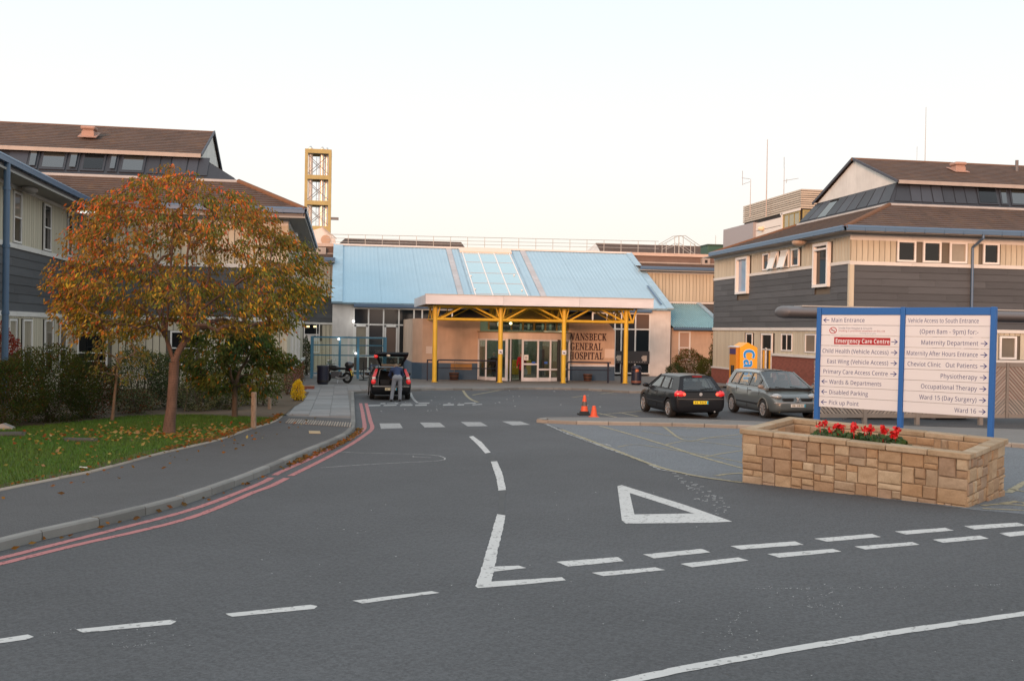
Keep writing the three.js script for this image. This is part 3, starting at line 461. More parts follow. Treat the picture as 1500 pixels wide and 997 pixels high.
  gutter(B, V(xw, Y.gut, ze), V(xe, Y.gut, ze)); gutter(B, V(xe, Y.gut, ze), V(xe, Y.gut, ZB)); gutter(B, V(xw, Y.gut, wz0), V(xw, Y.gut, ze));
  { const b = new MB(); b.box(xw, xe, Y.wall + 0.09, Y.gut + 0.02, ze - 0.12, ze - 0.08); b.box(xe - 0.12, xe - 0.08, Y.wall + 0.09, Y.gut + 0.02, ZB, ze); b.box(xw - 0.12, xw - 0.08, Y.wall + 0.09, Y.gut + 0.02, ze, wz0); b.build('eave_fascia', M.darkgrey, B); }
  { const b = new MB(); b.tube(V(xw - 0.02, -0.8, -34.3), V(xw - 0.02, Y.gut - 0.06, -34.3), 0.1, 0.1, 14); for (const y of [0.6, 2.6, 4.7, 6.5]) b.tube(V(xw - 0.02, y, -34.3), V(xw - 0.02, y + 0.1, -34.3), 0.12, 0.12, 14); b.build('downpipe', M.gutter, B); }
  { const b = new MB(), p = W.px(27, 270); b.sphere(V(xw - 0.5, Y.wall - 0.05, -38.4), 0.34, 0.7, 0.45, 1.5, 16); b.build('eave_lamp', M.palegrey, B); }
  // hipped roof and lantern
  const zl = -48.75, dz = ze - zl, xh = xe - dz * 1.05, e0 = V(-32, Y.gut + 0.06, ze), e1 = V(xe, Y.gut + 0.06, ze), t0 = V(-32, Y.lant0, zl), t1 = V(xh, Y.lant0, zl), zr = -60.2, eb = V(xe, Y.gut + 0.06, ze - 20), tb = V(xh, Y.lant0, zr);
  const rf = tiled(tiled(new MB(), e0, e1, t0, t1, 12), e1, eb, t1, tb, 12); tiled(rf, V(xw, Y.gut + 0.06, wz0), V(xw, Y.gut + 0.06, ze - 1.2), V(-14.6, Y.lant0, wz0), V(-14.6, Y.lant0, ze - 1.2), 12);
  const roof = rf.build('roof', M.roof, B); ridge('hip_ridge', roof, e1.clone().add(V(0, 0.06, 0)), t1.clone().add(V(0, 0.06, 0))); ridge('hip_ridge', roof, V(xe - 0.2, Y.gut, ze - 20), tb);
  const uF = onZ(292, 224, -50), xg = uF.x, zf = -50, zbk = -59, yU = Y.lant1;
  { const b = new MB(); b.slab(V(-32, Y.lant0 - 0.05, zl + 0.12), V(xh + 0.1, Y.lant0 - 0.05, zl + 0.12), V(xh + 0.1, Y.lant0 + 0.07, zl), V(-32, Y.lant0 + 0.07, zl), 0.03); b.build('flashing', M.flashing, roof); }
  const S0 = V(-32, Y.lant0 + 0.04, zl), S1 = V(xh, Y.lant0 + 0.04, zl), U0 = V(-32, yU - 0.06, zf), U1 = V(xg, yU - 0.06, zf), Rb = V(xh, Y.lant0 + 0.04, zr), Ub = V(xg, yU - 0.06, zbk);
  const core = new MB(); core.quad(S0, S1, U1, U0).quad(S1, Rb, Ub, U1); const lan = core.build('lantern', M.lead[0], B);
  // panels of lead and glass along the lantern
  const fx = (px, t) => { const p = onP(px, lerp(249, 228, t), S0, S1.clone().sub(S0).cross(U0.clone().sub(S0)).normalize()); return p.x; };
  const kinds = [[-30, 8, 'l'], [8, 22, 'l'], [22, 36, 'l'], [37, 53, 'w'], [56, 94, 'g'], [97, 113, 'w'], [117, 152, 'd'], [157, 171, 'w'], [175, 211, 'g'], [215, 232, 'l'], [234, 248, 'l'], [250, 272, 'l'], [274, 288, 'l'], [290, 304, 'l']];
  const onS = (x, t) => V(x, lerp(S0.y, U0.y, t), lerp(S0.z, U0.z, t));
  for (const [p0, p1, k] of kinds) {
    const a = fx(p0, 0), b = fx(p1, 0), a1 = fx(p0 + 4, 1), b1 = fx(p1 + 4, 1), th = k === 'l' ? 0.035 : 0.05, m = k === 'l' ? M.lead[Math.floor(rnd() * 3)] : M.glass;
    const wi = new MB().slab(onS(a, 0.16), onS(b, 0.16), onS(b1, 0.93), onS(a1, 0.93), th).build(k === 'l' ? 'lead_panel' : 'window', k === 'l' ? m : M.lead[0], lan);
    if (k !== 'l') { const g = 0.1; const e = k === 'w' ? 0.06 : 0, q = [onS(a + g, 0.24), onS(b - g, 0.24), onS(b1 - g, 0.86), onS(a1 + g, 0.86)]; if (k === 'd') new MB().slab(...q, 0.012, th + 0.002).build('pane', M.glass, wi); else new MB().slab(...q, 0.012, th + 0.002 + e).build('pane', M.coatedGlass, wi); }
  }
  for (let i = 0; i < 6; i++) { const a = S1.clone().lerp(Rb, (i + 0.05) / 6), b = S1.clone().lerp(Rb, (i + 0.95) / 6), c = U1.clone().lerp(Ub, (i + 0.95) / 6), d = U1.clone().lerp(Ub, (i + 0.05) / 6); new MB().slab(a.clone().lerp(d, 0.12), b.clone().lerp(c, 0.12), b.clone().lerp(c, 0.92), a.clone().lerp(d, 0.92), 0.03).build('lead_panel', M.lead[i % 3], lan); }
  const zm = (zf + zbk) / 2, A = V(-34, yU, zf + 0.3), Ae = V(xg + 0.15, yU, zf + 0.3), Bq = V(-34, Y.ridge, zm), Be = V(xg + 0.15, Y.ridge, zm);
  const top = tiled(tiled(new MB(), A, Ae, Bq, Be, 15, 0.03), V(xg + 0.15, yU, zbk - 0.3), V(-34, yU, zbk - 0.3), Be, Bq, 15, 0.03).build('lantern_roof', M.roof, B);
  ridge('ridge', top, V(-34, Y.ridge + 0.02, zm), Be, M.roofRidge, 0.09);
  { const b = new MB(); b.box(-34, xg + 0.1, yU - 0.16, yU + 0.02, zf + 0.26, zf + 0.36); b.build('lantern_gutter', M.flashing, top); }
  { const b = new MB(); b.tri(V(xg, yU - 0.06, zf), V(xg, yU - 0.06, zbk), V(xg, Y.ridge - 0.08, zm)); b.build('gable', M.trim, B); const v = new MB(); v.bar(V(xg + 0.12, yU - 0.05, zf + 0.32), V(xg + 0.12, Y.ridge, zm), 0.06, 0.13).bar(V(xg + 0.12, yU - 0.05, zbk - 0.32), V(xg + 0.12, Y.ridge, zm), 0.06, 0.13); v.build('verge', M.vergeDark, top); }
  const sl = A.clone().lerp(Bq, 0.5); cowlAt(top, V(onZ(128, 195, zf - 1.6).x, lerp(yU, Y.ridge, 0.48) + 0.26, lerp(zf, zm, 0.42)));
}
// ================================================================ building on the right
reseed(202);
{
  const B = building('hospital_wing_building', 'two storey hospital wing on the right behind the blue direction sign', 'building', V(30, gy(0, -46), -46));
  const XL = 23.3, ZF = -44.4, ZB = -62, yb = 5.78, L = new Face('x', XL, -1), Fr = new Face('z', ZF, 1), XE = 48;
  { const b = new MB(); b.box(XL + 0.05, XE, -1.4, Y.wall, ZB, ZF - 0.05); b.build('wall', M.boardBack, B); }
  const lu = q => { const r = rectPx(L, ...q); return r; };
  const tall = [lu([1082, 377, 1098, 430]), lu([1196, 357, 1217, 422])].map(r => [r[0], r[1], 4.72, 6.88]);
  const small = [lu([1119, 372, 1128, 396]), lu([1131, 371, 1141, 396]), lu([1146, 368, 1157, 394]), lu([1161, 363, 1172, 391])].map(r => [r[0], r[1], 5.92, 6.86]);
  cladding(L, B, ZF, ZB, yb + 0.06, Y.wall - 0.1, 0.285, [...tall, ...small].map(hole)); planks(L, B, ZF - 0.02, ZB, Y.low + 0.08, yb - 0.08, 9, tall.map(hole));
  const bw = tall.map(r => [r[0] - 0.02, r[1] + 0.02]); for (const [a0, a1] of spans(ZB, ZF + 0.06, bw)) band(L, B, a0, a1, yb, 0.15, 0.07); band(L, B, ZF + 0.06, ZB, Y.low, 0.16, 0.1); band(L, B, ZF + 0.05, ZB, Y.wall - 0.03, 0.14, 0.06, M.trim, 'eave_board');
  tall.forEach((w, i) => windowAt(L, B, w, { f: 0.14, d: 0.2, pane: i ? M.glass : M.paintedSkyBlue, trans: i ? [0.86] : [] }));
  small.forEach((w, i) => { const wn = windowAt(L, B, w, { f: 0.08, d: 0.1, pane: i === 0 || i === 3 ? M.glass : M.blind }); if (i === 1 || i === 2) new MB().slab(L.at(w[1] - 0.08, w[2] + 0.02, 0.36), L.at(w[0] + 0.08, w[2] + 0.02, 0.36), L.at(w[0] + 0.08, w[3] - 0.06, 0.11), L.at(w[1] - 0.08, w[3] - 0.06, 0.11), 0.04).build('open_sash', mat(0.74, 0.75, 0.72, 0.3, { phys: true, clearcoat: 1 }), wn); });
  const ll = [[1094, 489, 1103, 512], [1146, 490, 1161.5, 514.5], [1181, 491, 1196, 517]].map(q => { const r = rectPx(L, ...q); return [r[0], r[1], i0(r[2]), 2.42]; }); function i0(v) { return Math.max(1.3, v); } ll[0][2] = 0.9; ll.push([-46.2, -45.2, 1.42, 2.42]);
  const dr = rectPx(L, 1117, 488, 1132, 541); dr[2] = -0.55; dr[3] = 2.42;
  cladding(L, B, ZF - 0.02, -54.6, 1.34, Y.low - 0.08, 0.285, [...ll, dr].map(hole)); cladding(L, B, -54.6, ZB, 0.3, Y.low - 0.08, 0.285, [...ll, dr].map(hole));
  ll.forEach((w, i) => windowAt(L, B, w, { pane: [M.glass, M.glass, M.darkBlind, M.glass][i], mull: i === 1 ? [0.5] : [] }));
  { const d = windowAt(L, B, dr, { f: 0.09, d: 0.09, trans: [0.02, 0.70], mull: [], pane: M.glass }); L.piece('door_stile', M.upvc, d, dr[0] + 0.6, dr[0] + 0.72, dr[2], dr[3] - 0.8, 0.03, 0.085); for (const [a, y0, y1] of [[dr[0] + 0.2, 0.2, 1.5], [dr[1] - 0.45, 0.2, 1.5]]) L.piece('poster', M.orange, d, a, a + 0.25, y0, y1, 0.028, 0.034); }
  { const b = new MB(); b.box(XL - 0.1, XL + 0.05, -1.4, 1.22, dr[1] + 0.1, ZF + 0.1); b.box(XL - 0.1, XL + 0.05, -1.4, 0.2, ZB, -54.55); b.box(XL + 0.05, XE, -1.4, 1.18, ZF - 0.04, ZF + 0.1); b.build('brick_base', M.brick, B); }
  band(L, B, ZF + 0.12, dr[1] + 0.1, 1.28, 0.13, 0.16, M.trim, 'base_sill'); band(L, B, -54.55, ZB, 0.25, 0.1, 0.14, M.trim, 'base_sill'); band(Fr, B, XL - 0.12, XE, 1.25, 0.14, 0.16, M.trim, 'base_sill');
  // front
  const fu = [[1314, 353, 1341, 384], [1352, 354, 1378, 385], [1391, 356, 1416, 387], [1440, 357, 1463, 388]].map(q => { const r = rectPx(Fr, ...q); return [r[0], r[1], 5.86, 6.86]; }); for (const a of [33.6, 35, 36.4]) fu.push([a, a + 0.85, 5.86, 6.86]);
  cladding(Fr, B, XL, XE - 6, yb + 0.06, Y.wall - 0.28, 0.285, fu.map(hole)); planks(Fr, B, XL + 0.02, XE - 6, Y.low + 0.08, yb - 0.08, 9);
  band(Fr, B, XL - 0.05, XE, yb - 0.03, 0.17, 0.08); band(Fr, B, XL - 0.09, XE, Y.low + 0.02, 0.16, 0.1); band(Fr, B, XL - 0.05, XE, Y.wall - 0.14, 0.28, 0.045, M.trim, 'eave_board');
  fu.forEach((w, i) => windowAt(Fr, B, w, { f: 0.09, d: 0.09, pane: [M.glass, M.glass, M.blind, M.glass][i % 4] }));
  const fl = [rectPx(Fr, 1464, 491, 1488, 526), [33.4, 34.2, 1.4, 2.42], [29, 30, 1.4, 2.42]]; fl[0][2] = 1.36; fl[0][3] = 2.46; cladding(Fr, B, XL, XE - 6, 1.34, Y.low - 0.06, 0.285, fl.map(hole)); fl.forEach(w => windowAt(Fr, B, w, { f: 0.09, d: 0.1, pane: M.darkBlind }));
  L.piece('corner_trim', M.board[2], B, ZF - 0.12, ZF + 0.055, Y.low + 0.08, yb - 0.08, 0.03, 0.06); Fr.piece('corner_trim', M.board[2], B, XL - 0.03, XL + 0.16, Y.low + 0.1, yb - 0.11, 0.03, 0.07);
  const ze = ZF + 0.95, xe = XL - 0.8, ye = Y.gut - 0.18;
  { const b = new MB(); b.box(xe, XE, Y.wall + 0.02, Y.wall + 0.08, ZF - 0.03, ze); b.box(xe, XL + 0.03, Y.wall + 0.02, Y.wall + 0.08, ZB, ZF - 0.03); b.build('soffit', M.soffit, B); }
  gutter(B, V(xe, ye, ze), V(XE, ye, ze)); gutter(B, V(xe, ye, ZB + 1.2), V(xe, ye, ze));
  { const b = new MB(), p = onZ(1440, 349, ze - 0.05); b.tube(V(p.x, ye, ze), V(p.x, ye - 0.25, ze), 0.06).tube(V(p.x, ye - 0.25, ze), V(p.x, ye - 0.6, ZF + 0.16), 0.06).tube(V(p.x, ye - 0.6, ZF + 0.16), V(p.x, -0.8, ZF + 0.2), 0.06); b.build('downpipe', M.gutter, B); }
  { const b = new MB(); const p = L.px(1171, 356, 0.5); b.sphere(V(XL - 0.5, Y.wall - 0.02, p[0]), 0.4, 0.8, 0.55, 1.4, 16); b.build('eave_lamp', mat(0.5, 0.36, 0.26, 0.5), B); }
  const zl = -47.5, sk = onZ(1307, 300, zl), xh = sk.x - 0.15, y0 = 8.93, zr = -58, e1 = V(xe, ye + 0.06, ze), e0 = V(XE, ye + 0.06, ze), t1 = V(xh, y0, zl), t0 = V(XE, y0, zl), eb = V(xe, ye + 0.06, ZB + 1.2), tb = V(xh, y0, zr);
  const roof = tiled(tiled(tiled(new MB(), e1, e0, t1, t0, 12), eb, e1, tb, t1, 12), V(xe, ye + 0.06, ZB + 1.2), V(XE, ye + 0.06, ZB + 1.2), tb, V(XE, y0, zr), 10).build('roof', M.roof, B); ridge('hip_ridge', roof, e1.clone().add(V(0, 0.04, 0)), t1.clone().add(V(0, 0.04, 0))); ridge('hip_ridge', roof, eb.clone().add(V(0, 0.04, 0)), tb.clone().add(V(0, 0.04, 0)));
  { const b = new MB(); b.slab(V(xh, y0 - 0.03, zl + 0.1), V(XE, y0 - 0.03, zl + 0.1), V(XE, y0 + 0.08, zl), V(xh, y0 + 0.08, zl), 0.03); b.slab(V(xh - 0.1, y0 - 0.03, zr), V(xh - 0.1, y0 - 0.03, zl), V(xh, y0 + 0.08, zl), V(xh, y0 + 0.08, zr), 0.03); b.build('flashing', M.flashing, roof); }
  const xg = onZ(1315, 264, -48.4).x, zf = -48.4, zbk = -57.3, zm = (zf + zbk) / 2, yU = 10.28, yR = 12.15;
  const S1 = V(xh, y0 + 0.05, zl), S0 = V(XE, y0 + 0.05, zl), U1 = V(xg, yU - 0.06, zf), U0 = V(XE, yU - 0.06, zf), Sb = V(xh, y0 + 0.05, zr), Ub = V(xg, yU - 0.06, zbk);
  const lan = new MB().quad(S1, S0, U0, U1).quad(Sb, S1, U1, Ub).build('lantern', M.lead[0], B);
  const onS = (x, t) => V(x, lerp(S0.y, U0.y, t), lerp(S0.z, U0.z, t)), nS = S0.clone().sub(S1).cross(U1.clone().sub(S1)).normalize(), fx = (px, t) => onP(px, lerp(300, 272, t), S1, nS).x;
  for (const [p0, p1, q0, q1, k] of [[1313, 1336, 1317, 1331, 'l'], [1338, 1352, 1333, 1348, 'l'], [1353, 1368, 1349, 1362, 'l'], [1370, 1384, 1364, 1377, 'l'], [1385, 1400, 1379, 1394, 'l'], [1402, 1417, 1396, 1410, 'l'], [1418, 1433, 1411, 1426, 'l'], [1435, 1464, 1429, 1457, 'd'], [1467, 1478, 1461, 1472, 'g'], [1482, 1524, 1476, 1517, 'g'], [1530, 1548, 1523, 1542, 'l'], [1550, 1580, 1543, 1573, 'l']]) {
    const a = fx(p0, 0), b = fx(p1, 0), a1 = fx(q0, 1), b1 = fx(q1, 1), th = k === 'l' ? 0.035 : 0.05, wi = new MB().slab(onS(a, 0.14), onS(b, 0.14), onS(b1, 0.93), onS(a1, 0.93), th).build(k === 'l' ? 'lead_panel' : 'window', k === 'l' ? M.lead[Math.floor(rnd() * 3)] : M.lead[0], lan);
    if (k !== 'l') { const q = [onS(a + 0.08, 0.2), onS(b - 0.08, 0.2), onS(b1 - 0.08, 0.88), onS(a1 + 0.08, 0.88)]; if (k === 'd') new MB().slab(...q, 0.012, th + 0.002).build('pane', M.glass, wi); else new MB().slab(...q, 0.012, th + 0.002).build('pane', M.coatedGlass, wi); }
  }
  for (let i = 0; i < 9; i++) { const a = Sb.clone().lerp(S1, (i + 0.04) / 9), b = Sb.clone().lerp(S1, (i + 0.96) / 9), c = Ub.clone().lerp(U1, (i + 0.96) / 9), d = Ub.clone().lerp(U1, (i + 0.04) / 9); new MB().slab(a.clone().lerp(d, 0.12), b.clone().lerp(c, 0.12), b.clone().lerp(c, 0.92), a.clone().lerp(d, 0.92), 0.03).build(i === 2 ? 'window' : 'lead_panel', i === 2 ? M.coatedGlass : M.lead[(i * 2) % 3], lan); }
  const A = V(xg - 0.2, yU, zf + 0.3), Ae = V(XE, yU, zf + 0.3), Bq = V(xg - 0.2, yR, zm), Be = V(XE, yR, zm);
  const top = tiled(tiled(new MB(), A, Ae, Bq, Be, 15, 0.03), V(XE, yU, zbk - 0.3), V(xg - 0.2, yU, zbk - 0.3), Be, Bq, 15, 0.03).build('lantern_roof', M.roof, B);
  ridge('ridge', top, Bq.clone().add(V(0, 0.02, 0)), Be.clone().add(V(0, 0.02, 0)), M.roofRidge, 0.09);
  { const b = new MB(); b.box(xg - 0.1, XE, yU - 0.16, yU + 0.02, zf + 0.26, zf + 0.36); b.build('lantern_gutter', M.flashing, top); const v = new MB(); v.bar(V(xg - 0.16, yU - 0.05, zf + 0.32), V(xg - 0.16, yR, zm), 0.06, 0.13).bar(V(xg - 0.16, yU - 0.05, zbk - 0.32), V(xg - 0.16, yR, zm), 0.06, 0.13); v.build('verge', M.vergeDark, top); }
  new MB().tri(V(xg, yU - 0.06, zbk), V(xg, yU - 0.06, zf), V(xg, yR - 0.08, zm)).build('gable', M.trim, B);
  { const p = onZ(1403, 250, -50.9); cowlAt(top, V(p.x, lerp(yU, yR, 0.58) + 0.22, lerp(zf, zm, 0.55))); const q = onZ(1490, 250, -51.6); new MB().tube(V(q.x, yR - 0.6, -51.6), V(q.x, yR + 0.1, -51.6), 0.09).build('vent_pipe', M.darkgrey, top); }
  { const p = onZ(1360, 232, zm); const b = new MB(); b.tube(V(p.x, yR - 0.2, zm - 0.3), V(p.x, onZ(1360, 155, zm).y, zm - 0.3), 0.022, 0.012, 6).tube(V(p.x - 0.5, yR + 0.1, zm - 0.3), V(p.x + 0.1, yR + 0.1, zm - 0.3), 0.018).tube(V(p.x - 0.5, yR + 0.1, zm - 0.3), V(p.x - 0.5, yR + 0.9, zm - 0.3), 0.01); b.build('aerial', M.galv, top); }
}
const loader = new FontLoader(), fontSans = await loader.loadAsync('fonts/droid/droid_sans_bold.typeface.json'), fontSerif = await loader.loadAsync('fonts/droid/droid_serif_bold.typeface.json');
// ================================================================ wing behind the entrance hall
reseed(303);
{
  const B = building('rear_ward_building', 'long clad wing behind the blue roofed entrance hall', 'building', V(14, gy(0, -81), -81));
  const ZF = -80, F = new Face('z', ZF, 1), x0 = -5, x1 = 34, yb = 4.85;
  { const b = new MB(); b.box(x0, x1, -1.6, 7.3, -96, ZF - 0.05); b.build('wall', M.boardBack, B); }
  for (const [a, b] of [[x0, -0.6], [23.6, x1]]) {
    const right = a > 0, wu = right ? [rectPx(F, 1050, 404, 1064, 440)] : [], wl = right ? [] : [rectPx(F, 445, 473, 468, 499)];
    if (right) { wu[0][2] = 5.0; wu[0][3] = 7.05; }
    cladding(F, B, a, b, yb + 0.1, 7.2, 0.285, wu.map(hole)); planks(F, B, a, b, 2.75, yb - 0.1, 6); cladding(F, B, a, b, -1.2, 2.55, 0.285, wl.map(hole));
    band(F, B, a, b, yb, 0.16, 0.08); band(F, B, a, b, 2.66, 0.16, 0.08); band(F, B, a, b, 7.25, 0.16, 0.05, M.trim, 'eave_board');
    wu.forEach(w => windowAt(F, B, w, { trans: [0.45], pane: [mat(0.25, 0.12, 0.05, 0.4, { phys: true, clearcoat: 1 }), mat(0.10, 0.045, 0.03, 0.3)] }));
    wl.forEach(w => { const wn = windowAt(F, B, [w[0], w[1], 0.4, w[3]], { d: 0.08, trans: [0.62], mull: [0.8], pane: [M.pier, M.pier, M.glass, M.glass] }); for (const q of [0.15, 0.6]) F.piece('lit_tube', new THREE.MeshStandardMaterial({ color: C(1, .9, .6), emissive: C(1, 0.78, 0.36), emissiveIntensity: 1.3 }), wn, lerp(w[0], w[1], q), lerp(w[0], w[1], q + 0.2), w[3] - 0.32, w[3] - 0.2, 0.03, 0.045); });
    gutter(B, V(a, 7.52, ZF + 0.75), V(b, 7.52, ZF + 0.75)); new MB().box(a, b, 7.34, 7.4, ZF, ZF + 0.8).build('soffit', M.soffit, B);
    const top = V(a, onZ(1000, 386.5, -84.3).y, -84.3), rf = tiled(new MB(), V(a, 7.58, ZF + 0.8), V(b, 7.58, ZF + 0.8), top, V(b, top.y, -84.3), 8).build('roof', M.roof, B);
    new MB().box(a, b, top.y - 0.04, top.y + 0.1, -84.3, -84.16).build('flashing', M.flashing, rf);
  }
  const yc = onZ(1000, 376, -84.4).y, yt = onZ(1000, 371.5, -84.4).y, yl = onZ(1000, 386.5, -84.4).y;
  new MB().box(x0, x1, yl - 0.6, yc, -96, -84.4).build('clerestory', mat(0.19, 0.135, 0.115, 0.8, { map: D3 }), B);
  band(new Face('z', -84.4, 1), B, x0, x1, (yc + yt) / 2, yt - yc, 0.14, mat(0.62, 0.50, 0.43, 0.7, { map: D3 }), 'coping'); new MB().box(x0, x1, yc, yt - 0.02, -96, -84.41).build('flat_roof', M.palegrey, B);
  { const p = onZ(1033, 383, -84.2); new MB().box(p.x - 0.35, p.x + 0.35, yl - 0.1, yc - 0.1, -84.38, -83.9).build('vent_box', M.flashing, B); new MB().box(p.x - 0.12, p.x + 0.12, yl + 0.1, yc - 0.25, -83.9, -83.89).build('vent_opening', M.black, B); }
  { const p = onZ(468, 375, -84.2); new MB().box(p.x - 0.5, p.x + 0.5, yl - 0.1, yc - 0.1, -84.38, -83.9).build('vent_box', M.flashing, B); new MB().box(p.x - 0.08, p.x + 0.08, yl + 0.15, yc - 0.3, -83.9, -83.89).build('vent_opening', M.black, B); }
  // further roofs behind
  const zb = -100;
  for (const [pl, pr, yt2, yb2, sl] of [[492, 684, 350, 361, 2.3], [879, 1075, 357, 368.5, 1.8]]) {
    const a = onZ(pl, yb2, zb), b = onZ(pr, yb2 + (pr - pl) * 0.012, zb), t = onZ(pl + 12, yt2, zb - 5);
    new MB().box(a.x, b.x, 4, a.y, zb - 10, zb - 0.05).build('wall', M.slateBack, B);
    const rf = tiled(new MB(), V(a.x, a.y, zb), V(b.x, a.y, zb), V(a.x + 0.8, t.y, zb - 5), V(b.x, t.y, zb - 5), 9).build('roof', M.roof, B); ridge('ridge', rf, V(a.x + 0.8, t.y, zb - 5), V(b.x, t.y, zb - 5), M.roofRidge, 0.1);
    new MB().box(a.x, b.x, a.y - 0.3, a.y - 0.02, zb - 0.1, zb + 0.1).build('gutter', M.flashing, rf); new MB().tri(V(a.x - 0.02, a.y, zb), V(a.x + 0.78, t.y, zb - 5), V(a.x - 0.02, a.y, zb - 10)).build('gable', M.trim, B);
    for (const s of [0.5]) new MB().tube(V(a.x + 2, a.y - 0.25, zb + 0.6), V(lerp(a.x, b.x, s) + 1.5, a.y - 0.25, zb + 0.6), 0.12).tube(V(lerp(a.x, b.x, s) + 1.5, a.y - 0.25, zb + 0.6), V(lerp(a.x, b.x, s) + 1.9, a.y - 0.9, zb + 0.6), 0.12).build('duct', M.flashing, B);
  }
}
{ // guard rail along the roof
  const z = -88, yT = x => onZ(x, 343 + (x - 485) * 0.0215, z), yM = x => onZ(x, 348.5 + (x - 485) * 0.0215, z), yB = x => onZ(x, 353.5 + (x - 485) * 0.0215, z);
  const R = building('roof_guard_rail', 'thin metal guard rail along the flat roof above the blue entrance roof', 'railing', V(9, 8.8, z));
  const b = new MB(); b.tube(yT(478), yT(965), 0.028, 0.028, 6).tube(yM(478), yM(965), 0.022, 0.022, 6).tube(yB(478), yB(965), 0.022, 0.022, 6); b.build('rail', M.galv, R);
  for (let i = 0; i <= 19; i++) { const x = 485 + i * 25, p = yT(x); new MB().tube(V(p.x, 8.6, z), p, 0.026, 0.026, 6).build('post', M.galv, R); }
  // step-over frame with sloping handrails
  const S = building('roof_step_frame', 'peaked tubular step-over frame on the roof right of the entrance ridge', 'roof access frame', V(onZ(992, 370, -90).x, 8.8, -90));
  const q = (x, y, zz = -90) => onZ(x, y, zz), c = new MB();
  for (const [zz, o] of [[-90, 0], [-91.2, 6]]) { c.tube(q(965 + o, 358, zz), q(986 + o, 346, zz), 0.03, 0.03, 6).tube(q(986 + o, 346, zz), q(998 + o, 345, zz), 0.03, 0.03, 6).tube(q(998 + o, 345, zz), q(1020 + o, 360, zz), 0.03, 0.03, 6); c.tube(q(970 + o, 365, zz), q(990 + o, 356, zz), 0.025, 0.025, 6).tube(q(990 + o, 356, zz), q(1012 + o, 372, zz), 0.025, 0.025, 6); for (const x of [970, 988.5, 995, 1012]) c.tube(q(x + o, 374, zz), q(x + o, x === 988.5 || x === 995 ? 346 : 356, zz), 0.028, 0.028, 6); }
  c.build('frame', M.galv, S);
  const g0 = onZ(1037, 374, -92), g1 = onZ(1060, 358, -92), K = building('roof_plant_cabinet', 'dark green plant cabinet on the roof beside the right wing eave', 'plant cabinet', V(g0.x + 0.7, 8.8, -92));
  new MB().rbox(g0.x, g1.x, g0.y, g1.y - 0.12, -94, -92, 0.04).build('cabinet', mat(0.03, 0.085, 0.06, 0.5), K); new MB().box(g0.x - 0.06, g1.x + 0.06, g1.y - 0.12, g1.y, -94.06, -91.94).build('lid', mat(0.025, 0.045, 0.035, 0.5), K); new MB().tube(V(g1.x - 0.4, g1.y, -93), V(g1.x - 0.4, g1.y + 0.95, -93), 0.02).build('rod', M.galv, K);
}
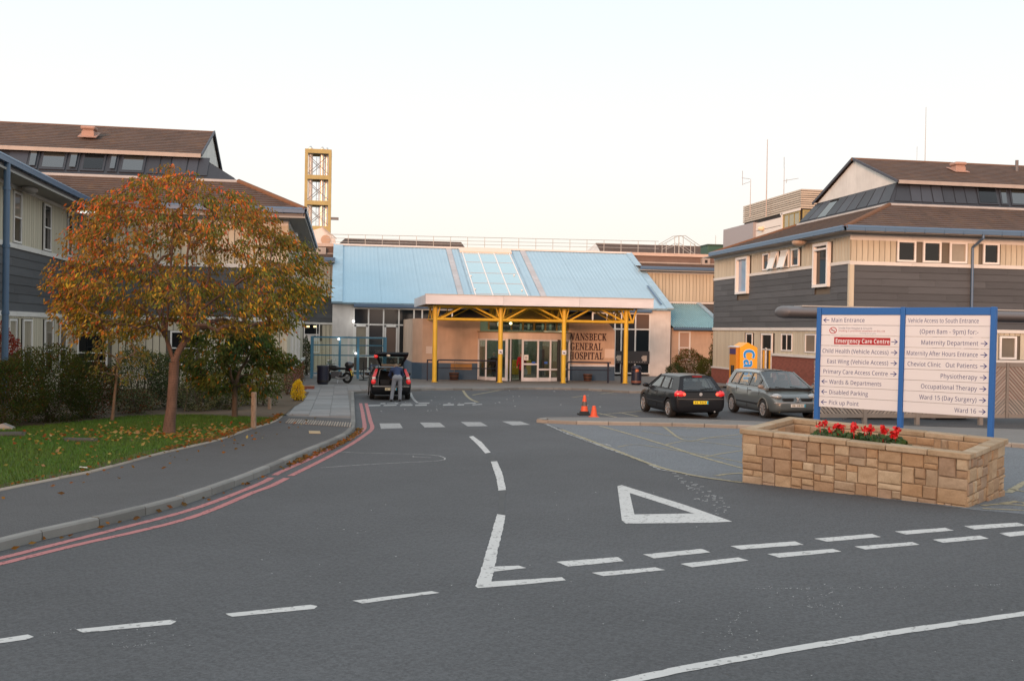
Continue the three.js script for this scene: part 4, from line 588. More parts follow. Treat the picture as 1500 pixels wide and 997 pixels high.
// ================================================================ entrance hall
reseed(404);
const ZH = -73, ZW = -62.6;
{
  const B = building('hospital_entrance_building', 'entrance hall with a sloping pale blue metal roof and revolving door', 'building', V(12, gy(0, -66), -66));
  const F = new Face('z', ZH, 1), P = (x, y) => F.px(x, y), xl = P(487, 441)[0], xr = P(983, 449.5)[0], xp = P(518, 450)[0], xq = P(953, 457)[0], ye = 4.16, yb = -1.4;
  new MB().box(xl, xp, yb, 4.0, -84, ZH).build('pier', M.pier, B); new MB().box(xq, xr, yb, 4.0, -84, ZH).build('pier', M.pier, B);
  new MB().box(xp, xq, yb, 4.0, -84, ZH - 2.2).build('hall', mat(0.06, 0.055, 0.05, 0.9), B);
  const glz = (name, m, parent, p0, p1, yy0, yy1, d0 = -0.06, d1 = -0.03) => { const a = P(p0, 480)[0], b = P(p1, 480)[0]; return F.piece(name, m, parent, a, b, yy0, yy1, d0, d1); };
  // glazed screens
  const yg = [P(520, 451)[1], P(520, 474.8)[1], P(520, 522)[1], -0.68];
  const screen = (name, xs, rows, mats, lo) => {
    const b = new MB(); for (const x of xs) { const a = P(x, 480)[0]; F.box(b, a - 0.05, a + 0.05, lo, yg[0] + 0.05, -0.09, 0.03); } const A = P(xs[0], 480)[0] - 0.05, Z = P(xs[xs.length - 1], 480)[0] + 0.05;
    for (const y of rows) F.box(b, A, Z, y - 0.05, y + 0.05, -0.085, 0.025); const S = b.build(name, M.upvc, B);
    for (let i = 0; i < xs.length - 1; i++) for (let j = 0; j < rows.length - 1; j++) F.piece('pane', mats(i, j), S, P(xs[i], 480)[0] + 0.05, P(xs[i + 1], 480)[0] - 0.05, rows[j + 1] + 0.05, rows[j] - 0.05, -0.06, -0.035);
    return S;
  };
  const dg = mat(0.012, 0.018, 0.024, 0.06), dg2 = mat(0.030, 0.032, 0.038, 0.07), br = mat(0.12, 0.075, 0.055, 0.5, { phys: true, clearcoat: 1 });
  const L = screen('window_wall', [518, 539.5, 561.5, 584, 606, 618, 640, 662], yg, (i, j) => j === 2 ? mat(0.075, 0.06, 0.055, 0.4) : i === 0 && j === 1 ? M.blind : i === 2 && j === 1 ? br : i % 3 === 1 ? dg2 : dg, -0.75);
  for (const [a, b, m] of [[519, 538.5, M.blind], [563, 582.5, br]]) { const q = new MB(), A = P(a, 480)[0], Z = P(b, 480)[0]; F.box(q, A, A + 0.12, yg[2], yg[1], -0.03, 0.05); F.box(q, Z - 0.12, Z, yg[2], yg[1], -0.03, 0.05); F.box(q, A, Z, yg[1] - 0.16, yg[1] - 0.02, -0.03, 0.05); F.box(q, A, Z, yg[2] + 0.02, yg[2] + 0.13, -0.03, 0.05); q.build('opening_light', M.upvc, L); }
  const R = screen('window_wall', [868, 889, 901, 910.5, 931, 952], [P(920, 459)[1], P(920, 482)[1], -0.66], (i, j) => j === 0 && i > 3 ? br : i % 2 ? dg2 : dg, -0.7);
  { const a = P(902, 480)[0], b = P(952, 480)[0]; const pn = F.piece('information_panel', mat(0.045, 0.045, 0.05, 0.5), R, a, b, 0.05, 0.98, 0.05, 0.07); for (const x of [906.5, 944]) { const c = P(x, 480)[0]; F.piece('panel_emblem', mat(0.5, 0.42, 0.36, 0.6), R, c - 0.2, c + 0.12, 0.42, 0.58, 0.072, 0.08); F.piece('panel_emblem', mat(0.5, 0.42, 0.36, 0.6), R, c - 0.12, c + 0.2, 0.26, 0.66, 0.071, 0.078); } for (let i = 0; i < 11; i++) F.piece('panel_mark', M.palegrey, R, a + 0.2 + i * 0.2, a + 0.28 + i * 0.2, 0.16, 0.21, 0.072, 0.076); }
  // sloping roof of profiled sheets
  const zE = ZH + 0.35, yE = ye - 0.02, zR = -84, yR = onZ(489, 359, -84).y, N = V(0, zE - zR, yR - yE).normalize(), at = (x, t, o = 0) => V(x, lerp(yE, yR, t), lerp(zE, zR, t)).addScaledVector(N, o), nR = N;
  const rx = (px, py) => onP(px, py, V(0, yE, zE), nR).x;
  const prof = (parent, name, m, a, b, t0 = 0, t1 = 1, pitch = 0.30, h = 0.007) => { const g = new MB(), n = Math.max(1, Math.round((b - a) / pitch)), w = (b - a) / n; for (let i = 0; i < n; i++) { const x = a + i * w, s = [[0, 0], [0.50, 0], [0.60, h], [0.90, h], [1, 0]]; for (let k = 0; k < 4; k++) g.quad(at(x + s[k][0] * w, t0, s[k][1]), at(x + s[k + 1][0] * w, t0, s[k + 1][1]), at(x + s[k + 1][0] * w, t1, s[k + 1][1]), at(x + s[k][0] * w, t1, s[k][1])); } return g.build(name, m, parent); };
  const roof = new MB().slab(at(xl, 0, -0.12), at(xr, 0, -0.12), at(xr, 1, -0.12), at(xl, 1, -0.12), 0.1).build('roof', M.blueTrim, B);
  const g0 = rx(662, 400), g1 = rx(671, 400), k0 = rx(686, 400), k1 = rx(757.5, 400), h0 = rx(776, 400), h1 = rx(785, 400), vl = rx(502, 400), vr = rx(938, 400);
  const cuts = [[vl, lerp(vl, g0, 0.33)], [lerp(vl, g0, 0.33), lerp(vl, g0, 0.67)], [lerp(vl, g0, 0.67), g0], [g1, k0 - 0.3], [k1 + 0.35, h0], [h1, lerp(h1, vr, 0.33)], [lerp(h1, vr, 0.33), lerp(h1, vr, 0.67)], [lerp(h1, vr, 0.67), vr]];
  for (const [a, b] of cuts) { prof(roof, 'roof_sheet', M.blueSheet, a + 0.004, b - 0.004, 0, 0.49, 0.3); prof(roof, 'roof_sheet', M.blueSheet, a + 0.004, b - 0.004, 0.485, 1, 0.3, 0.012); }
  for (const [a, b] of [[g0, g1], [h0, h1]]) for (let i = 0; i < 7; i++) new MB().slab(at(a + 0.02, i / 7 + 0.002, 0.01), at(b - 0.02, i / 7 + 0.002, 0.01), at(b - 0.02, (i + 1) / 7 - 0.002, 0.01), at(a + 0.02, (i + 1) / 7 - 0.002, 0.01), 0.03).build('grey_roof_strip', M.greyBand, roof);
  for (const [a, b] of [[xl - 0.08, vl], [vr, xr + 0.08]]) new MB().slab(at(a, -0.01, -0.02), at(b, -0.01, -0.02), at(b, 1.01, -0.02), at(a, 1.01, -0.02), 0.13).build('verge', M.blueTrim, roof);
  { const c = rx(968, 435); new MB().slab(at(c - 0.55, 0.05, 0.1), at(c - 0.4, 0.05, 0.1), at(c - 0.4, 0.36, 0.1), at(c - 0.55, 0.36, 0.1), 0.03).build('verge_gap', M.gutter, roof); }
  { const b = new MB(); b.box(xl, xr, yR + 0.0, yR + 0.14, zR - 0.2, zR + 0.15); b.build('ridge_flashing', mat(0.62, 0.6, 0.58, 0.6), roof); const c = new MB(); c.box(xp, xq, yE - 0.30, yE - 0.1, zE - 0.15, zE + 0.02); c.build('gutter', M.gutter, roof); }
  new MB().box(xp, xq, yg[0] + 0.05, yE - 0.2, ZH - 0.1, ZH + 0.12).build('eave', M.vergeDark, B);
  { // roof light
    const rl = new MB().slab(at(k0 - 0.22, 0.0, 0.0), at(k1 + 0.22, 0.0, 0.0), at(k1 + 0.22, 0.985, 0.0), at(k0 - 0.22, 0.985, 0.0), 0.075).build('roof_light', M.blueTrim, roof), rows = [0.0, 0.16, 0.34, 0.52, 0.72, 0.93];
    for (let i = 0; i < 3; i++) for (let j = 0; j < 5; j++) { const a = lerp(k0, k1, i / 3) + 0.03, b = lerp(k0, k1, (i + 1) / 3) - 0.03; new MB().slab(at(a, rows[j] + 0.004, 0.08), at(b, rows[j] + 0.004, 0.08), at(b, rows[j + 1] - 0.004, 0.08), at(a, rows[j + 1] - 0.004, 0.08), 0.02).build('pane', M.skylight, rl); }
    for (let i = 0; i <= 3; i++) { const x = lerp(k0, k1, i / 3); new MB().slab(at(x - 0.04, 0, 0.08), at(x + 0.04, 0, 0.08), at(x + 0.04, 0.97, 0.08), at(x - 0.04, 0.97, 0.08), 0.07).build('glazing_bar', M.upvc, rl); }
    for (const t of rows.slice(1, 5)) new MB().slab(at(k0, t - 0.003, 0.08), at(k1, t - 0.003, 0.08), at(k1, t + 0.003, 0.08), at(k0, t + 0.003, 0.08), 0.035).build('glazing_bar', M.greyBand, rl);
    new MB().slab(at(k0 - 0.2, 0.905, 0.09), at(k1 + 0.2, 0.905, 0.09), at(k1 + 0.2, 0.965, 0.09), at(k0 - 0.2, 0.965, 0.09), 0.13).build('capping', mat(0.72, 0.6, 0.5, 0.6), rl);
    for (const [x, t] of [[0.02, 0.45], [0.02, 0.22], [0.9, 0.48], [0.93, 0.22]]) { const p = at(lerp(k0, k1, x), t, 0.16); new MB().sphere(p, 0.07).build('roof_light_catch', M.upvc, rl); }
  }
  // rendered walls either side of the door
  const Wf = new Face('z', ZW, 1), w = (x, y) => Wf.px(x, y), lx0 = w(618.5, 500)[0], lx1 = w(703, 500)[0], rx0 = w(833, 500)[0], rx1 = w(900.7, 500)[0], yt = 3.0, yd = 0.30;
  const wall = new MB(); wall.prism([[lx0, -ZW], [lx1, -ZW], [lx1, -ZH + 0.2], [lx0 - 0.55, -ZH + 0.2], [lx0 - 0.55, -ZW + 0.75]].map(p => [p[0], p[1]]), 'z', 0, yt - yb); wall.g.forEach(g => { g.rotateX(-Math.PI / 2); g.translate(0, yb, 0); });
  { const g = wall.g[0]; g.computeVertexNormals(); } wall.build('wall', M.salmon, B);
  new MB().prism([[rx0, yb], [rx1, yb], [rx1, yt - 0.55], [rx1 - 0.4, yt - 0.12], [rx0, yt - 0.12]], 'z', -9, 0).g.forEach(g => { g.translate(0, 0, ZW); put('wall', boxUV(g), M.salmon, B); });
  { const b = new MB(); b.box(lx0, lx1, yb, yd, ZW, ZW + 0.02); b.build('painted_base', M.blueBase, B); const d = new MB(); d.box(rx0, rx1 + 0.015, yb, yd - 0.12, ZW, ZW + 0.02); d.build('painted_base', M.blueBase, B); const c = new MB(); c.slab(V(lx0 - 0.56, yb, ZW - 0.75), V(lx0 - 0.0, yb, ZW + 0.02), V(lx0, yd, ZW + 0.02), V(lx0 - 0.56, yd, ZW - 0.75), 0.015); c.box(lx0 - 0.57, lx0 - 0.55, yb, yd, ZH + 0.3, ZW - 0.75); c.build('painted_base', M.blueBase, B); }
  new MB().box(rx0, rx1, yd - 0.12, yd, ZW, ZW + 0.025).build('dado_strip', M.fascia, B);
  Wf.piece('wall_panel', mat(0.34, 0.175, 0.05, 0.7), B, w(660, 540)[0], w(691, 540)[0], w(660, 541)[1], w(660, 532.5)[1], 0.02, 0.05);
  Wf.piece('wall_notice', mat(0.62, 0.54, 0.48, 0.6), B, w(624, 510)[0], w(633, 510)[0], w(624, 517.5)[1], w(624, 507)[1], 0.0, 0.02); Wf.piece('wall_notice', mat(0.66, 0.56, 0.49, 0.6), B, w(886, 520)[0], w(900, 520)[0], w(886, 524)[1], w(886, 511)[1], 0.0, 0.02);
  // raised lettering
  for (const [s, x1, yt0, h] of [['WANSBECK', 888.5, 499, 10.6], ['GENERAL', 882.5, 513, 10.6], ['HOSPITAL', 884, 526.5, 10.6]]) {
    const p = w(x1, yt0), size = (h / FOCAL) * 65, word = s.split(''), full = [...word].map(c => fontSerif.data.glyphs[c].ha * size / fontSerif.data.resolution), SX = 0.66, tot = full.reduce((a, b) => a + b, 0) * SX; let x = p[0] - tot;
    const grp = new MB(); word.forEach((c, i) => { const g = new TextGeometry(c, { font: fontSerif, size, depth: 0.035, curveSegments: 5, bevelEnabled: false }); g.scale(SX, 1, 1); g.translate(x, p[1], ZW + 0.005); x += full[i] * SX; put('letter', boxUV(g), M.letter, B); });
  }
  // hall behind the revolving door
  { const b = new MB(); b.box(lx1 - 0.1, rx0 + 0.1, yb, 3.0, -71.2, -71); b.build('hall_wall', mat(0.17, 0.19, 0.14, 0.8), B); const c = new MB(); c.box(lx1 - 0.1, rx0 + 0.1, yb, -0.68, -71, ZW); c.build('hall_floor', mat(0.15, 0.13, 0.11, 0.5), B); const d = new MB(); d.box(lx1 - 0.1, rx0 + 0.1, 3.0, 3.1, -71, ZW); d.build('hall_ceiling', M.palegrey, B);
    for (const [x, z] of [[9.6, -65], [11.4, -66.5], [13.2, -65], [10.4, -69.5], [12.8, -69.5]]) { const p = new MB().box(x - 0.55, x + 0.55, 2.96, 2.99, z - 0.3, z + 0.3).build('ceiling_lamp', new THREE.MeshStandardMaterial({ color: C(1, 1, 1), emissive: C(0.95, 1, 0.8), emissiveIntensity: 1.0 }), B); const q = new THREE.PointLight(C(0.9, 1, 0.78), 2.6); q.position.set(x, 2.86, z).sub(B._off); q.castShadow = true; q.shadow.radius = 20; q.name = 'lamp_light'; B.add(q); }
    for (const [x, z, ww, h, m] of [[9.9, -69, 0.9, 1.1, M.timber], [12.2, -70, 1.6, 1.0, M.yellow], [13.4, -68.6, 0.5, 1.8, M.darkgrey]]) new MB().rbox(x - ww / 2, x + ww / 2, -0.68, -0.68 + h, z - 0.3, z + 0.3, 0.04).build('hall_furniture', m, B);
    for (const [x, y, c1] of [[11.1, 0.9, M.paintedSkyBlue], [12.6, 1.4, M.palegrey], [9.6, 1.2, M.upvc]]) new MB().box(x - 0.35, x + 0.35, y, y + 0.5, -70.98, -70.94).build('hall_notice', c1, B); }
  // clerestory over the door
  { const a = w(716, 478)[0], b = w(832, 478)[0], y0 = w(770, 484)[1] + 0.02, y1 = w(770, 471)[1], q = new MB(); for (let i = 0; i <= 7; i++) { const x = lerp(a, b, i / 7); q.box(x - 0.05, x + 0.05, y0, y1, ZW - 0.1, ZW); } q.box(a, b, y1 - 0.06, y1 + 0.8, ZW - 0.1, ZW); const cl = q.build('clerestory', mat(0.30, 0.19, 0.04, 0.6), B); for (let i = 0; i < 7; i++) piece('pane', M.glassDark, cl, lerp(a, b, i / 7) + 0.05, lerp(a, b, (i + 1) / 7) - 0.05, y0, y1 - 0.06, ZW - 0.06, ZW - 0.04); for (const t of [0.3, 0.42, 0.52, 0.7, 0.8]) piece('lit_tube', new THREE.MeshStandardMaterial({ color: C(1, 1, .9), emissive: C(0.9, 1, 0.75), emissiveIntensity: 0.7 }), B, lerp(a, b, t), lerp(a, b, t) + 0.12, y0 + 0.05, y1 - 0.12, ZW - 0.9, ZW - 0.84); }
  // revolving door drum
  const cx = (w(700, 520)[0] + w(834, 520)[0]) / 2, rad = (w(834, 520)[0] - w(700, 520)[0]) / 2, floor = -0.68, yh0 = w(768, 493.5)[1] - 0.12, yh1 = w(768, 483)[1] - 0.16, dep = 0.72;
  const arc = (th, r = rad, y = 0) => V(cx + Math.sin(th) * r, y, ZW + Math.cos(th) * r * dep), D = (r, y0, y1, n, b = new MB(), th0 = -Math.PI / 2, th1 = Math.PI / 2, t = 0.08) => { for (let i = 0; i < n; i++) { const p = lerp(th0, th1, i / n), q = lerp(th0, th1, (i + 1) / n); b.hexa(arc(p, r, y0), arc(q, r, y0), arc(q, r, y1), arc(p, r, y1), arc(p, r - t, y0), arc(q, r - t, y0), arc(q, r - t, y1), arc(p, r - t, y1)); } return b; };
  const drum = D(rad + 0.02, yh0, yh1, 28).build('revolving_door', mat(0.70, 0.56, 0.45, 0.5, { map: D3 }), B);
  { const b = new MB(); const s = new THREE.Shape(); for (let i = 0; i <= 24; i++) { const p = arc(lerp(-Math.PI / 2, Math.PI / 2, i / 24), rad); i ? s.lineTo(p.x, -p.z) : s.moveTo(p.x, -p.z); } const g = new THREE.ShapeGeometry(s); g.rotateX(-Math.PI / 2); g.translate(0, yh1 - 0.02, 0); b.add(g); b.build('drum_roof', M.palegrey, drum); const f = new THREE.ShapeGeometry(s); f.rotateX(-Math.PI / 2); f.translate(0, yh0 + 0.06, 0); put('drum_ceiling', boxUV(f), M.palegrey, drum); }
  D(rad + 0.06, yh1 - 0.02, yh1 + 0.04, 28).build('drum_rim', M.canopySoffit, drum);
  const posts = [[-90, 0.09], [-62, 0.09], [-29, 0.16], [-24, 0.07], [-9, 0.12], [10, 0.10], [27, 0.10], [40, 0.12], [52, 0.06], [74, 0.09], [90, 0.09]].map(([d, t]) => [d * Math.PI / 180, t]);
  for (const [th, t] of posts) { const p = arc(th, rad - 0.03); new MB().box(p.x - t / 2, p.x + t / 2, floor, yh0, p.z - 0.06, p.z + 0.06).build('door_post', th > 0.5 && th < 0.75 && t > 0.11 ? M.black : M.fascia, drum); }
  for (const [a, b, lo, mid] of [[-90, -62, 0.12, 0], [-62, -31, 0.12, 0], [-9, 10, 0.14, 0.98], [10, 27, 0.14, 0.66], [27, 39, 0.14, 0.66], [53, 73, 0.12, 0.66], [74, 90, 0.12, 0]]) {
    const p = a * Math.PI / 180, q = b * Math.PI / 180, n = 3; D(rad - 0.02, floor, floor + lo + 0.08, n, new MB(), p, q, 0.06).build('door_rail', M.fascia, drum); if (mid) D(rad - 0.02, floor + mid, floor + mid + 0.1, n, new MB(), p, q, 0.06).build('door_rail', M.fascia, drum); D(rad - 0.02, yh0 - 0.1, yh0, n, new MB(), p, q, 0.06).build('door_rail', M.fascia, drum); D(rad - 0.045, floor + lo + 0.08, yh0 - 0.1, n, new MB(), p, q, 0.012).build('pane', M.tint, drum);
  }
  for (const th of [-0.42, 0.76]) { const p = arc(th, rad - 0.1); new MB().box(p.x - 0.08, p.x + 0.08, floor, yh0, p.z - 0.05, p.z + 0.05).build('door_seal', M.black, drum); }
  { const b = new MB(); b.bar(V(cx, 0.9, ZW + 0.3), arc(-0.75, rad * 0.85, 0.9), 0.05, 3.0); b.build('turning_leaf', M.tint, drum); for (const [t, y] of [[0.08, 1.0], [0.36, 1.0]]) { const p = arc(t, rad - 0.02); new MB().box(p.x - 0.1, p.x + 0.1, y - 0.62, y - 0.5, p.z, p.z + 0.015).build('door_sticker', mat(0.02, 0.10, 0.42, 0.5), drum); } const p = arc(-0.125, rad - 0.02); new MB().box(p.x - 0.0, p.x + 0.26, 0.58, 0.9, p.z + 0.01, p.z + 0.022).build('door_notice', mat(0.7, 0.7, 0.7, 0.5), drum); new MB().box(p.x + 0.05, p.x + 0.2, 0.74, 0.78, p.z + 0.023, p.z + 0.026).box(p.x + 0.05, p.x + 0.2, 0.66, 0.69, p.z + 0.023, p.z + 0.026).build('notice_print', M.black, drum); }
}
// ================================================================ entrance canopy
{
  const zc = -58, zf = -56.9, zb = -66, B = building('entrance_canopy', 'yellow steel entrance canopy with a cream fascia and four columns', 'canopy', V(10, gy(0, zc, UP), zc));
  const Fc = new Face('z', zf, 1), x0 = Fc.px(623.5, 431)[0], x1 = Fc.px(957.8, 440)[0], yT = Fc.px(800, 434.8)[1] , y0 = Fc.px(800, 448.4)[1];
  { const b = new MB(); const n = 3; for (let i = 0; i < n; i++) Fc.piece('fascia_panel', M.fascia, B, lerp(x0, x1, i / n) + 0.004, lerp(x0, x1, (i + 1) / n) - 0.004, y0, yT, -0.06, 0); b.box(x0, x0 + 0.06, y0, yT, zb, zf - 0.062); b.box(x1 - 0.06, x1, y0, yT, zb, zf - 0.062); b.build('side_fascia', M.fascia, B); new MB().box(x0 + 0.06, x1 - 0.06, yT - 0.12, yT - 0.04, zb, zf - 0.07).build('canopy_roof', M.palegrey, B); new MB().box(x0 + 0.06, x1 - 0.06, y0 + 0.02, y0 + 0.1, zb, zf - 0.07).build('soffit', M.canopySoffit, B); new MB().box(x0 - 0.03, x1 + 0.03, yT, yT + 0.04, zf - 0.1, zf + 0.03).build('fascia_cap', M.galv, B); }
  const F = new Face('z', zc, 1), cx = [637, 733, 826, 917].map(p => F.px(p, 500)[0]), yc = F.px(780, 469.3)[1], yt = y0 - 0.06, xe = F.px(928, 472)[0];
  cx.forEach((x, i) => { const g = gy(x, zc, UP), b = new MB(); b.tube(V(x, g, zc), V(x, yt + 0.02, zc), 0.13, 0.13, 20); const c = b.build('column', M.yellow, B); new MB().tube(V(x, g, zc), V(x, g + 0.03, zc), 0.19, 0.19, 20).build('base_plate', M.yellow, c); if (i === 1 || i === 2) { new MB().rbox(x - 0.13, x + 0.13, 1.0, 1.26, zc + 0.125, zc + 0.14, 0.005).build('column_notice', mat(0.6, 0.62, 0.66, 0.5), c); new MB().tube(V(x - 0.05, 1.13, zc + 0.141), V(x + 0.06, 1.08, zc + 0.141), 0.03).build('notice_print', M.darkgrey, c); } });
  const truss = (z, xa, xb, cols, r = 0.055) => { const b = new MB(); b.tube(V(xa, yc, z), V(xb, yc, z), r * 1.5, r * 1.5, 12).tube(V(xa, yt, z), V(xb, yt, z), r * 1.3, r * 1.3, 12); for (let i = 0; i < cols.length - 1; i++) { const a = cols[i], c = cols[i + 1], m = (a + c) / 2; b.tube(V(a + 0.25, yc, z), V(m - 0.25, yt, z), r).tube(V(m + 0.25, yt, z), V(c - 0.05, yc, z), r).tube(V(a + 0.1, yc, z), V(a + 0.28, yt, z), r * 0.8).tube(V(c - 0.3, yt, z), V(c - 0.05, yc, z), r * 0.7); } b.tube(V(cols[cols.length - 1] + 0.1, yt, z), V(cols[cols.length - 1] + 0.35, yc, z), r).tube(V(xe - 0.05, yc, z), V(xe + 0.18, yt, z), r); return b; };
  truss(zc, cx[0] - 0.05, xe, cx).build('truss', M.yellow, B); truss(zc - 2.4, cx[0] - 0.05, xe, cx, 0.045).build('truss', M.yellow, B); truss(zc - 4.6, cx[0] - 0.05, xe, cx.map(x => x + 0.9), 0.04).build('truss', M.yellow, B);
  for (const x of [cx[0], ...cx.slice(1), xe - 0.1]) { const b = new MB(); b.tube(V(x, yc, zc), V(x, yc, zc - 4.6), 0.05).tube(V(x, yt, zc), V(x, yt, zc - 4.6), 0.05); for (let k = 0; k < 4; k++) { const z = zc - k * 1.15; b.tube(V(x, k % 2 ? yt : yc, z), V(x, k % 2 ? yc : yt, z - 1.15), 0.035); } b.build('cross_truss', M.yellow, B); }
  { const p = onZ(748, 473.5, -60.5); const b = new MB().sphere(p, 0.09, 1, 0.8, 1); const l = put('lamp', b.geo(), new THREE.MeshStandardMaterial({ color: C(1, 1, .8), emissive: C(1, 1, 0.45), emissiveIntensity: 3 }), B); const q = new THREE.PointLight(C(1, 0.95, 0.6), 0.8); q.position.copy(p).sub(B._off).add(V(0, -0.02, 0)); q.castShadow = true; q.shadow.radius = 8; q.name = 'lamp_light'; B.add(q); new MB().box(p.x - 0.05, p.x + 0.05, p.y + 0.08, y0 + 0.05, p.z - 0.05, p.z + 0.05).build('lamp_stem', M.darkgrey, B); }
}
// side wing with the small blue roof
reseed(505);
{
  const B = building('side_entrance_wing', 'low rendered wing with a small blue green roof right of the entrance hall', 'building', V(27, gy(0, -75), -75));
  const Z = -74.2, F = new Face('z', Z, 1), xa = F.px(984, 480)[0], xb = F.px(1054, 483)[0], ye = F.px(1020, 481)[1];
  new MB().box(xa, xb + 2, -1.4, ye, -80.2, Z).build('wall', M.salmon, B); const w = rectPx(F, 994, 485, 1011, 519); w[2] = 0.3; windowAt(F, B, w, { trans: [0.44], pane: [mat(0.40, 0.28, 0.22, 0.6, { phys: true, clearcoat: 0.6 })], f: 0.11, d: 0.07 });
  const top = V(xa, 4.72, -79.9), g = new MB(), e = V(xa, ye + 0.05, Z + 0.5), n = 22; for (let i = 0; i < n; i++) { const W0 = (xb + 0.3 - xa) / n, x = xa + i * W0, tw = 0.0; for (const [p, q, h0, h1] of [[0, .5, 0, 0], [.5, .6, 0, .05], [.6, .9, .05, .05], [.9, 1, .05, 0]]) g.quad(V(x + p * W0, e.y + h0, e.z), V(x + q * W0, e.y + h1, e.z), V(x + q * W0, top.y + h1, top.z), V(x + p * W0, top.y + h0, top.z)); }
  const rf = g.build('roof', M.blueGreen, B); new MB().bar(V(xb + 0.35, ye + 0.12, Z + 0.5), V(xb + 0.35, top.y + 0.1, top.z), 0.34, 0.1).build('verge', M.blueTrim, rf); new MB().box(xa, xb + 0.4, ye - 0.12, ye + 0.06, Z + 0.35, Z + 0.55).build('gutter', M.gutter, rf); { const p = onZ(1053, 500, Z + 0.1); new MB().tube(V(xb + 0.2, ye, Z + 0.3), V(xb + 0.2, -0.9, Z + 0.3), 0.06).build('downpipe', M.gutter, B); }
}
// chimney tower
{
  const z = -96, p0 = onZ(446, 300, z), p1 = onZ(484, 300, z), xa = p0.x + 0.1, xb = p1.x - 0.1, yT = onZ(465, 220, z).y, w = xb - xa, B = building('flue_tower', 'tall yellow steel flue tower with silver pipes behind the left building', 'tower', V((xa + xb) / 2, -1.2, z - 0.8)), za = z, zb = z - w * 0.8, t = 0.13;
  const levels = [218.5, 256.5, 294, 331].map(y => onZ(465, y, z).y); const yb = -1.2;
  for (const [x, zz] of [[xa, za], [xb, za], [xa, zb], [xb, zb]]) new MB().box(x - t, x + t, yb, yT, zz - t, zz + t).build('post', M.ochre, B);
  levels.forEach((y, i) => { const b = new MB(); b.box(xa - t, xb + t, y - 0.38, y, za - t * 1.05, za + t * 1.05).box(xa - t, xb + t, y - 0.38, y, zb - t * 1.05, zb + t * 1.05).box(xa - t * 1.05, xa + t * 1.05, y - 0.37, y - 0.01, zb, za).box(xb - t * 1.05, xb + t * 1.05, y - 0.37, y - 0.01, zb, za); const f = b.build('ring_beam', M.ochre, B); new MB().box(xa, xb, y - 0.2, y - 0.15, zb, za).build('grating', M.galv, f); });
  const ys = [...levels, -1]; for (let i = 0; i < 4; i++) { const b = new MB(); for (const zz of [za, zb]) b.bar(V(xa, ys[i + 1], zz), V(xb, ys[i] - 0.38, zz), 0.05, 0.05).bar(V(xb, ys[i + 1], zz), V(xa, ys[i] - 0.38, zz), 0.05, 0.05); b.build('cross_brace', M.darkgrey, B); }
  for (const [f, q, r] of [[0.16, 0.35, 0.23], [0.66, 0.4, 0.21], [0.86, 0.62, 0.19]]) { const x = lerp(xa, xb, f), zz = lerp(za, zb, q), b = new MB(); b.tube(V(x, yb, zz), V(x, yT + 0.28, zz), r, r, 18); const fl = b.build('flue_pipe', mat(0.68, 0.60, 0.54, 0.35, { metalness: 0.55 }), B); const c = new MB(); c.tube(V(x, yT + 0.28, zz), V(x, yT + 0.45, zz), r * 0.75, r * 0.4, 14); for (let k = 0; k < 16; k++) c.tube(V(x, yb + k * 1.05, zz), V(x, yb + k * 1.05 + 0.06, zz), r * 1.05, r * 1.05, 14); c.build('flue_band', M.steel, fl); }
  { const b = new MB(); for (const s of [0.42, 0.52]) b.tube(V(lerp(xa, xb, s), yb, zb + 0.3), V(lerp(xa, xb, s), yT - 0.4, zb + 0.3), 0.025, 0.025, 6); for (let k = 0; k < 40; k++) b.tube(V(lerp(xa, xb, 0.42), yb + k * 0.42, zb + 0.3), V(lerp(xa, xb, 0.52), yb + k * 0.42, zb + 0.3), 0.015, 0.015, 5); b.build('ladder', M.galv, B); const d = onZ(486, 320, z); new MB().box(xb, xb + 0.85, d.y - 0.12, d.y + 0.12, z - 0.1, z + 0.1).build('side_arm', M.darkgrey, B); }
  const H = building('boiler_house', 'small pale boiler house roof with a round window below the flue tower', 'building', V(onZ(478, 345, -92).x, -1.2, -92)); const a = onZ(455, 353, -92), b2 = onZ(491, 353, -92), tp = onZ(468, 333, -92);
  new MB().prism([[a.x, -1.2], [b2.x, -1.2], [b2.x, b2.y + 0.15], [tp.x + 0.2, tp.y], [a.x, a.y + 0.9]], 'z', -94.6, -92).build('wall', M.pier, H); { const c = onZ(477, 346, -91.9); const g = new THREE.CylinderGeometry(0.42, 0.42, 0.06, 24); g.rotateX(Math.PI / 2); g.translate(c.x, c.y - 0.3, -91.97); put('round_window', boxUV(g), mat(0.36, 0.22, 0.14, 0.35, { phys: true, clearcoat: 1 }), H); } new MB().bar(V(tp.x + 0.2, tp.y + 0.06, -91.9), V(b2.x + 0.1, b2.y + 0.2, -91.9), 0.1, 0.1).build('verge', M.flashing, H);
}
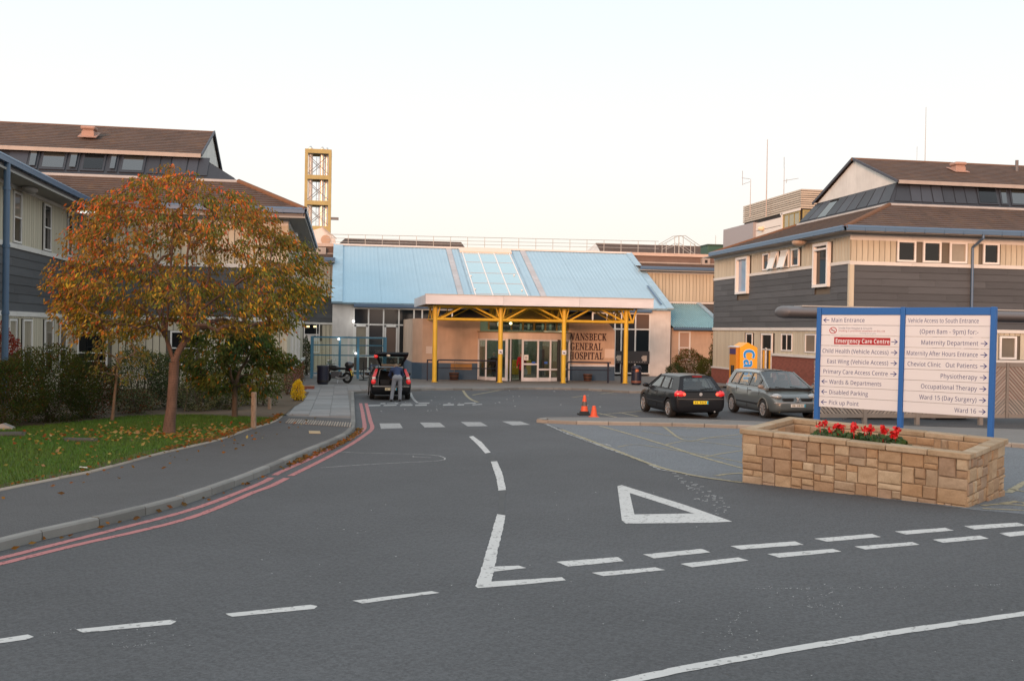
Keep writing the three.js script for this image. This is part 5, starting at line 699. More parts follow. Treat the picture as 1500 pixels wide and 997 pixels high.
// plant room on the roof behind the right wing
{
  const zc = -66, c = onZ(1174.5, 276, zc), B = building('roof_plant_room', 'ribbed metal plant room rising behind the roof of the right wing', 'building', V(c.x, 7, zc));
  const X = c.x, L = new Face('x', X, -1), F = new Face('z', zc, 1), tan = [0.9, 1, 1.08].map(k => mat(0.46 * k, 0.415 * k, 0.35 * k, 0.7)), xr = onZ(1300, 276, zc).x, back = L.px(1090, 302)[0], yT = c.y, yM = L.px(1174, 305)[1], y0 = 6;
  new MB().box(X + 0.06, xr, y0, yT - 0.02, back, zc - 0.06).build('wall', M.slateBack, B);
  for (let i = 0; i < 9; i++) { const b = lerp(yM, yT, i / 9), t = lerp(yM, yT, (i + 1) / 9) - 0.04; L.piece('cladding_rib', tan[i % 3], B, back, zc + 0.0, b, t, 0, 0.06); F.piece('cladding_rib', tan[(i + 1) % 3], B, X - 0.06, xr, b, t, 0, 0.06); }
  { const s = L.px(1147, 320)[0], q = L.px(1108, 340)[0], yA = L.px(1147, 317)[1]; const wt = mat(0.66, 0.62, 0.58, 0.6); for (let i = 0; i < 7; i++) L.piece('white_rib', wt, B, s, q, lerp(y0 + 0.6, yA, i / 7), lerp(y0 + 0.6, yA, (i + 1) / 7) - 0.04, 0, 0.07); L.piece('white_trim', wt, B, s - 0.2, zc + 0.05, yM - 0.14, yM + 0.02, 0.06, 0.12); L.piece('white_trim', wt, B, s - 0.05, s + 0.2, y0, yM, 0.07, 0.12);
    const wn = windowAt(L, B, [s + 0.2, zc - 0.1, y0 + 0.4, yM - 0.15], { mull: [0.33, 0.66], pane: mat(0.20, 0.17, 0.07, 0.15, { phys: true, clearcoat: 1 }), frame: mat(0.30, 0.25, 0.10, 0.6), f: 0.1 }); windowAt(F, B, [X + 0.1, X + 3.4, y0 + 0.4, yM - 0.1], { mull: [0.3, 0.6], pane: mat(0.20, 0.17, 0.07, 0.15, { phys: true, clearcoat: 1 }), frame: mat(0.30, 0.25, 0.10, 0.6), f: 0.12 });
    const lp = L.px(1119, 335); new MB().sphere(V(X - 0.2, lp[1], lp[0]), 0.26, 1, 0.7, 1).build('bulkhead_lamp', mat(0.75, 0.6, 0.4, 0.4), B);
    L.piece('grey_box', mat(0.30, 0.285, 0.30, 0.7), B, q + 0.1, L.px(1065, 340)[0], y0 - 1, L.px(1107, 326)[1], -2.5, 0.3); }
}
function aerial(name, label, px, pyBase, pyTop, z, arms, r = 0.035) {
  const a = onZ(px, pyBase, z), t = onZ(px, pyTop, z), B = building(name, label, 'aerial', V(a.x, a.y, z)), b = new MB(); b.tube(V(a.x, a.y, z), V(a.x, t.y, z), r, r * 0.5, 8); b.build('mast', mat(0.42, 0.37, 0.34, 0.6), B);
  for (const l of arms) { const c = new MB(); for (let i = 0; i < l.length - 1; i++) c.tube(onZ(...l[i], z), onZ(...l[i + 1], z), 0.018, 0.018, 6); c.build('arm', mat(0.36, 0.33, 0.32, 0.6), B); }
}
aerial('roof_aerial', 'short roof aerial with two bent side arms on the plant room', 1099, 318, 262, -72, [[[1099, 262], [1087, 260.5]], [[1088, 270], [1099, 266]], [[1088, 250], [1088, 271]]]);
aerial('roof_aerial', 'tallest pale whip aerial standing on the plant room', 1122.5, 318, 204, -71, [], 0.05);
aerial('roof_aerial', 'dark roof aerial with one long arm reaching right', 1148, 312, 247, -69, [[[1148, 265], [1153, 264], [1170, 261]], [[1149, 247], [1149, 230]], [[1152, 268], [1153, 262]]]);
// ================================================================ stone planter with the direction sign
reseed(606);
{
  const FL = gp(1088, 706), FR = gp(1417, 743), u = FR.clone().sub(FL).setY(0), Lx = u.length(); u.normalize(); const wv = V(-u.z, 0, u.x).negate(); // wv points away from the viewer
  if (wv.z > 0) wv.negate();
  const turn = Math.atan2(-u.z, u.x), D = 1.75, base = V(FL.x, gy(FL.x, FL.z), FL.z);
  const P = thing('stone_planter', 'long raised planter of buff sandstone blocks below the direction sign', 'planter', base, turn); P.rotation.order = 'YXZ'; P.rotation.z = -0.024; P.rotation.x = 0.06;
  const Q0 = new THREE.Object3D(); Q0.position.copy(base); Q0.rotation.y = turn; Q0.updateMatrixWorld();      // local x along the front, local -z to the back
  const slopeY = (x, z) => gy(0, base.z + (u.z * x + wv.z * -z)) - base.y;      // ground inside the planter's own axes
  const H = 0.85, th = 0.17, mats = [[0.44, 0.31, 0.20], [0.50, 0.37, 0.25], [0.40, 0.275, 0.18], [0.53, 0.42, 0.30], [0.43, 0.33, 0.24], [0.46, 0.305, 0.185], [0.38, 0.275, 0.20]].map((c, i) => mat(...c, 0.92, { map: again(T.stone, 0.6 + i * 0.09) })), mortar = mat(0.33, 0.255, 0.185, 0.95, { map: T.grain });
  { const b = new MB(); b.box(0.014, Lx - 0.014, -0.25, H, -th, -0.014).box(0.014, Lx - 0.014, -0.25, H, -D + 0.014, -D + th).box(0.014, th, -0.25, H, -D + th, -th).box(Lx - th, Lx - 0.014, -0.25, H, -D + th, -th); b.build('wall_core', mortar, P); new MB().box(th, Lx - th, -0.1, 0.66, -D + th, -th).build('soil', M.soil, P); }
  function stones(o, ax, up, nrm, W, Ht) {            // squared rubble: cut the face up, then set each block proud of the mortar
    const out = [], cut = (x0, x1, y0, y1) => { const w = x1 - x0, h = y1 - y0; if ((w < 0.46 && h < 0.24 && rnd() < 0.72) || (w < 0.2 && h < 0.2) || (w < 0.34 && h < 0.32 && rnd() < 0.3)) return out.push([x0, x1, y0, y1]); const byW = w / h > rr(0.9, 2.2); if (byW && w > 0.18) { const m = lerp(x0, x1, rr(0.32, 0.68)); cut(x0, m, y0, y1); cut(m, x1, y0, y1); } else if (h > 0.13) { const m = lerp(y0, y1, rr(0.32, 0.68)); cut(x0, x1, y0, m); cut(x0, x1, m, y1); } else out.push([x0, x1, y0, y1]); };
    let x = 0; while (x < W - 0.01) { let w = Math.min(rr(0.7, 1.15), W - x); if (W - x - w < 0.3) w = W - x; cut(x, x + w, 0, Ht); x += w; }
    for (const [x0, x1, y0, y1] of out) {
      const g = 0.006, c = 0.016, d = rr(0.004, 0.030), at = (x, y, k) => o.clone().addScaledVector(ax, x).addScaledVector(up, y).addScaledVector(nrm, k), j = () => rr(-0.004, 0.004);
      const B0 = [[x0 + g, y0 + g], [x1 - g, y0 + g], [x1 - g, y1 - g], [x0 + g, y1 - g]].map(p => [p[0] + j(), p[1] + j()]), I = B0.map((p, i) => [p[0] + (i === 0 || i === 3 ? c : -c) + j(), p[1] + (i < 2 ? c : -c) + j()]);
      const bk = B0.map(p => at(p[0], p[1], -0.03)), md = B0.map(p => at(p[0], p[1], d * 0.3)), fr = I.map(p => at(p[0], p[1], d + rr(-0.003, 0.005))), b = new MB();
      const cc = fr[0].clone().add(fr[1]).add(fr[2]).add(fr[3]).multiplyScalar(0.25).addScaledVector(nrm, rr(0, 0.008)); for (let i = 0; i < 4; i++) b.tri(fr[i], fr[(i + 1) % 4], cc); for (let i = 0; i < 4; i++) { const k = (i + 1) % 4; b.quad(md[i], md[k], fr[k], fr[i]); b.quad(bk[i], bk[k], md[k], md[i]); }
      const geo = b.geo(); const uv = geo.attributes.uv, ou = rr(0, 3), ov = rr(0, 3); for (let i = 0; i < uv.count; i++) uv.setXY(i, uv.getX(i) + ou, uv.getY(i) + ov); put('stone', geo, mats[Math.floor(rnd() * mats.length)], P);
    }
  }
  stones(V(0, -0.03, 0), V(1, 0, 0), V(0, 1, 0), V(0, 0, 1), Lx, H + 0.03); stones(V(Lx, -0.03, 0), V(0, 0, -1), V(0, 1, 0), V(1, 0, 0), D, H + 0.03); stones(V(th, 0.45, -D + th), V(1, 0, 0), V(0, 1, 0), V(0, 0, 1), Lx - 2 * th, H - 0.45); stones(V(0, -0.03, -D), V(0, 0, 1), V(0, 1, 0), V(-1, 0, 0), D, H + 0.03); stones(V(th, 0.45, -th), V(0, 0, -1), V(0, 1, 0), V(1, 0, 0), D - 2 * th, H - 0.45);
  const cop = (x0, x1, z0, z1, n, alongX) => { for (let i = 0; i < n; i++) { const a = (i + 0.006) / n, c = (i + 0.994) / n, h = rr(0.085, 0.098), b = new MB(); alongX ? b.rbox(lerp(x0, x1, a), lerp(x0, x1, c), H + 0.002, H + h, z0, z1, 0.018) : b.rbox(x0, x1, H + 0.002, H + h, lerp(z0, z1, a), lerp(z0, z1, c), 0.018); b.build('coping_stone', mat(...[[0.40, 0.31, 0.215], [0.46, 0.37, 0.27], [0.43, 0.325, 0.22]][i % 3], 0.92, { map: T.stone }), P); } };
  const o = 0.05; cop(-o, Lx + o, -th - o + 0.06, o, 6, true); cop(-o, Lx + o, -D - o, -D + th + o - 0.06, 6, true); cop(-o, th + o - 0.06, -D + th + 0.002, -th - 0.002, 2, false); cop(Lx - th - o + 0.06, Lx + o, -D + th + 0.002, -th - 0.002, 2, false);
  // red flowering plants
  const leafM = mat(1, 1, 1, 0.7), petM = mat(0.62, 0.012, 0.014, 0.55), leaf = new THREE.CircleGeometry(0.034, 5), pet = new THREE.CircleGeometry(0.022, 5);
  const at0 = P.localToWorld.bind(P); P.updateMatrixWorld();
  [[1.22, 0.30], [1.48, 0.26], [1.76, 0.30], [2.02, 0.25], [2.26, 0.27], [2.46, 0.2]].forEach(([x, r], n) => {
    const c = at0(V(x + rr(-.04, .04), 0.66, -0.56 + rr(-0.08, 0.08))), Q = thing('flowering_plant', ['bushy red flowering plant at the left end of the planter bed', 'second red flowering plant from the left end of the planter bed', 'red flowering plant left of the middle of the planter bed', 'red flowering plant right of the middle of the planter bed', 'second red flowering plant from the right end of the planter bed', 'smallest red flowering plant at the right end of the planter bed'][n], 'plant', c, 0, 'red flowering plants in the stone planter');
    const I = shade(new THREE.InstancedMesh(leaf, leafM, 420)), d = new THREE.Object3D(); for (let i = 0; i < 420; i++) { const a = rr(0, 6.3), q = Math.sqrt(rnd()) * r, h = rr(0.02, 1) * 0.34 * (1 - 0.5 * (q / r) ** 2); d.position.set(Math.cos(a) * q, h, Math.sin(a) * q); d.rotation.set(rr(-1.6, 0.2), rr(0, 6.3), rr(-.5, .5)); d.scale.setScalar(rr(0.7, 1.3)); d.updateMatrix(); I.setMatrixAt(i, d.matrix); I.setColorAt(i, C(rr(0.018, 0.05), rr(0.05, 0.10), rr(0.012, 0.025))); } I.name = 'foliage'; I.userData.kind = 'stuff'; Q.add(I);
    for (let k = 0; k < 3 + (n % 2); k++) { const a = rr(0, 6.3), q = rr(0, r * 0.8), h = 0.34 * (1 - 0.4 * (q / r) ** 2) + rr(0.02, 0.09), b = new MB(); const cc = V(Math.cos(a) * q, h, Math.sin(a) * q); b.tube(V(cc.x * 0.8, 0.1, cc.z * 0.8), cc, 0.006, 0.006, 5); for (let i = 0; i < 17; i++) { d.position.set(cc.x + rr(-.045, .045), cc.y + rr(-.03, .06), cc.z + rr(-.045, .045)); d.rotation.set(rr(0, 6), rr(0, 6), rr(0, 6)); d.scale.set(rr(.8, 1.3), rr(.8, 1.6), 1); d.updateMatrix(); b.add(pet, d.matrix); } b.build('bloom', petM, Q); }
  });
  // ------------------------------------------------------------ direction sign behind the planter
  const q0 = Q0.localToWorld.bind(Q0), offs = D + 0.16, pl = q0(V(0, 0, -offs)), nrm = V(0, 0, 1).applyAxisAngle(V(0, 1, 0), turn), on = (px, py) => Q0.worldToLocal(onP(px, py, pl, nrm));
  const tl = on(1203, 450), tr = on(1460, 451), bl = on(1196, 592), mid = on(1320, 530), LEAN = 0.030;
  const S = thing('direction_sign', 'tall blue framed hospital direction sign with white text boards above the planter', 'sign', q0(V(bl.x, 0, -offs)).setY(gy(0, pl.z)), turn);
  S.rotation.order = 'YXZ'; S.rotation.x = -LEAN;
  const y0 = S.position.y - base.y, W = (tr.x - tl.x), top = tl.y - y0 + 0.0, pw = 0.085, xm = (mid.x - bl.x);
  const posts = [0, xm, W]; posts.forEach(x => new MB().rbox(x - pw / 2, x + pw / 2, -0.25, top, -0.05, 0.05, 0.012).build('post', M.signBlue, S));
  const hb = 0.135, bot = on(1199, 595.5).y - y0;
  const rows = [[['<', 'Main Entrance'], ['nosmoke', 'Smoke Free Hospital & Grounds'], ['red>', 'Emergency Care Centre'], ['>', 'Child Health (Vehicle Access)'], ['>', 'East Wing (Vehicle Access)'], ['>', 'Primary Care Access Centre'], ['<', 'Wards & Departments'], ['<', 'Disabled Parking'], ['<', 'Pick up Point']], [['', 'Vehicle Access to South Entrance'], ['', '(Open 8am - 9pm) for:-'], ['>', 'Maternity Department'], ['>', 'Maternity After Hours Entrance'], ['>', 'Cheviot Clinic   Out Patients'], ['>', 'Physiotherapy'], ['>', 'Occupational Therapy'], ['>', 'Ward 15 (Day Surgery)'], ['>', 'Ward 16']]];
  [0, 1].forEach(c => {
    const xa = posts[c] + pw / 2 + 0.002, xb = posts[c + 1] - pw / 2 - 0.002, w = xb - xa, yt = top - hb - 0.002, h = (yt - bot) / 9, cw = 1536, ch = 2034, rh = ch / 9, cv = document.createElement('canvas'); cv.width = cw; cv.height = ch;
    new MB().rbox(xa, xb, top - hb, top - 0.006, -0.035, 0.035, 0.006).build('header', M.signBlue, S);
    const g = cv.getContext('2d'); g.fillStyle = '#fff'; g.fillRect(0, 0, cw, ch); const k = rh / h, ink = '#222f74';
    rows[c].forEach(([kind, txt], i) => {
      const y = i * rh + rh * 0.52, aw = 0.10 * k, pad = 0.03 * k; g.textBaseline = 'middle'; g.lineWidth = 0.0135 * k; g.strokeStyle = '#1c2f86';
      const arrow = (x, dir) => { g.lineCap = 'butt'; g.beginPath(); g.moveTo(x, y); g.lineTo(x + dir * aw * 0.92, y); g.stroke(); g.beginPath(); g.moveTo(x + dir * aw * 0.5, y - aw * 0.42); g.lineTo(x + dir * aw * 0.94, y); g.lineTo(x + dir * aw * 0.5, y + aw * 0.42); g.stroke(); };
      let px = 0.112 * k; const SXT = 0.77; g.font = px + 'px sans-serif'; g.fillStyle = ink; const text = (t, x, max, align = 'left', yy = y) => { g.textAlign = align; const m = g.measureText(t).width; g.save(); g.translate(x, yy); g.scale(Math.min(SXT, max / m), 1); g.fillText(t, 0, 0); g.restore(); };
      if (kind === '<') { arrow(pad + aw, -1); text(txt, pad + aw * 1.3, cw); }
      else if (kind === '>') { arrow(cw - pad - aw, 1); text(txt, cw - pad - aw * 1.35, cw - aw * 1.6 - pad, 'right'); }
      else if (kind === 'red>') { arrow(cw - pad - aw, 1); g.font = 'bold ' + px + 'px sans-serif'; const m = Math.min(g.measureText(txt).width * SXT, cw * 0.69), x1 = cw - pad - aw * 1.25; g.fillStyle = '#c00c18'; g.fillRect(x1 - m - 0.02 * k, i * rh + rh * 0.14, m + 0.03 * k, rh * 0.74); g.fillStyle = '#fff'; text(txt, x1, cw * 0.69, 'right'); }
      else if (kind === 'nosmoke') { const cx = cw * 0.155, r = rh * 0.30; g.strokeStyle = '#c4202c'; g.lineWidth = r * 0.24; g.beginPath(); g.arc(cx, y, r, 0, 7); g.stroke(); g.beginPath(); g.moveTo(cx - r * 0.7, y - r * 0.7); g.lineTo(cx + r * 0.7, y + r * 0.7); g.stroke(); g.fillStyle = '#333'; g.fillRect(cx - r * 0.6, y - r * 0.1, r * 1.1, r * 0.2); g.font = px * 0.45 + 'px sans-serif'; g.fillStyle = '#56597a'; text(txt, cw * 0.225, cw * 0.5, 'left', y - rh * 0.24); g.fillStyle = '#b4404a'; text('Smoking is prohibited anywhere on this site', cw * 0.225, cw * 0.68, 'left', y + rh * 0.02); g.fillStyle = '#8a8ca0'; g.font = px * 0.3 + 'px sans-serif'; text('including the car parks', cw * 0.5, cw * 0.3, 'left', y + rh * 0.27); }
      else { text(txt, cw - pad - aw * 1.35, cw - aw * 1.35 - pad * 2.2, 'right'); }
    });
    const t = new THREE.CanvasTexture(cv); t.colorSpace = THREE.SRGBColorSpace; t.anisotropy = 8; const pm = mat(0.66, 0.65, 0.67, 0.55, { map: t });
    rows[c].forEach((r, i) => {
      const yb = yt - (i + 1) * h + 0.005, y1 = yt - i * h; const bd = new MB().rbox(xa, xb, yb, y1, -0.012, 0.02, 0.004).build('sign_board', M.signWhite, S);
      const q = new THREE.PlaneGeometry(w - 0.006, y1 - yb - 0.006), uv = q.attributes.uv; for (let k2 = 0; k2 < 4; k2++) uv.setXY(k2, uv.getX(k2), 1 - (i + 1 - uv.getY(k2)) / 9); q.translate((xa + xb) / 2, (yb + y1) / 2, 0.0222); put('lettering', q, pm, bd);
    });
  });
}
// slatted screen and the grey canopy behind the sign
reseed(707);
{
  const zf = -29.3, F = new Face('z', zf, 1), B = building('slatted_screen', 'grey timber screen with slanting slats behind the direction sign', 'fence', V(19, gy(0, zf), zf)), y1 = F.px(1490, 531)[1], y0 = F.px(1490, 612)[1], px = [1190, 1268, 1345, 1438, 1476, 1560, 1640].map(p => F.px(p, 560)[0]);
  for (let i = 1; i < px.length; i++) if (i !== 4) new MB().box(px[i] - 0.06, px[i] + 0.06, gy(0, zf) - 0.2, y1 + 0.02, zf - 0.07, zf + 0.05).build('post', M.fence, B); else new MB().box(px[i] - 0.04, px[i] + 0.04, y0, y1, zf - 0.05, zf + 0.04).build('stile', M.fence, B);
  for (let i = 0; i < px.length - 1; i++) {
    const a = px[i] + 0.06, b = px[i + 1] - 0.06, s = i % 2 ? 1 : -1, w = b - a, h = y1 - y0; const f = new MB(); f.box(a, b, y1 - 0.14, y1, zf - 0.03, zf + 0.03).box(a, b, y0, y0 + 0.12, zf - 0.03, zf + 0.03); f.build('rail', M.fence, B);
    const lo = y0 + 0.12, hi = y1 - 0.14, st = 0.125, n = Math.ceil((hi - lo + w) / st);
    for (let k = 0; k < n; k++) { const c0 = lo - w + k * st + 0.02, c1 = c0 + st - 0.035, poly = []; const cl = c => { const pts = [[0, c], [w, c + w]]; return pts; }; let q = [[0, c0], [w, c0 + w], [w, c1 + w], [0, c1]]; const clip = (pl, keep, cut) => { const r = []; pl.forEach((p, j) => { const e = pl[(j + 1) % pl.length], ip = keep(p), ie = keep(e); if (ip) r.push(p); if (ip !== ie) { const t = (cut - p[1]) / (e[1] - p[1]); r.push([lerp(p[0], e[0], t), cut]); } }); return r; }; q = clip(q, p => p[1] >= lo, lo); if (q.length < 3) continue; q = clip(q, p => p[1] <= hi, hi); if (q.length < 3) continue;
      new MB().prism(q.map(p => [s > 0 ? a + p[0] : b - p[0], p[1]]), 'z', zf - 0.012, zf + 0.014).build('slat', M.fenceSlat[k % 3], B); }
  }
  const zc = -30.6, G = new Face('z', zc, 1), K = building('shelter_canopy', 'dark grey round edged canopy roof behind the top of the direction sign', 'canopy', V(19, gy(0, zc), zc)), xa = G.px(1157, 456)[0], yb = G.px(1172, 465.5)[1], yt = G.px(1200, 447.5)[1], r = (yt - yb) / 2, ym = (yt + yb) / 2;
  { const b = new MB(), g = new THREE.CapsuleGeometry(r, 14, 10, 28); g.rotateZ(Math.PI / 2); g.scale(1, 1, 2.6); g.translate(xa + r + 7 , ym, zc - 0.9); b.add(g); b.build('canopy_roof', M.darkgrey, K); for (const x of [xa + 2.4, xa + 5.6]) new MB().tube(V(x, gy(0, zc - 0.9), zc - 0.9), V(x, yb + 0.06, zc - 0.9), 0.07, 0.07, 14).build('post', M.darkgrey, K); new MB().box(xa + 0.7, xa + 13, yt - 0.02, yt + 0.02, zc - 1.2, zc - 0.6).build('cap_strip', M.galv, K); }
}
// ================================================================ small things
reseed(808);
{ // cash machine kiosk
  const g = gp(1101, 577, 0.0), z = -45.6, o = onZ(1100, 540, z), A = onZ(1084.5, 505, z), Bq = onZ(1110, 505, z), w = Bq.x - A.x, yT = onZ(1095, 501.5, z).y, yS = onZ(1095, 509, z).y, K = building('cash_machine_kiosk', 'orange cash machine kiosk with blue lettering beside the right wing', 'cash machine', V((A.x + Bq.x) / 2, gy(0, z, UP), z)), y0 = gy(0, z, UP);
  const mx = (A.x + Bq.x) / 2 - 0.05; new MB().prism([[A.x, y0], [Bq.x, y0], [Bq.x, yS], [mx, yT], [A.x, yS]], 'z', z - 1.1, z).build('body', M.orange, K); new MB().box(A.x - 0.16, A.x - 0.01, y0, yS, z - 0.9, z - 0.1).build('screen_recess', mat(0.55, 0.22, 0.015, 0.5), K); new MB().box(A.x - 0.18, A.x - 0.01, yS - 0.32, yS - 0.05, z - 0.85, z - 0.12).build('header_panel', mat(0.05, 0.035, 0.13, 0.4), K); new MB().slab(V(A.x - 0.2, yS, z - 0.05), V(A.x, yS + 0.03, z - 0.05), V(A.x, yS + 0.03, z - 1.05), V(A.x - 0.2, yS, z - 1.05), 0.04).build('cap', M.fascia, K); new MB().box(A.x - 0.17, A.x - 0.155, y0 + 0.9, y0 + 1.35, z - 0.7, z - 0.3).build('screen', M.glass, K);
  for (const [grow, m, d] of [[0.02, mat(0.55, 0.72, 0.85, 0.5), 0.012], [0, mat(0.01, 0.24, 0.66, 0.5), 0.02]]) { const t = new TextGeometry('Cash', { font: fontSans, size: 0.54, depth: 0.01, curveSegments: 6, bevelEnabled: grow > 0, bevelThickness: 0.001, bevelSize: grow, bevelSegments: 1 }); t.rotateZ(-Math.PI / 2); t.translate(mx - 0.2, yS - 0.05, z + d); put(grow ? 'letter_outline' : 'lettering', boxUV(t), m, K); }
}
function bin(name, label, px, py, hPx, style) {
  const p = gp(px, py, UP), h = hPx / FOCAL * -p.z / Math.cos(0.05) * 1.0, B = thing(name, label, 'litter bin', p), r = 0.29;
  const b = new MB(); if (style) { b.lathe([[0.001, 0], [r * 0.92, 0], [r * 0.92, 0.05], [r, 0.07], [r, h * 0.62], [r * 1.04, h * 0.63], [r * 1.04, h * 0.66], [r * 0.9, h * 0.67], [r * 0.9, h * 0.8], [r * 1.02, h * 0.81], [r, h * 0.9], [r * 0.75, h * 0.98], [0.001, h]]); } else b.lathe([[0.001, 0], [r * 0.9, 0], [r * 0.95, 0.06], [r, 0.08], [r * 1.04, h * 0.9], [r * 1.1, h * 0.92], [r * 1.1, h], [r * 0.9, h], [r * 0.88, h * 0.8], [0.001, h * 0.8]]);
  b.build('body', M.navy, B); const c = new MB(); c.lathe([[r * 1.005, 0.10], [r * 1.03, 0.12], [r * 1.03, 0.20], [r * 1.005, 0.22]]); c.build('band', style ? mat(0.16, 0.06, 0.04, 0.5) : M.black, B); if (style) { new MB().sphere(V(-0.03, h * 0.72, r * 0.8), 0.12, 1, 1, 0.6).build('emblem', mat(0.45, 0.13, 0.05, 0.4), B); new MB().box(-0.14, 0.14, h * 0.69, h * 0.78, r * 0.86, r * 0.93).build('opening', M.black, B); }
}
bin('litter_bin', 'dark navy round litter bin beside the parked motorcycle', 472.5, 562.5, 27, 0); bin('litter_bin', 'dark navy domed litter bin right of the yellow entrance column', 932, 563, 29, 1);
function barrel(label, px, py, wPx, hPx, plant) {
  const z = ZW + 0.9, p = onZ(px, py, z), B = building('wooden_tub', label, 'planter', V(p.x, gy(0, z, UP), z)), r = wPx / FOCAL * 31, h = hPx / FOCAL * 62, b = new MB(), c = V(p.x, gy(0, z, UP), z); b.lathe([[0.001, 0], [r * 0.82, 0], [r * 1.0, h], [r * 0.88, h], [r * 0.86, h * 0.85], [0.001, h * 0.85]], c); const tub = b.build('tub', M.terracotta, B); for (const t of [0.22, 0.7]) new MB().lathe([[r * (0.82 + 0.18 * t) + 0.004, h * t], [r * (0.82 + 0.18 * t) + 0.012, h * t + 0.01], [r * (0.82 + 0.18 * t) + 0.014, h * t + 0.06], [r * (0.82 + 0.18 * t) + 0.012, h * t + 0.07]], c).build('hoop', M.black, tub);
  if (plant) new MB().tube(c.clone().setY(c.y + h * 0.8), c.clone().add(V(0.02, h + 0.75, 0)), 0.018, 0.01).tube(c.clone().add(V(0, h + 0.3, 0)), c.clone().add(V(0.16, h + 0.65, 0.05)), 0.01, 0.006).build('stem', M.timber, B);
}
barrel('brown wooden tub with a bare stem left of the revolving door', 665, 554, 15, 10.5, true); barrel('brown wooden tub below the hospital lettering', 861, 556, 14, 10, false);
{
  const z = -58.6, q = (x, y) => onZ(x, y, z), g = x => gy(0, z, UP); const mk = (label, xa, xb, ya, post, from) => { const a = q(xa, ya), b = q(xb, ya + (xb - xa) * 0.016), B = building('handrail', label, 'handrail', V(a.x, g(), z)), t = new MB(); t.tube(V(a.x, g(), z), V(a.x, a.y - 0.1, z), 0.045).tube(V(a.x, a.y - 0.1, z), V(a.x + 0.03, a.y - 0.03, z), 0.045).tube(V(a.x + 0.03, a.y - 0.03, z), V(a.x + 0.1, a.y, z), 0.045).tube(V(a.x + 0.1, a.y, z), V(b.x, b.y, z), 0.045).tube(V(a.x, a.y - 0.45, z), V(b.x, b.y - 0.45, z), 0.03); t.build('rail', M.navy, B); for (const p of post) { const x = q(p, 540).x; new MB().box(x - 0.05, x + 0.05, g(), b.y, z - 0.05, z + 0.05).build('post', M.navy, B); } };
  mk('dark handrail with a bent end left of the revolving door', 641, 727, 527, [728]); mk('dark handrail right of the revolving door below the lettering', 831, 895, 530, [891, 911]);
  const B = building('short_railing', 'short dark railing post at the left end of the entrance canopy', 'handrail', V(q(628, 540).x, g(), z - 1)); const x = q(628, 540).x; new MB().box(x - 0.04, x + 0.04, g(), q(628, 527).y, z - 1, z - 0.92).build('post', M.navy, B); new MB().tube(V(x, q(628, 528).y, z - 0.96), V(x + 0.3, q(628, 528).y, z - 0.96), 0.04).build('rail', M.navy, B);
  const D = building('dark_kerb_post', 'grey bollard in front of the right entrance column', 'bollard', V(q(911, 555).x, g(), z + 0.4)); new MB().rbox(q(909, 555).x, q(913.5, 555).x, g(), g() + 1.05, z + 0.3, z + 0.46, 0.02).build('shaft', M.darkgrey, D); new MB().box(q(908.5, 555).x, q(914, 555).x, g() + 1.05, g() + 1.1, z + 0.28, z + 0.48).build('cap', M.navy, D);
}
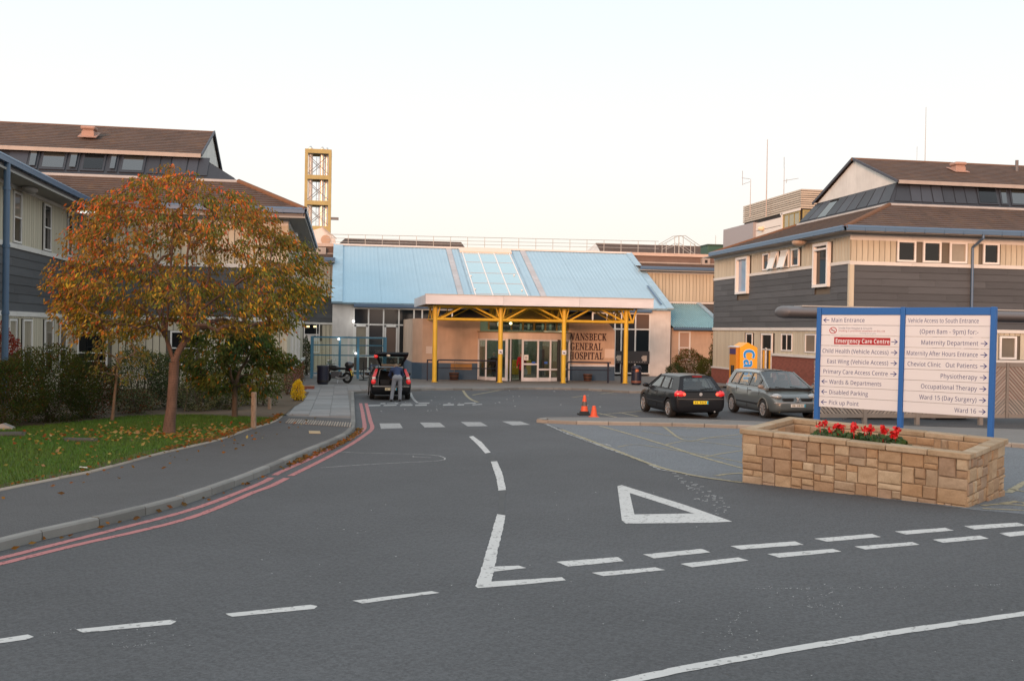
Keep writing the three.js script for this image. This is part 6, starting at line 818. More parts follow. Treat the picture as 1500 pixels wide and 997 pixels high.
{ // cycle shelter
  const z = -62, zb = -64.4, q = (x, y, zz = z) => onZ(x, y, zz), g = gy(0, z, UP), B = building('cycle_shelter', 'blue framed glazed cycle shelter beside the left building', 'shelter', V(q(510, 540).x, g, z)), xa = q(456, 540).x, xb = q(564, 540).x, yT = q(510, 493).y, xm = q(524, 540).x, x2 = q(497, 540).x;
  for (const x of [xa, x2, xm, xb]) { new MB().box(x - 0.07, x + 0.07, g, yT, z - 0.07, z + 0.07).build('post', M.shelterBlue, B); new MB().box(x - 0.05, x + 0.05, g, yT, zb - 0.05, zb + 0.05).build('post', M.shelterBlue, B); }
  const b = new MB(); for (const y of [yT - 0.04, lerp(g, yT, 0.78), lerp(g, yT, 0.53), g + 0.2]) { b.box(xa, xb, y - 0.035, y + 0.035, zb - 0.03, zb + 0.03); if (y > yT - 0.1) b.box(xa, xb, y - 0.05, y + 0.04, z - 0.05, z + 0.05); } for (const x of [xa, xm, xb]) b.box(x - 0.04, x + 0.04, yT - 0.08, yT, zb, z); b.build('rail', M.shelterBlue, B);
  for (let i = 0; i < 4; i++) { const a = lerp(xa, xb, i / 4) + 0.06, c = lerp(xa, xb, (i + 1) / 4) - 0.06; piece('pane', M.clear, B, a, c, g + 0.3, yT - 0.1, zb - 0.012, zb); piece('roof_pane', M.clear, B, a, c, yT + 0.0, yT + 0.015, zb, z); } for (let i = 0; i < 2; i++) piece('pane', M.clear, B, xa - 0.012, xa, g + 0.3, yT - 0.1, lerp(zb, z, i / 2) + 0.05, lerp(zb, z, (i + 1) / 2) - 0.05);
  for (const x of [q(545, 540).x, q(556, 540).x, q(478, 540).x]) new MB().path([V(x, g, z - 1.9), V(x, g + 0.75, z - 1.9), V(x, g + 0.85, z - 1.6), V(x, g + 0.85, z - 1.1), V(x, g + 0.75, z - 0.8), V(x, g, z - 0.8)], 0.03, 30, 8).build('cycle_rack', M.galv, B);
  // small lamps on the shelter
  for (const [x, y, zz] of [[496, 496.5, z + 0.2], [521, 517.5, z + 0.2]]) { const p = q(x, y, zz); const L = building('shelter_lamp', x < 500 ? 'upper bright lamp on the blue cycle shelter' : 'lower bright lamp on the blue cycle shelter', 'lamp', p.clone()); const l = new MB(); l.sphere(p, 0.065); l.build('bulb', new THREE.MeshStandardMaterial({ color: C(1, 1, 1), emissive: C(1, 0.97, 0.9), emissiveIntensity: 2.2 }), L); new MB().box(p.x - 0.02, p.x + 0.02, p.y - 0.06, p.y + 0.12, p.z - 0.3, p.z - 0.07).build('bracket', M.darkgrey, L); const pl = new THREE.PointLight(C(1, .97, .9), 0.12); pl.castShadow = true; pl.shadow.radius = 6; pl.name = 'lamp_light'; L.add(pl); }
  const pw = onZ(517.5, 470.5, ZH + 0.3), WL = building('wall_lamp', 'small bright lamp on the white pier left of the glazed screen', 'lamp', pw.clone()); new MB().sphere(pw, 0.09).build('bulb', new THREE.MeshStandardMaterial({ color: C(1, 1, 1), emissive: C(1, 0.97, 0.9), emissiveIntensity: 2.2 }), WL); new MB().box(pw.x - 0.03, pw.x + 0.03, pw.y - 0.03, pw.y + 0.03, pw.z - 0.3, pw.z - 0.1).build('bracket', M.darkgrey, WL); const pl = new THREE.PointLight(C(1, .97, .9), 0.15); pl.castShadow = true; pl.shadow.radius = 8; pl.name = 'lamp_light'; WL.add(pl);
  // blue bicycle in the shelter
  const K = building('bicycle', 'blue bicycle leaning inside the cycle shelter', 'bicycle', V(q(548, 550).x, g, z - 1)); const bx = q(536, 545).x, bz = z - 0.7, wh = (x) => { const t = new THREE.TorusGeometry(0.31, 0.022, 8, 28); t.translate(x, g + 0.33, bz); put('wheel', boxUV(t), M.rubber, K); const s = new MB(); for (let i = 0; i < 10; i++) { const a = i / 10 * Math.PI; s.tube(V(x + Math.cos(a) * 0.3, g + 0.33 + Math.sin(a) * 0.3, bz), V(x - Math.cos(a) * 0.3, g + 0.33 - Math.sin(a) * 0.3, bz), 0.004, 0.004, 4); } s.build('spokes', M.steel, K); }; wh(bx); wh(bx + 1.02);
  const f = new MB(), rr_ = V(bx, g + 0.33, bz), bb = V(bx + 0.42, g + 0.3, bz), se = V(bx + 0.3, g + 0.78, bz), hd = V(bx + 0.84, g + 0.78, bz), fr = V(bx + 1.02, g + 0.33, bz); f.tube(rr_, bb, 0.014).tube(rr_, se, 0.012).tube(bb, se, 0.018).tube(se, hd, 0.018).tube(bb, hd, 0.02).tube(hd, fr, 0.016).tube(hd, hd.clone().add(V(-0.04, 0.16, 0)), 0.014); f.build('frame', mat(0.02, 0.08, 0.25, 0.3), K); new MB().sphere(se.clone().add(V(0, 0.06, 0)), 0.09, 1.3, 0.35, 0.7).build('saddle', M.black, K); new MB().tube(hd.clone().add(V(-0.04, 0.16, -0.28)), hd.clone().add(V(-0.04, 0.16, 0.28)), 0.014).build('handlebar', M.black, K);
  // post with a round foot
  const s = gp(532, 556.5, UP), PS = thing('sign_post', 'thin dark post with a round foot left of the estate car', 'post', s); new MB().tube(V(0, 0, 0), V(0, 1.1, 0), 0.035).build('shaft', M.black, PS); new MB().lathe([[0.001, 0], [0.25, 0], [0.25, 0.03], [0.05, 0.06], [0.001, 0.06]]).build('foot', M.black, PS);
}
{ // motorcycle, tail towards the road
  const a = gp(483, 559, UP), b = gp(505, 560.5, UP), d = b.clone().sub(a).setY(0).normalize(), Lb = 1.32, R = 0.3, K = thing('motorcycle', 'black motorcycle with a round top box and yellow plate beside the litter bin', 'motorcycle', V(b.x + 0.12, gy(0, a.z - 0.3, UP), b.z), -0.55);     // local +x is the tail
  const wheel = x => { const t = new THREE.TorusGeometry(R - 0.06, 0.07, 10, 28); t.translate(x, R, 0); const w = put('wheel', boxUV(t), M.rubber, K); const s = new MB(); s.tube(V(x, R, -0.05), V(x, R, 0.05), 0.07); for (let i = 0; i < 5; i++) { const q = i * 1.2566; s.bar(V(x, R, 0), V(x + Math.cos(q) * 0.2, R + Math.sin(q) * 0.2, 0), 0.03, 0.04); } const rm = new THREE.TorusGeometry(0.2, 0.02, 8, 24); rm.translate(x, R, 0); s.add(rm); s.build('rim', M.alloy, w); };
  wheel(0); wheel(-Lb); const bk = mat(0.014, 0.014, 0.016, 0.3, { phys: true, clearcoat: 0.6 });
  new MB().sphere(V(-0.82, 0.80, 0), 0.27, 1.25, 0.62, 0.6).build('fuel_tank', bk, K); new MB().rbox(-0.72, 0.12, 0.72, 0.84, -0.15, 0.15, 0.05, 3).build('seat', M.black, K); new MB().rbox(-0.95, -0.4, 0.25, 0.62, -0.16, 0.16, 0.05, 2).build('engine', M.darkgrey, K); new MB().bar(V(-Lb, R, 0.09), V(-1.02, 0.98, 0.09), 0.05, 0.05).bar(V(-Lb, R, -0.09), V(-1.02, 0.98, -0.09), 0.05, 0.05).bar(V(0, R, 0.12), V(-0.5, 0.4, 0.12), 0.05, 0.06).bar(V(0, R, -0.12), V(-0.5, 0.4, -0.12), 0.05, 0.06).bar(V(-0.05, 0.36, 0.12), V(0.0, 0.74, 0.12), 0.04, 0.04).build('frame', M.black, K); new MB().tube(V(-1.0, 1.02, -0.36), V(-1.0, 1.02, 0.36), 0.018).build('handlebar', M.black, K); for (const s of [-0.38, 0.38]) new MB().sphere(V(-1.02, 1.2, s * 0.8), 0.07, 0.4, 0.8, 1.1).build('mirror', M.alloy, K); new MB().sphere(V(-1.2, 0.92, 0), 0.13, 0.8, 1, 1).build('headlight', M.alloy, K); new MB().rbox(-1.16, -1.05, 0.98, 1.24, -0.16, 0.16, 0.03).build('screen', M.tint, K);
  new MB().sphere(V(0.13, 0.99, 0), 0.25, 1, 0.82, 1.15, 20).build('top_box', bk, K); new MB().path([V(-0.6, 0.3, 0.2), V(-0.3, 0.24, 0.22), V(0.25, 0.42, 0.24)], 0.05, 14, 10).build('exhaust', M.alloy, K); new MB().slab(V(0.34, 0.42, 0.11), V(0.34, 0.42, -0.11), V(0.24, 0.68, -0.11), V(0.24, 0.68, 0.11), 0.012).build('number_plate', mat(0.8, 0.55, 0.02, 0.5), K); new MB().rbox(0.14, 0.24, 0.7, 0.78, -0.09, 0.09, 0.02).build('tail_light', mat(0.4, 0.01, 0.01, 0.3), K); new MB().path([V(0.26, 0.3, 0), V(0.3, 0.5, 0), V(0.12, 0.68, 0), V(-0.1, 0.7, 0)], 0.07, 14, 8).build('mudguard', bk, K); new MB().bar(V(-0.45, 0.28, 0.16), V(-0.35, 0.0, 0.42), 0.03, 0.03).build('stand', M.alloy, K);
}
{ // cones
  const mk = (name, label, px, py, h, r, bands) => { const p = gp(px, py), K = thing(name, label, 'traffic cone', p); const b = new MB(); const rad = t => lerp(r, r * 0.28, t), seg = (t0, t1) => new MB().lathe([[rad(t0), 0.04 + (h - 0.04) * t0], [rad(t1), 0.04 + (h - 0.04) * t1]], V(0, 0, 0), 24); if (bands) { seg(0.08, 0.42).build('cone_body', M.cone, K); seg(0.42, 0.66).build('grey_sleeve', mat(0.09, 0.085, 0.08, 0.5), K); seg(0.66, 0.9).build('cone_body', M.cone, K); new MB().lathe([[rad(0.9), 0.04 + (h - 0.04) * 0.9], [rad(1) * 0.95, h * 0.985], [rad(1) * 0.7, h], [0.001, h]], V(0, 0, 0), 24).build('cone_tip', M.cone, K); new MB().rbox(-r * 1.5, r * 1.5, 0, 0.05, -r * 1.5, r * 1.5, 0.02).lathe([[r * 1.3, 0.04], [r * 1.05, 0.13], [rad(0.08), 0.04 + h * 0.08]], V(0, 0, 0), 24).build('base', M.rubber, K); } else { new MB().lathe([[r * 1.15, 0], [r * 1.15, 0.03], [r, 0.05], [r * 0.5, h * 0.96], [r * 0.35, h], [0.001, h]], V(0, 0, 0), 24).build('cone_body', M.cone, K); new MB().rbox(-r * 1.25, r * 1.25, 0, 0.03, -r * 1.25, r * 1.25, 0.01).build('base', M.cone, K); } };
  mk('traffic_cone', 'tall orange traffic cone with a grey sleeve and dark base', 856, 607.5, 0.66, 0.14, true); mk('traffic_cone', 'small plain orange traffic cone on the island edge', 870, 610.8, 0.37, 0.115, false);
}
{ // timber posts on the lawn edge
  const mk = (label, px, py, h, r, lean = 0) => { const p = gp(px, py, 0.12), K = thing('wooden_post', label, 'bollard', p); const b = new MB(); b.lathe([[0.001, -0.1], [r, -0.1], [r, h * 0.84], [r * 0.9, h * 0.845], [r * 0.9, h * 0.87], [r, h * 0.875], [r, h * 0.97], [r * 0.85, h], [0.001, h]], V(0, 0, 0), 14); b.build('shaft', mat(0.36, 0.275, 0.205, 0.9, { map: T.bark }), K); K.rotation.z = lean; };
  mk('tall round timber bollard at the lawn edge', 371, 627.5, 0.92, 0.07); mk('short timber bollard at the back of the lawn before the variegated shrub', 394.5, 599.5, 0.40, 0.06);
  const p = gp(6, 629, 0.13), K = thing('ground_marker', 'small grey stone marker at the left edge of the lawn', 'marker', p); new MB().prism([[-0.22, -0.05], [0.2, -0.05], [0.2, 0.05], [-0.02, 0.15], [-0.22, 0.1]], 'z', -0.15, 0.1).build('stone', M.palegrey, K);
  for (const [l, q] of [['dark slab let into the lawn at its left edge', [[-12, 634], [38, 633.5], [36, 639], [-14, 639]]], ['dark slab let into the lawn behind the white stick', [[92, 642.5], [143, 643.5], [142, 647], [94, 646.5]]]]) { const P = xzo(q, 0.14).map(a => V(a[0], gy(0, a[1], 0.14), a[1])), c = P[0].clone(), S = thing('access_cover', l, 'cover', c); new MB().slab(...[P[3], P[2], P[1], P[0]].map(a => a.clone().sub(c)), 0.03).build('cover', mat(0.075, 0.062, 0.055, 0.9, { map: T.grain }), S); new MB().slab(...[P[3], P[2], P[1], P[0]].map((a, i, A) => a.clone().lerp(A[(i + 2) % 4], 0.12).sub(c)), 0.01, 0.03).build('cover_plate', mat(0.095, 0.08, 0.07, 0.85, { map: T.grain }), S); }
  const s = gp(127, 685, 0.15), St = thing('white_stick', 'white stick lying on the lawn edge', 'litter', s); new MB().tube(V(-0.12, 0.012, -0.02), V(0.02, 0.014, 0.08), 0.011, 0.011, 8).build('stick', M.upvc, St);
  const bs = gp(449, 569, UP), Bk = thing('brick_step', 'low red brick step at the foot of the left building', 'step', bs); new MB().rbox(-0.55, 0.35, -0.05, 0.10, -0.35, 0.3, 0.01).build('step', M.brick, Bk); new MB().rbox(-0.56, 0.36, 0.10, 0.13, -0.36, 0.31, 0.01).build('tread', M.kerbBrick[1], Bk);
}
// ================================================================ cars
reseed(909);
const ev = new Evaluator(); ev.attributes = ['position', 'normal'];
const carPaint = (r, g, b) => mat(r, g, b, 0.35, { phys: true, clearcoat: 0.3, clearcoatRoughness: 0.04, specularIntensity: 0.25, metalness: 0.0 });
const silverPaint = (r, g, b) => mat(r, g, b, 0.3, { phys: true, clearcoat: 0.9, clearcoatRoughness: 0.05, metalness: 0.2 });
function spline(st, x, k) { let i = 0; while (i < st.length - 2 && x > st[i + 1][0]) i++; const a = st[Math.max(0, i - 1)], b = st[i], c = st[i + 1], d = st[Math.min(st.length - 1, i + 2)], t = (x - b[0]) / (c[0] - b[0]), m0 = (c[k] - a[k]) / (c[0] - a[0] || 1) * (c[0] - b[0]), m1 = (d[k] - b[k]) / (d[0] - b[0] || 1) * (c[0] - b[0]); return (2 * t ** 3 - 3 * t * t + 1) * b[k] + (t ** 3 - 2 * t * t + t) * m0 + (3 * t * t - 2 * t ** 3) * c[k] + (t ** 3 - t * t) * m1; }
function makeCar(o) {      // local +x is the nose
  const K = thing('parked_car', o.label, 'car', o.pos, o.turn, o.group); K.scale.setScalar(o.scale || 1);
  const st = o.stations, n = 64, sec = [[0, 0], [0.80, 0], [0.93, 0.07], [0.985, 0.24], [1.0, 0.48], [0.992, 0.66], [0.972, 0.82], [0.94, 0.93], [0.86, 0.985], [0.55, 1.01], [0, 1.02]], full = [...sec.map(p => [p[0], p[1]]), ...sec.slice(1, -1).reverse().map(p => [-p[0], p[1]])], m = full.length, pos = [], idx = [];
  const x0 = st[0][0], x1 = st[st.length - 1][0];
  for (let i = 0; i <= n; i++) { const u = 0.5 - 0.5 * Math.cos(Math.PI * i / n), x = lerp(x0, x1, lerp(i / n, u, 0.6)), yb = spline(st, x, 1), yt = spline(st, x, 2), w = spline(st, x, 3); for (const [a, b] of full) pos.push(x, lerp(yb, yt, b), a * w); }
  for (let i = 0; i < n; i++) for (let j = 0; j < m; j++) { const a = i * m + j, b = i * m + (j + 1) % m, c = a + m, d = b + m; idx.push(a, c, b, b, c, d); }
  const ca = pos.length / 3; pos.push(x0 - 0.0, lerp(st[0][1], st[0][2], 0.5), 0); const cb = ca + 1; pos.push(x1, lerp(st[st.length - 1][1], st[st.length - 1][2], 0.5), 0); for (let j = 0; j < m; j++) { idx.push(ca, j, (j + 1) % m); idx.push(cb, n * m + (j + 1) % m, n * m + j); }
  let g = new THREE.BufferGeometry(); g.setAttribute('position', new THREE.Float32BufferAttribute(pos, 3)); g.setIndex(idx); g.computeVertexNormals();
  let body = new Brush(g); body.updateMatrixWorld(); const R = o.R || 0.32, cut = (geo) => { const b = new Brush(geo); b.updateMatrixWorld(); body = ev.evaluate(body, b, SUBTRACTION); body.updateMatrixWorld(); };
  for (const ax of [o.front, o.rear]) for (const s of [-1, 1]) { const c = new THREE.CylinderGeometry(R * 1.17, R * 1.17, 0.42, 28); c.rotateX(Math.PI / 2); c.translate(ax, R, s * (o.W / 2 - 0.12)); c.deleteAttribute('uv'); cut(c); }
  if (o.boot) { const c = new RoundedBoxGeometry(1.3, 0.75, 1.10, 3, 0.06); c.translate(x0 + 0.55, 1.02, 0); for (const k of Object.keys(c.attributes)) if (k !== 'position' && k !== 'normal') c.deleteAttribute(k); c.clearGroups(); cut(c); }
  put('body', boxUV(body.geometry.clone()), o.paint, K);
  const yb = o.yb, yr = o.yr, zs = (x, y) => lerp(o.wb, o.wr, (y - yb) / (yr - yb)) - 0.05 * Math.max(0, (Math.abs(x - o.cx) - 0.6)) * 0.35;
  const [A, Bf, Cc, D] = [o.A, o.B, o.C, o.D];
  const side = o.side || [[A, yb - 0.06], [A, yb + 0.01], [lerp(A, Bf, 0.6), lerp(yb, yr, 0.68)], [Bf, yr], [Cc, yr], [lerp(Cc, D, 0.5), lerp(yr, yb, 0.45)], [D, yb + 0.01], [D, yb - 0.06]];
  for (const s of [-1, 1]) {
    const sh = new THREE.Shape(side.map(p => new THREE.Vector2(...p))); o.windows.forEach(w => sh.holes.push(new THREE.Path(w.map(p => new THREE.Vector2(...p)))));
    const e = new THREE.ExtrudeGeometry(sh, { depth: 0.035, bevelEnabled: false }), p = e.attributes.position; for (let i = 0; i < p.count; i++) p.setZ(i, s * (zs(p.getX(i), p.getY(i)) - p.getZ(i))); e.computeVertexNormals(); put('pillar_frame', boxUV(e), o.paint, K);
    o.windows.forEach(w => { const q = new THREE.ShapeGeometry(new THREE.Shape(w.map(p2 => new THREE.Vector2(...p2)))), pp = q.attributes.position; for (let i = 0; i < pp.count; i++) pp.setZ(i, s * (zs(pp.getX(i), pp.getY(i)) - 0.014)); q.computeVertexNormals(); put('side_window', boxUV(q), M.tint, K); const f = new MB(); for (let i = 0; i < w.length; i++) { const a = w[i], b = w[(i + 1) % w.length]; f.tube(V(a[0], a[1], s * (zs(...a) - 0.004)), V(b[0], b[1], s * (zs(...b) - 0.004)), 0.011, 0.011, 6); } f.build('window_trim', M.black, K); });
  }
  const grid = (f, nu, nv) => { const ps = [], ix = []; for (let i = 0; i <= nu; i++) for (let j = 0; j <= nv; j++) { const p = f(i / nu, j / nv); ps.push(p.x, p.y, p.z); } for (let i = 0; i < nu; i++) for (let j = 0; j < nv; j++) { const a = i * (nv + 1) + j; ix.push(a, a + 1, a + nv + 1, a + 1, a + nv + 2, a + nv + 1); } const q = new THREE.BufferGeometry(); q.setAttribute('position', new THREE.Float32BufferAttribute(ps, 3)); q.setIndex(ix); q.computeVertexNormals(); return q; };
  const roofAt = (u, v, d = 0) => { const x = lerp(Bf + 0.03, Cc - 0.03, u), zz = lerp(-1, 1, v), w = zs(lerp(Bf, Cc, u), yr); return V(x, yr - d + o.crown * (1 - zz ** 4) * (0.55 + 0.45 * Math.sin(Math.PI * Math.min(1, Math.max(0, u * 0.9 + 0.05)))), zz * w); };
  { const b = new MB(); b.add(grid((u, v) => roofAt(u, v), 12, 12)).add(grid((u, v) => roofAt(u, v, 0.03), 12, 12)); const ms = put('roof', boxUV(mergeGeometries(b.g)), o.paint, K); if (o.aerial) new MB().tube(roofAt(0.93, 0.5), roofAt(0.93, 0.5).add(V(-0.1, 0.2, 0)), 0.012, 0.006, 6).build('aerial', M.black, ms); }
  const bow = 0.10, ws = (u, v, k = 0.004) => { const z = lerp(-1, 1, v), x = lerp(A + 0.01, Bf + 0.02, u), y = lerp(yb, yr + o.crown * 0.45 * (1 - z ** 4), u); return V(x + bow * (1 - z * z) * (1 - 0.5 * u) + k, y, z * (zs(lerp(A, Bf, u), y > yr ? yr : y) - 0.01)); };
  put('windscreen', boxUV(grid((u, v) => ws(u, v), 8, 10)), M.tint, K); { const b = new MB(); for (const v of [0, 1]) b.tube(ws(0, v), ws(1, v), 0.035, 0.03, 8); b.build('pillar', o.paint, K); const c = new MB(); c.path([0, .2, .4, .6, .8, 1].map(v => ws(0.015, v, 0.015)), 0.022, 20, 6); for (const [v, d] of [[0.2, 0.30], [0.55, 0.30]]) c.tube(ws(0.02, v, 0.03), ws(0.12, v + d, 0.02), 0.012, 0.008, 6); c.build('wiper', M.black, K); }
  if (!o.boot) { const rw = (u, v) => { const z = lerp(-1, 1, v), x = lerp(D - 0.005, Cc - 0.02, u), y = lerp(yb + 0.01, yr + o.crown * 0.3 * (1 - z ** 4), u); return V(x - 0.05 * (1 - z * z), y, z * (zs(lerp(D, Cc, u), Math.min(y, yr)) - 0.02)); }; put('rear_window', boxUV(grid((u, v) => rw(lerp(0.06, 0.86, u), lerp(0.09, 0.91, v)), 6, 8)), M.tint, K); const b = new MB(); b.add(grid((u, v) => rw(lerp(-0.05, 0.07, u), v), 2, 8)).add(grid((u, v) => rw(lerp(0.86, 1.02, u), v), 2, 8)).add(grid((u, v) => rw(u, lerp(0, 0.1, v)), 6, 2)).add(grid((u, v) => rw(u, lerp(0.9, 1, v)), 6, 2)); put('hatch_frame', boxUV(mergeGeometries(b.g)), o.paint, K); new MB().tube(rw(0.1, 0.5).add(V(-0.02, 0, 0)), rw(0.18, 0.82).add(V(-0.015, 0, 0)), 0.012).build('wiper', M.black, K); const p = rw(0.96, 0.5); new MB().rbox(p.x - 0.03, p.x + 0.01, p.y - 0.012, p.y + 0.02, -0.17, 0.17, 0.008).build('brake_light', mat(0.35, 0.01, 0.012, 0.25), K); }
  const sm = mat(0.035, 0.034, 0.034, 0.8); { const b = new MB(); for (const s of [-1, 1]) { b.rbox(o.cx + 0.28, o.cx + 0.40, yb - 0.35, yb + 0.24, s * 0.36 - 0.24, s * 0.36 + 0.24, 0.05); b.rbox(o.cx + 0.29, o.cx + 0.38, yb + 0.26, yb + 0.42, s * 0.36 - 0.13, s * 0.36 + 0.13, 0.04); b.rbox(o.cx - 0.62, o.cx - 0.54, yb + 0.1, yb + 0.28, s * 0.36 - 0.12, s * 0.36 + 0.12, 0.04); } b.rbox(o.cx - 0.64, o.cx - 0.52, yb - 0.35, yb + 0.1, -0.58, 0.58, 0.05); b.build('seats', sm, K); if (!o.boot) new MB().rbox(A - 0.5, A - 0.02, yb - 0.1, yb + 0.05, -o.wb + 0.08, o.wb - 0.08, 0.04).build('dashboard', sm, K); }
  for (const ax of [o.front, o.rear]) for (const s of [-1, 1]) {
    const z = s * (o.W / 2 - 0.115), t = new MB(), prof = [[R * 0.68, -0.10], [R * 0.93, -0.105], [R * 0.99, -0.085], [R, -0.04], [R, 0.04], [R * 0.99, 0.085], [R * 0.93, 0.105], [R * 0.68, 0.10]], lg = new THREE.LatheGeometry(prof.map(p => new THREE.Vector2(p[0], p[1])), 30); lg.rotateX(Math.PI / 2); lg.translate(ax, R, z); t.add(lg); const wheel = t.build('wheel', M.rubber, K);
    const r = new MB(), q = z + s * 0.085; const dk = new THREE.CylinderGeometry(R * 0.69, R * 0.69, 0.03, 28); dk.rotateX(Math.PI / 2); dk.translate(ax, R, z + s * 0.02); new MB().add(dk).build('brake', M.black, wheel); const rim = new THREE.TorusGeometry(R * 0.64, R * 0.055, 8, 30); rim.translate(ax, R, q); r.add(rim); const ns = o.spokes || 5; for (let i = 0; i < ns; i++) { const a = i / ns * Math.PI * 2 + 0.3; r.bar(V(ax, R, q), V(ax + Math.cos(a) * R * 0.62, R + Math.sin(a) * R * 0.62, q), R * 0.17, 0.035); } const hb = new THREE.CylinderGeometry(R * 0.2, R * 0.2, 0.04, 16); hb.rotateX(Math.PI / 2); hb.translate(ax, R, q); r.add(hb); r.build('rim', M.alloy, wheel);
  }
  for (const s of [-1, 1]) { const mz = s * (o.wb + 0.14), mx = A - 0.22; const b = new MB(); b.sphere(V(mx, yb + 0.06, mz), 0.1, 0.7, 0.75, 1.15, 14).bar(V(mx, yb, mz), V(mx, yb - 0.01, s * o.wb), 0.05, 0.04); b.build('mirror', o.mirror || o.paint, K); if (!o.noHandles) for (const x of o.handles) new MB().rbox(x - 0.09, x + 0.09, yb - 0.13, yb - 0.095, s * (o.W / 2 - 0.035) - 0.02, s * (o.W / 2 - 0.035) + 0.02, 0.01).build('door_handle', o.paint, K); new MB().rbox(o.rear + R * 1.3, o.front - R * 1.3, 0.45, 0.51, s * (o.W / 2 - 0.01) - 0.02, s * (o.W / 2 - 0.01) + 0.012, 0.01).build('side_strip', M.black, K); const f = new MB(); for (const x of o.seams) f.bar(V(x, 0.32, s * (spline(st, x, 3) * 0.993)), V(x, yb - 0.04, s * spline(st, x, 3) * 0.975), 0.012, 0.012); f.build('door_gap', M.black, K); }
  o.extra?.(K, st);
  return K;
}
const redLamp = (k = 0.35) => new THREE.MeshPhysicalMaterial({ color: C(0.5, 0.008, 0.010), roughness: 0.25, clearcoat: 1, emissive: C(1, 0.03, 0.03), emissiveIntensity: k, side: THREE.DoubleSide });
const plate = (K, x, y, m, front, w = 0.52) => { const s = front ? 1 : -1, q = new MB().rbox(x - 0.012, x + 0.012, y - 0.055, y + 0.055, -w / 2, w / 2, 0.004).build('number_plate', m, K); new MB().box(x + s * 0.0125, x + s * 0.0135, y - 0.05, y + 0.05, -s * w / 2 + (front ? -0.0 : 0), -s * (w / 2 - 0.05)).build('plate_band', mat(0.02, 0.35, 0.55, 0.5), q); const c = new MB(); for (let i = 0; i < 7; i++) { const z = -s * (w / 2 - 0.1 - i * 0.058); if (i !== 4) c.box(x + s * 0.0125, x + s * 0.0133, y - 0.035, y + 0.035, z - 0.012, z + 0.012); } c.build('plate_characters', mat(0.16, 0.12, 0.02, 0.5), q); };
const yellowPlate = mat(0.82, 0.62, 0.02, 0.5), whitePlate = mat(0.7, 0.7, 0.68, 0.5);
const golfSt = [[-2.10, 0.36, 0.70, 0.72], [-2.08, 0.29, 0.86, 0.82], [-2.0, 0.24, 0.965, 0.865], [-1.7, 0.20, 0.975, 0.88], [-1.0, 0.18, 0.965, 0.88], [0, 0.17, 0.94, 0.88], [0.7, 0.17, 0.93, 0.875], [1.05, 0.18, 0.91, 0.865], [1.5, 0.19, 0.84, 0.84], [1.85, 0.22, 0.74, 0.79], [2.02, 0.27, 0.64, 0.70], [2.10, 0.36, 0.54, 0.58]];
const golf = {
  label: 'black hatchback with lit red tail lamps and a yellow rear plate', W: 1.76, stations: golfSt, front: 1.28, rear: -1.30, yb: 0.945, yr: 1.405, crown: 0.075, wb: 0.80, wr: 0.585, cx: -0.4, A: 1.02, B: 0.15, C: -1.62, D: -2.03, handles: [-0.95, 0.05], seams: [0.72, -0.18], aerial: true, paint: carPaint(0.012, 0.013, 0.016),
  windows: [[[0.78, 0.985], [0.16, 1.345], [-0.20, 1.37], [-0.24, 0.985]], [[-0.31, 0.985], [-0.27, 1.37], [-0.92, 1.345], [-1.02, 0.985]], [[-1.07, 0.985], [-0.98, 1.335], [-1.16, 1.30], [-1.36, 1.0]]],
  extra(K) { for (const s of [-1, 1]) { const l = new MB(); l.sphere(V(-1.965, 0.83, s * 0.68), 0.155, 0.9, 1.0, 1.35, 20); l.build('tail_light', redLamp(0.22), K); const e = new MB(); for (const z of [0.58, 0.76]) e.sphere(V(-2.085 + (z > 0.6 ? 0.05 : 0), 0.835, s * z), 0.055, 0.5, 1, 1, 14); e.build('lamp_lens', new THREE.MeshStandardMaterial({ color: C(0.9, 0.12, 0.08), emissive: C(1, 0.12, 0.06), emissiveIntensity: 0.6, roughness: 0.2 }), K); new MB().sphere(V(1.84, 0.66, s * 0.6), 0.14, 1.1, 0.75, 1, 14).build('headlight', M.lens, K); } plate(K, -2.098, 0.565, yellowPlate, false); { const c = new THREE.CylinderGeometry(0.055, 0.055, 0.02, 24); c.rotateZ(Math.PI / 2); c.translate(-2.082, 0.84, 0); put('emblem', boxUV(c), M.alloy, K); } new MB().rbox(-2.11, -2.0, 0.665, 0.69, -0.80, 0.80, 0.01).build('bumper_strip', mat(0.10, 0.085, 0.075, 0.3), K); new MB().rbox(-2.09, -2.07, 0.735, 0.755, 0.36, 0.50, 0.004).build('badge', M.alloy, K); new MB().rbox(-2.085, -2.0, 0.32, 0.44, -0.68, 0.68, 0.03).build('lower_valance', M.black, K); new MB().tube(V(-1.9, 0.26, 0.5), V(-2.08, 0.26, 0.5), 0.03).build('exhaust', M.steel, K); }
};
const px2 = (x, y, z) => onZ(x, y, z);
{ const z = -32.5, x = (px2(990, 600, z + 0.9).x + px2(1062, 600, z + 0.9).x) / 2 - 0.02; makeCar({ ...golf, pos: V(x, gy(0, -33.6), -33.75), turn: Math.PI / 2 + 0.035, scale: 0.975 }); }
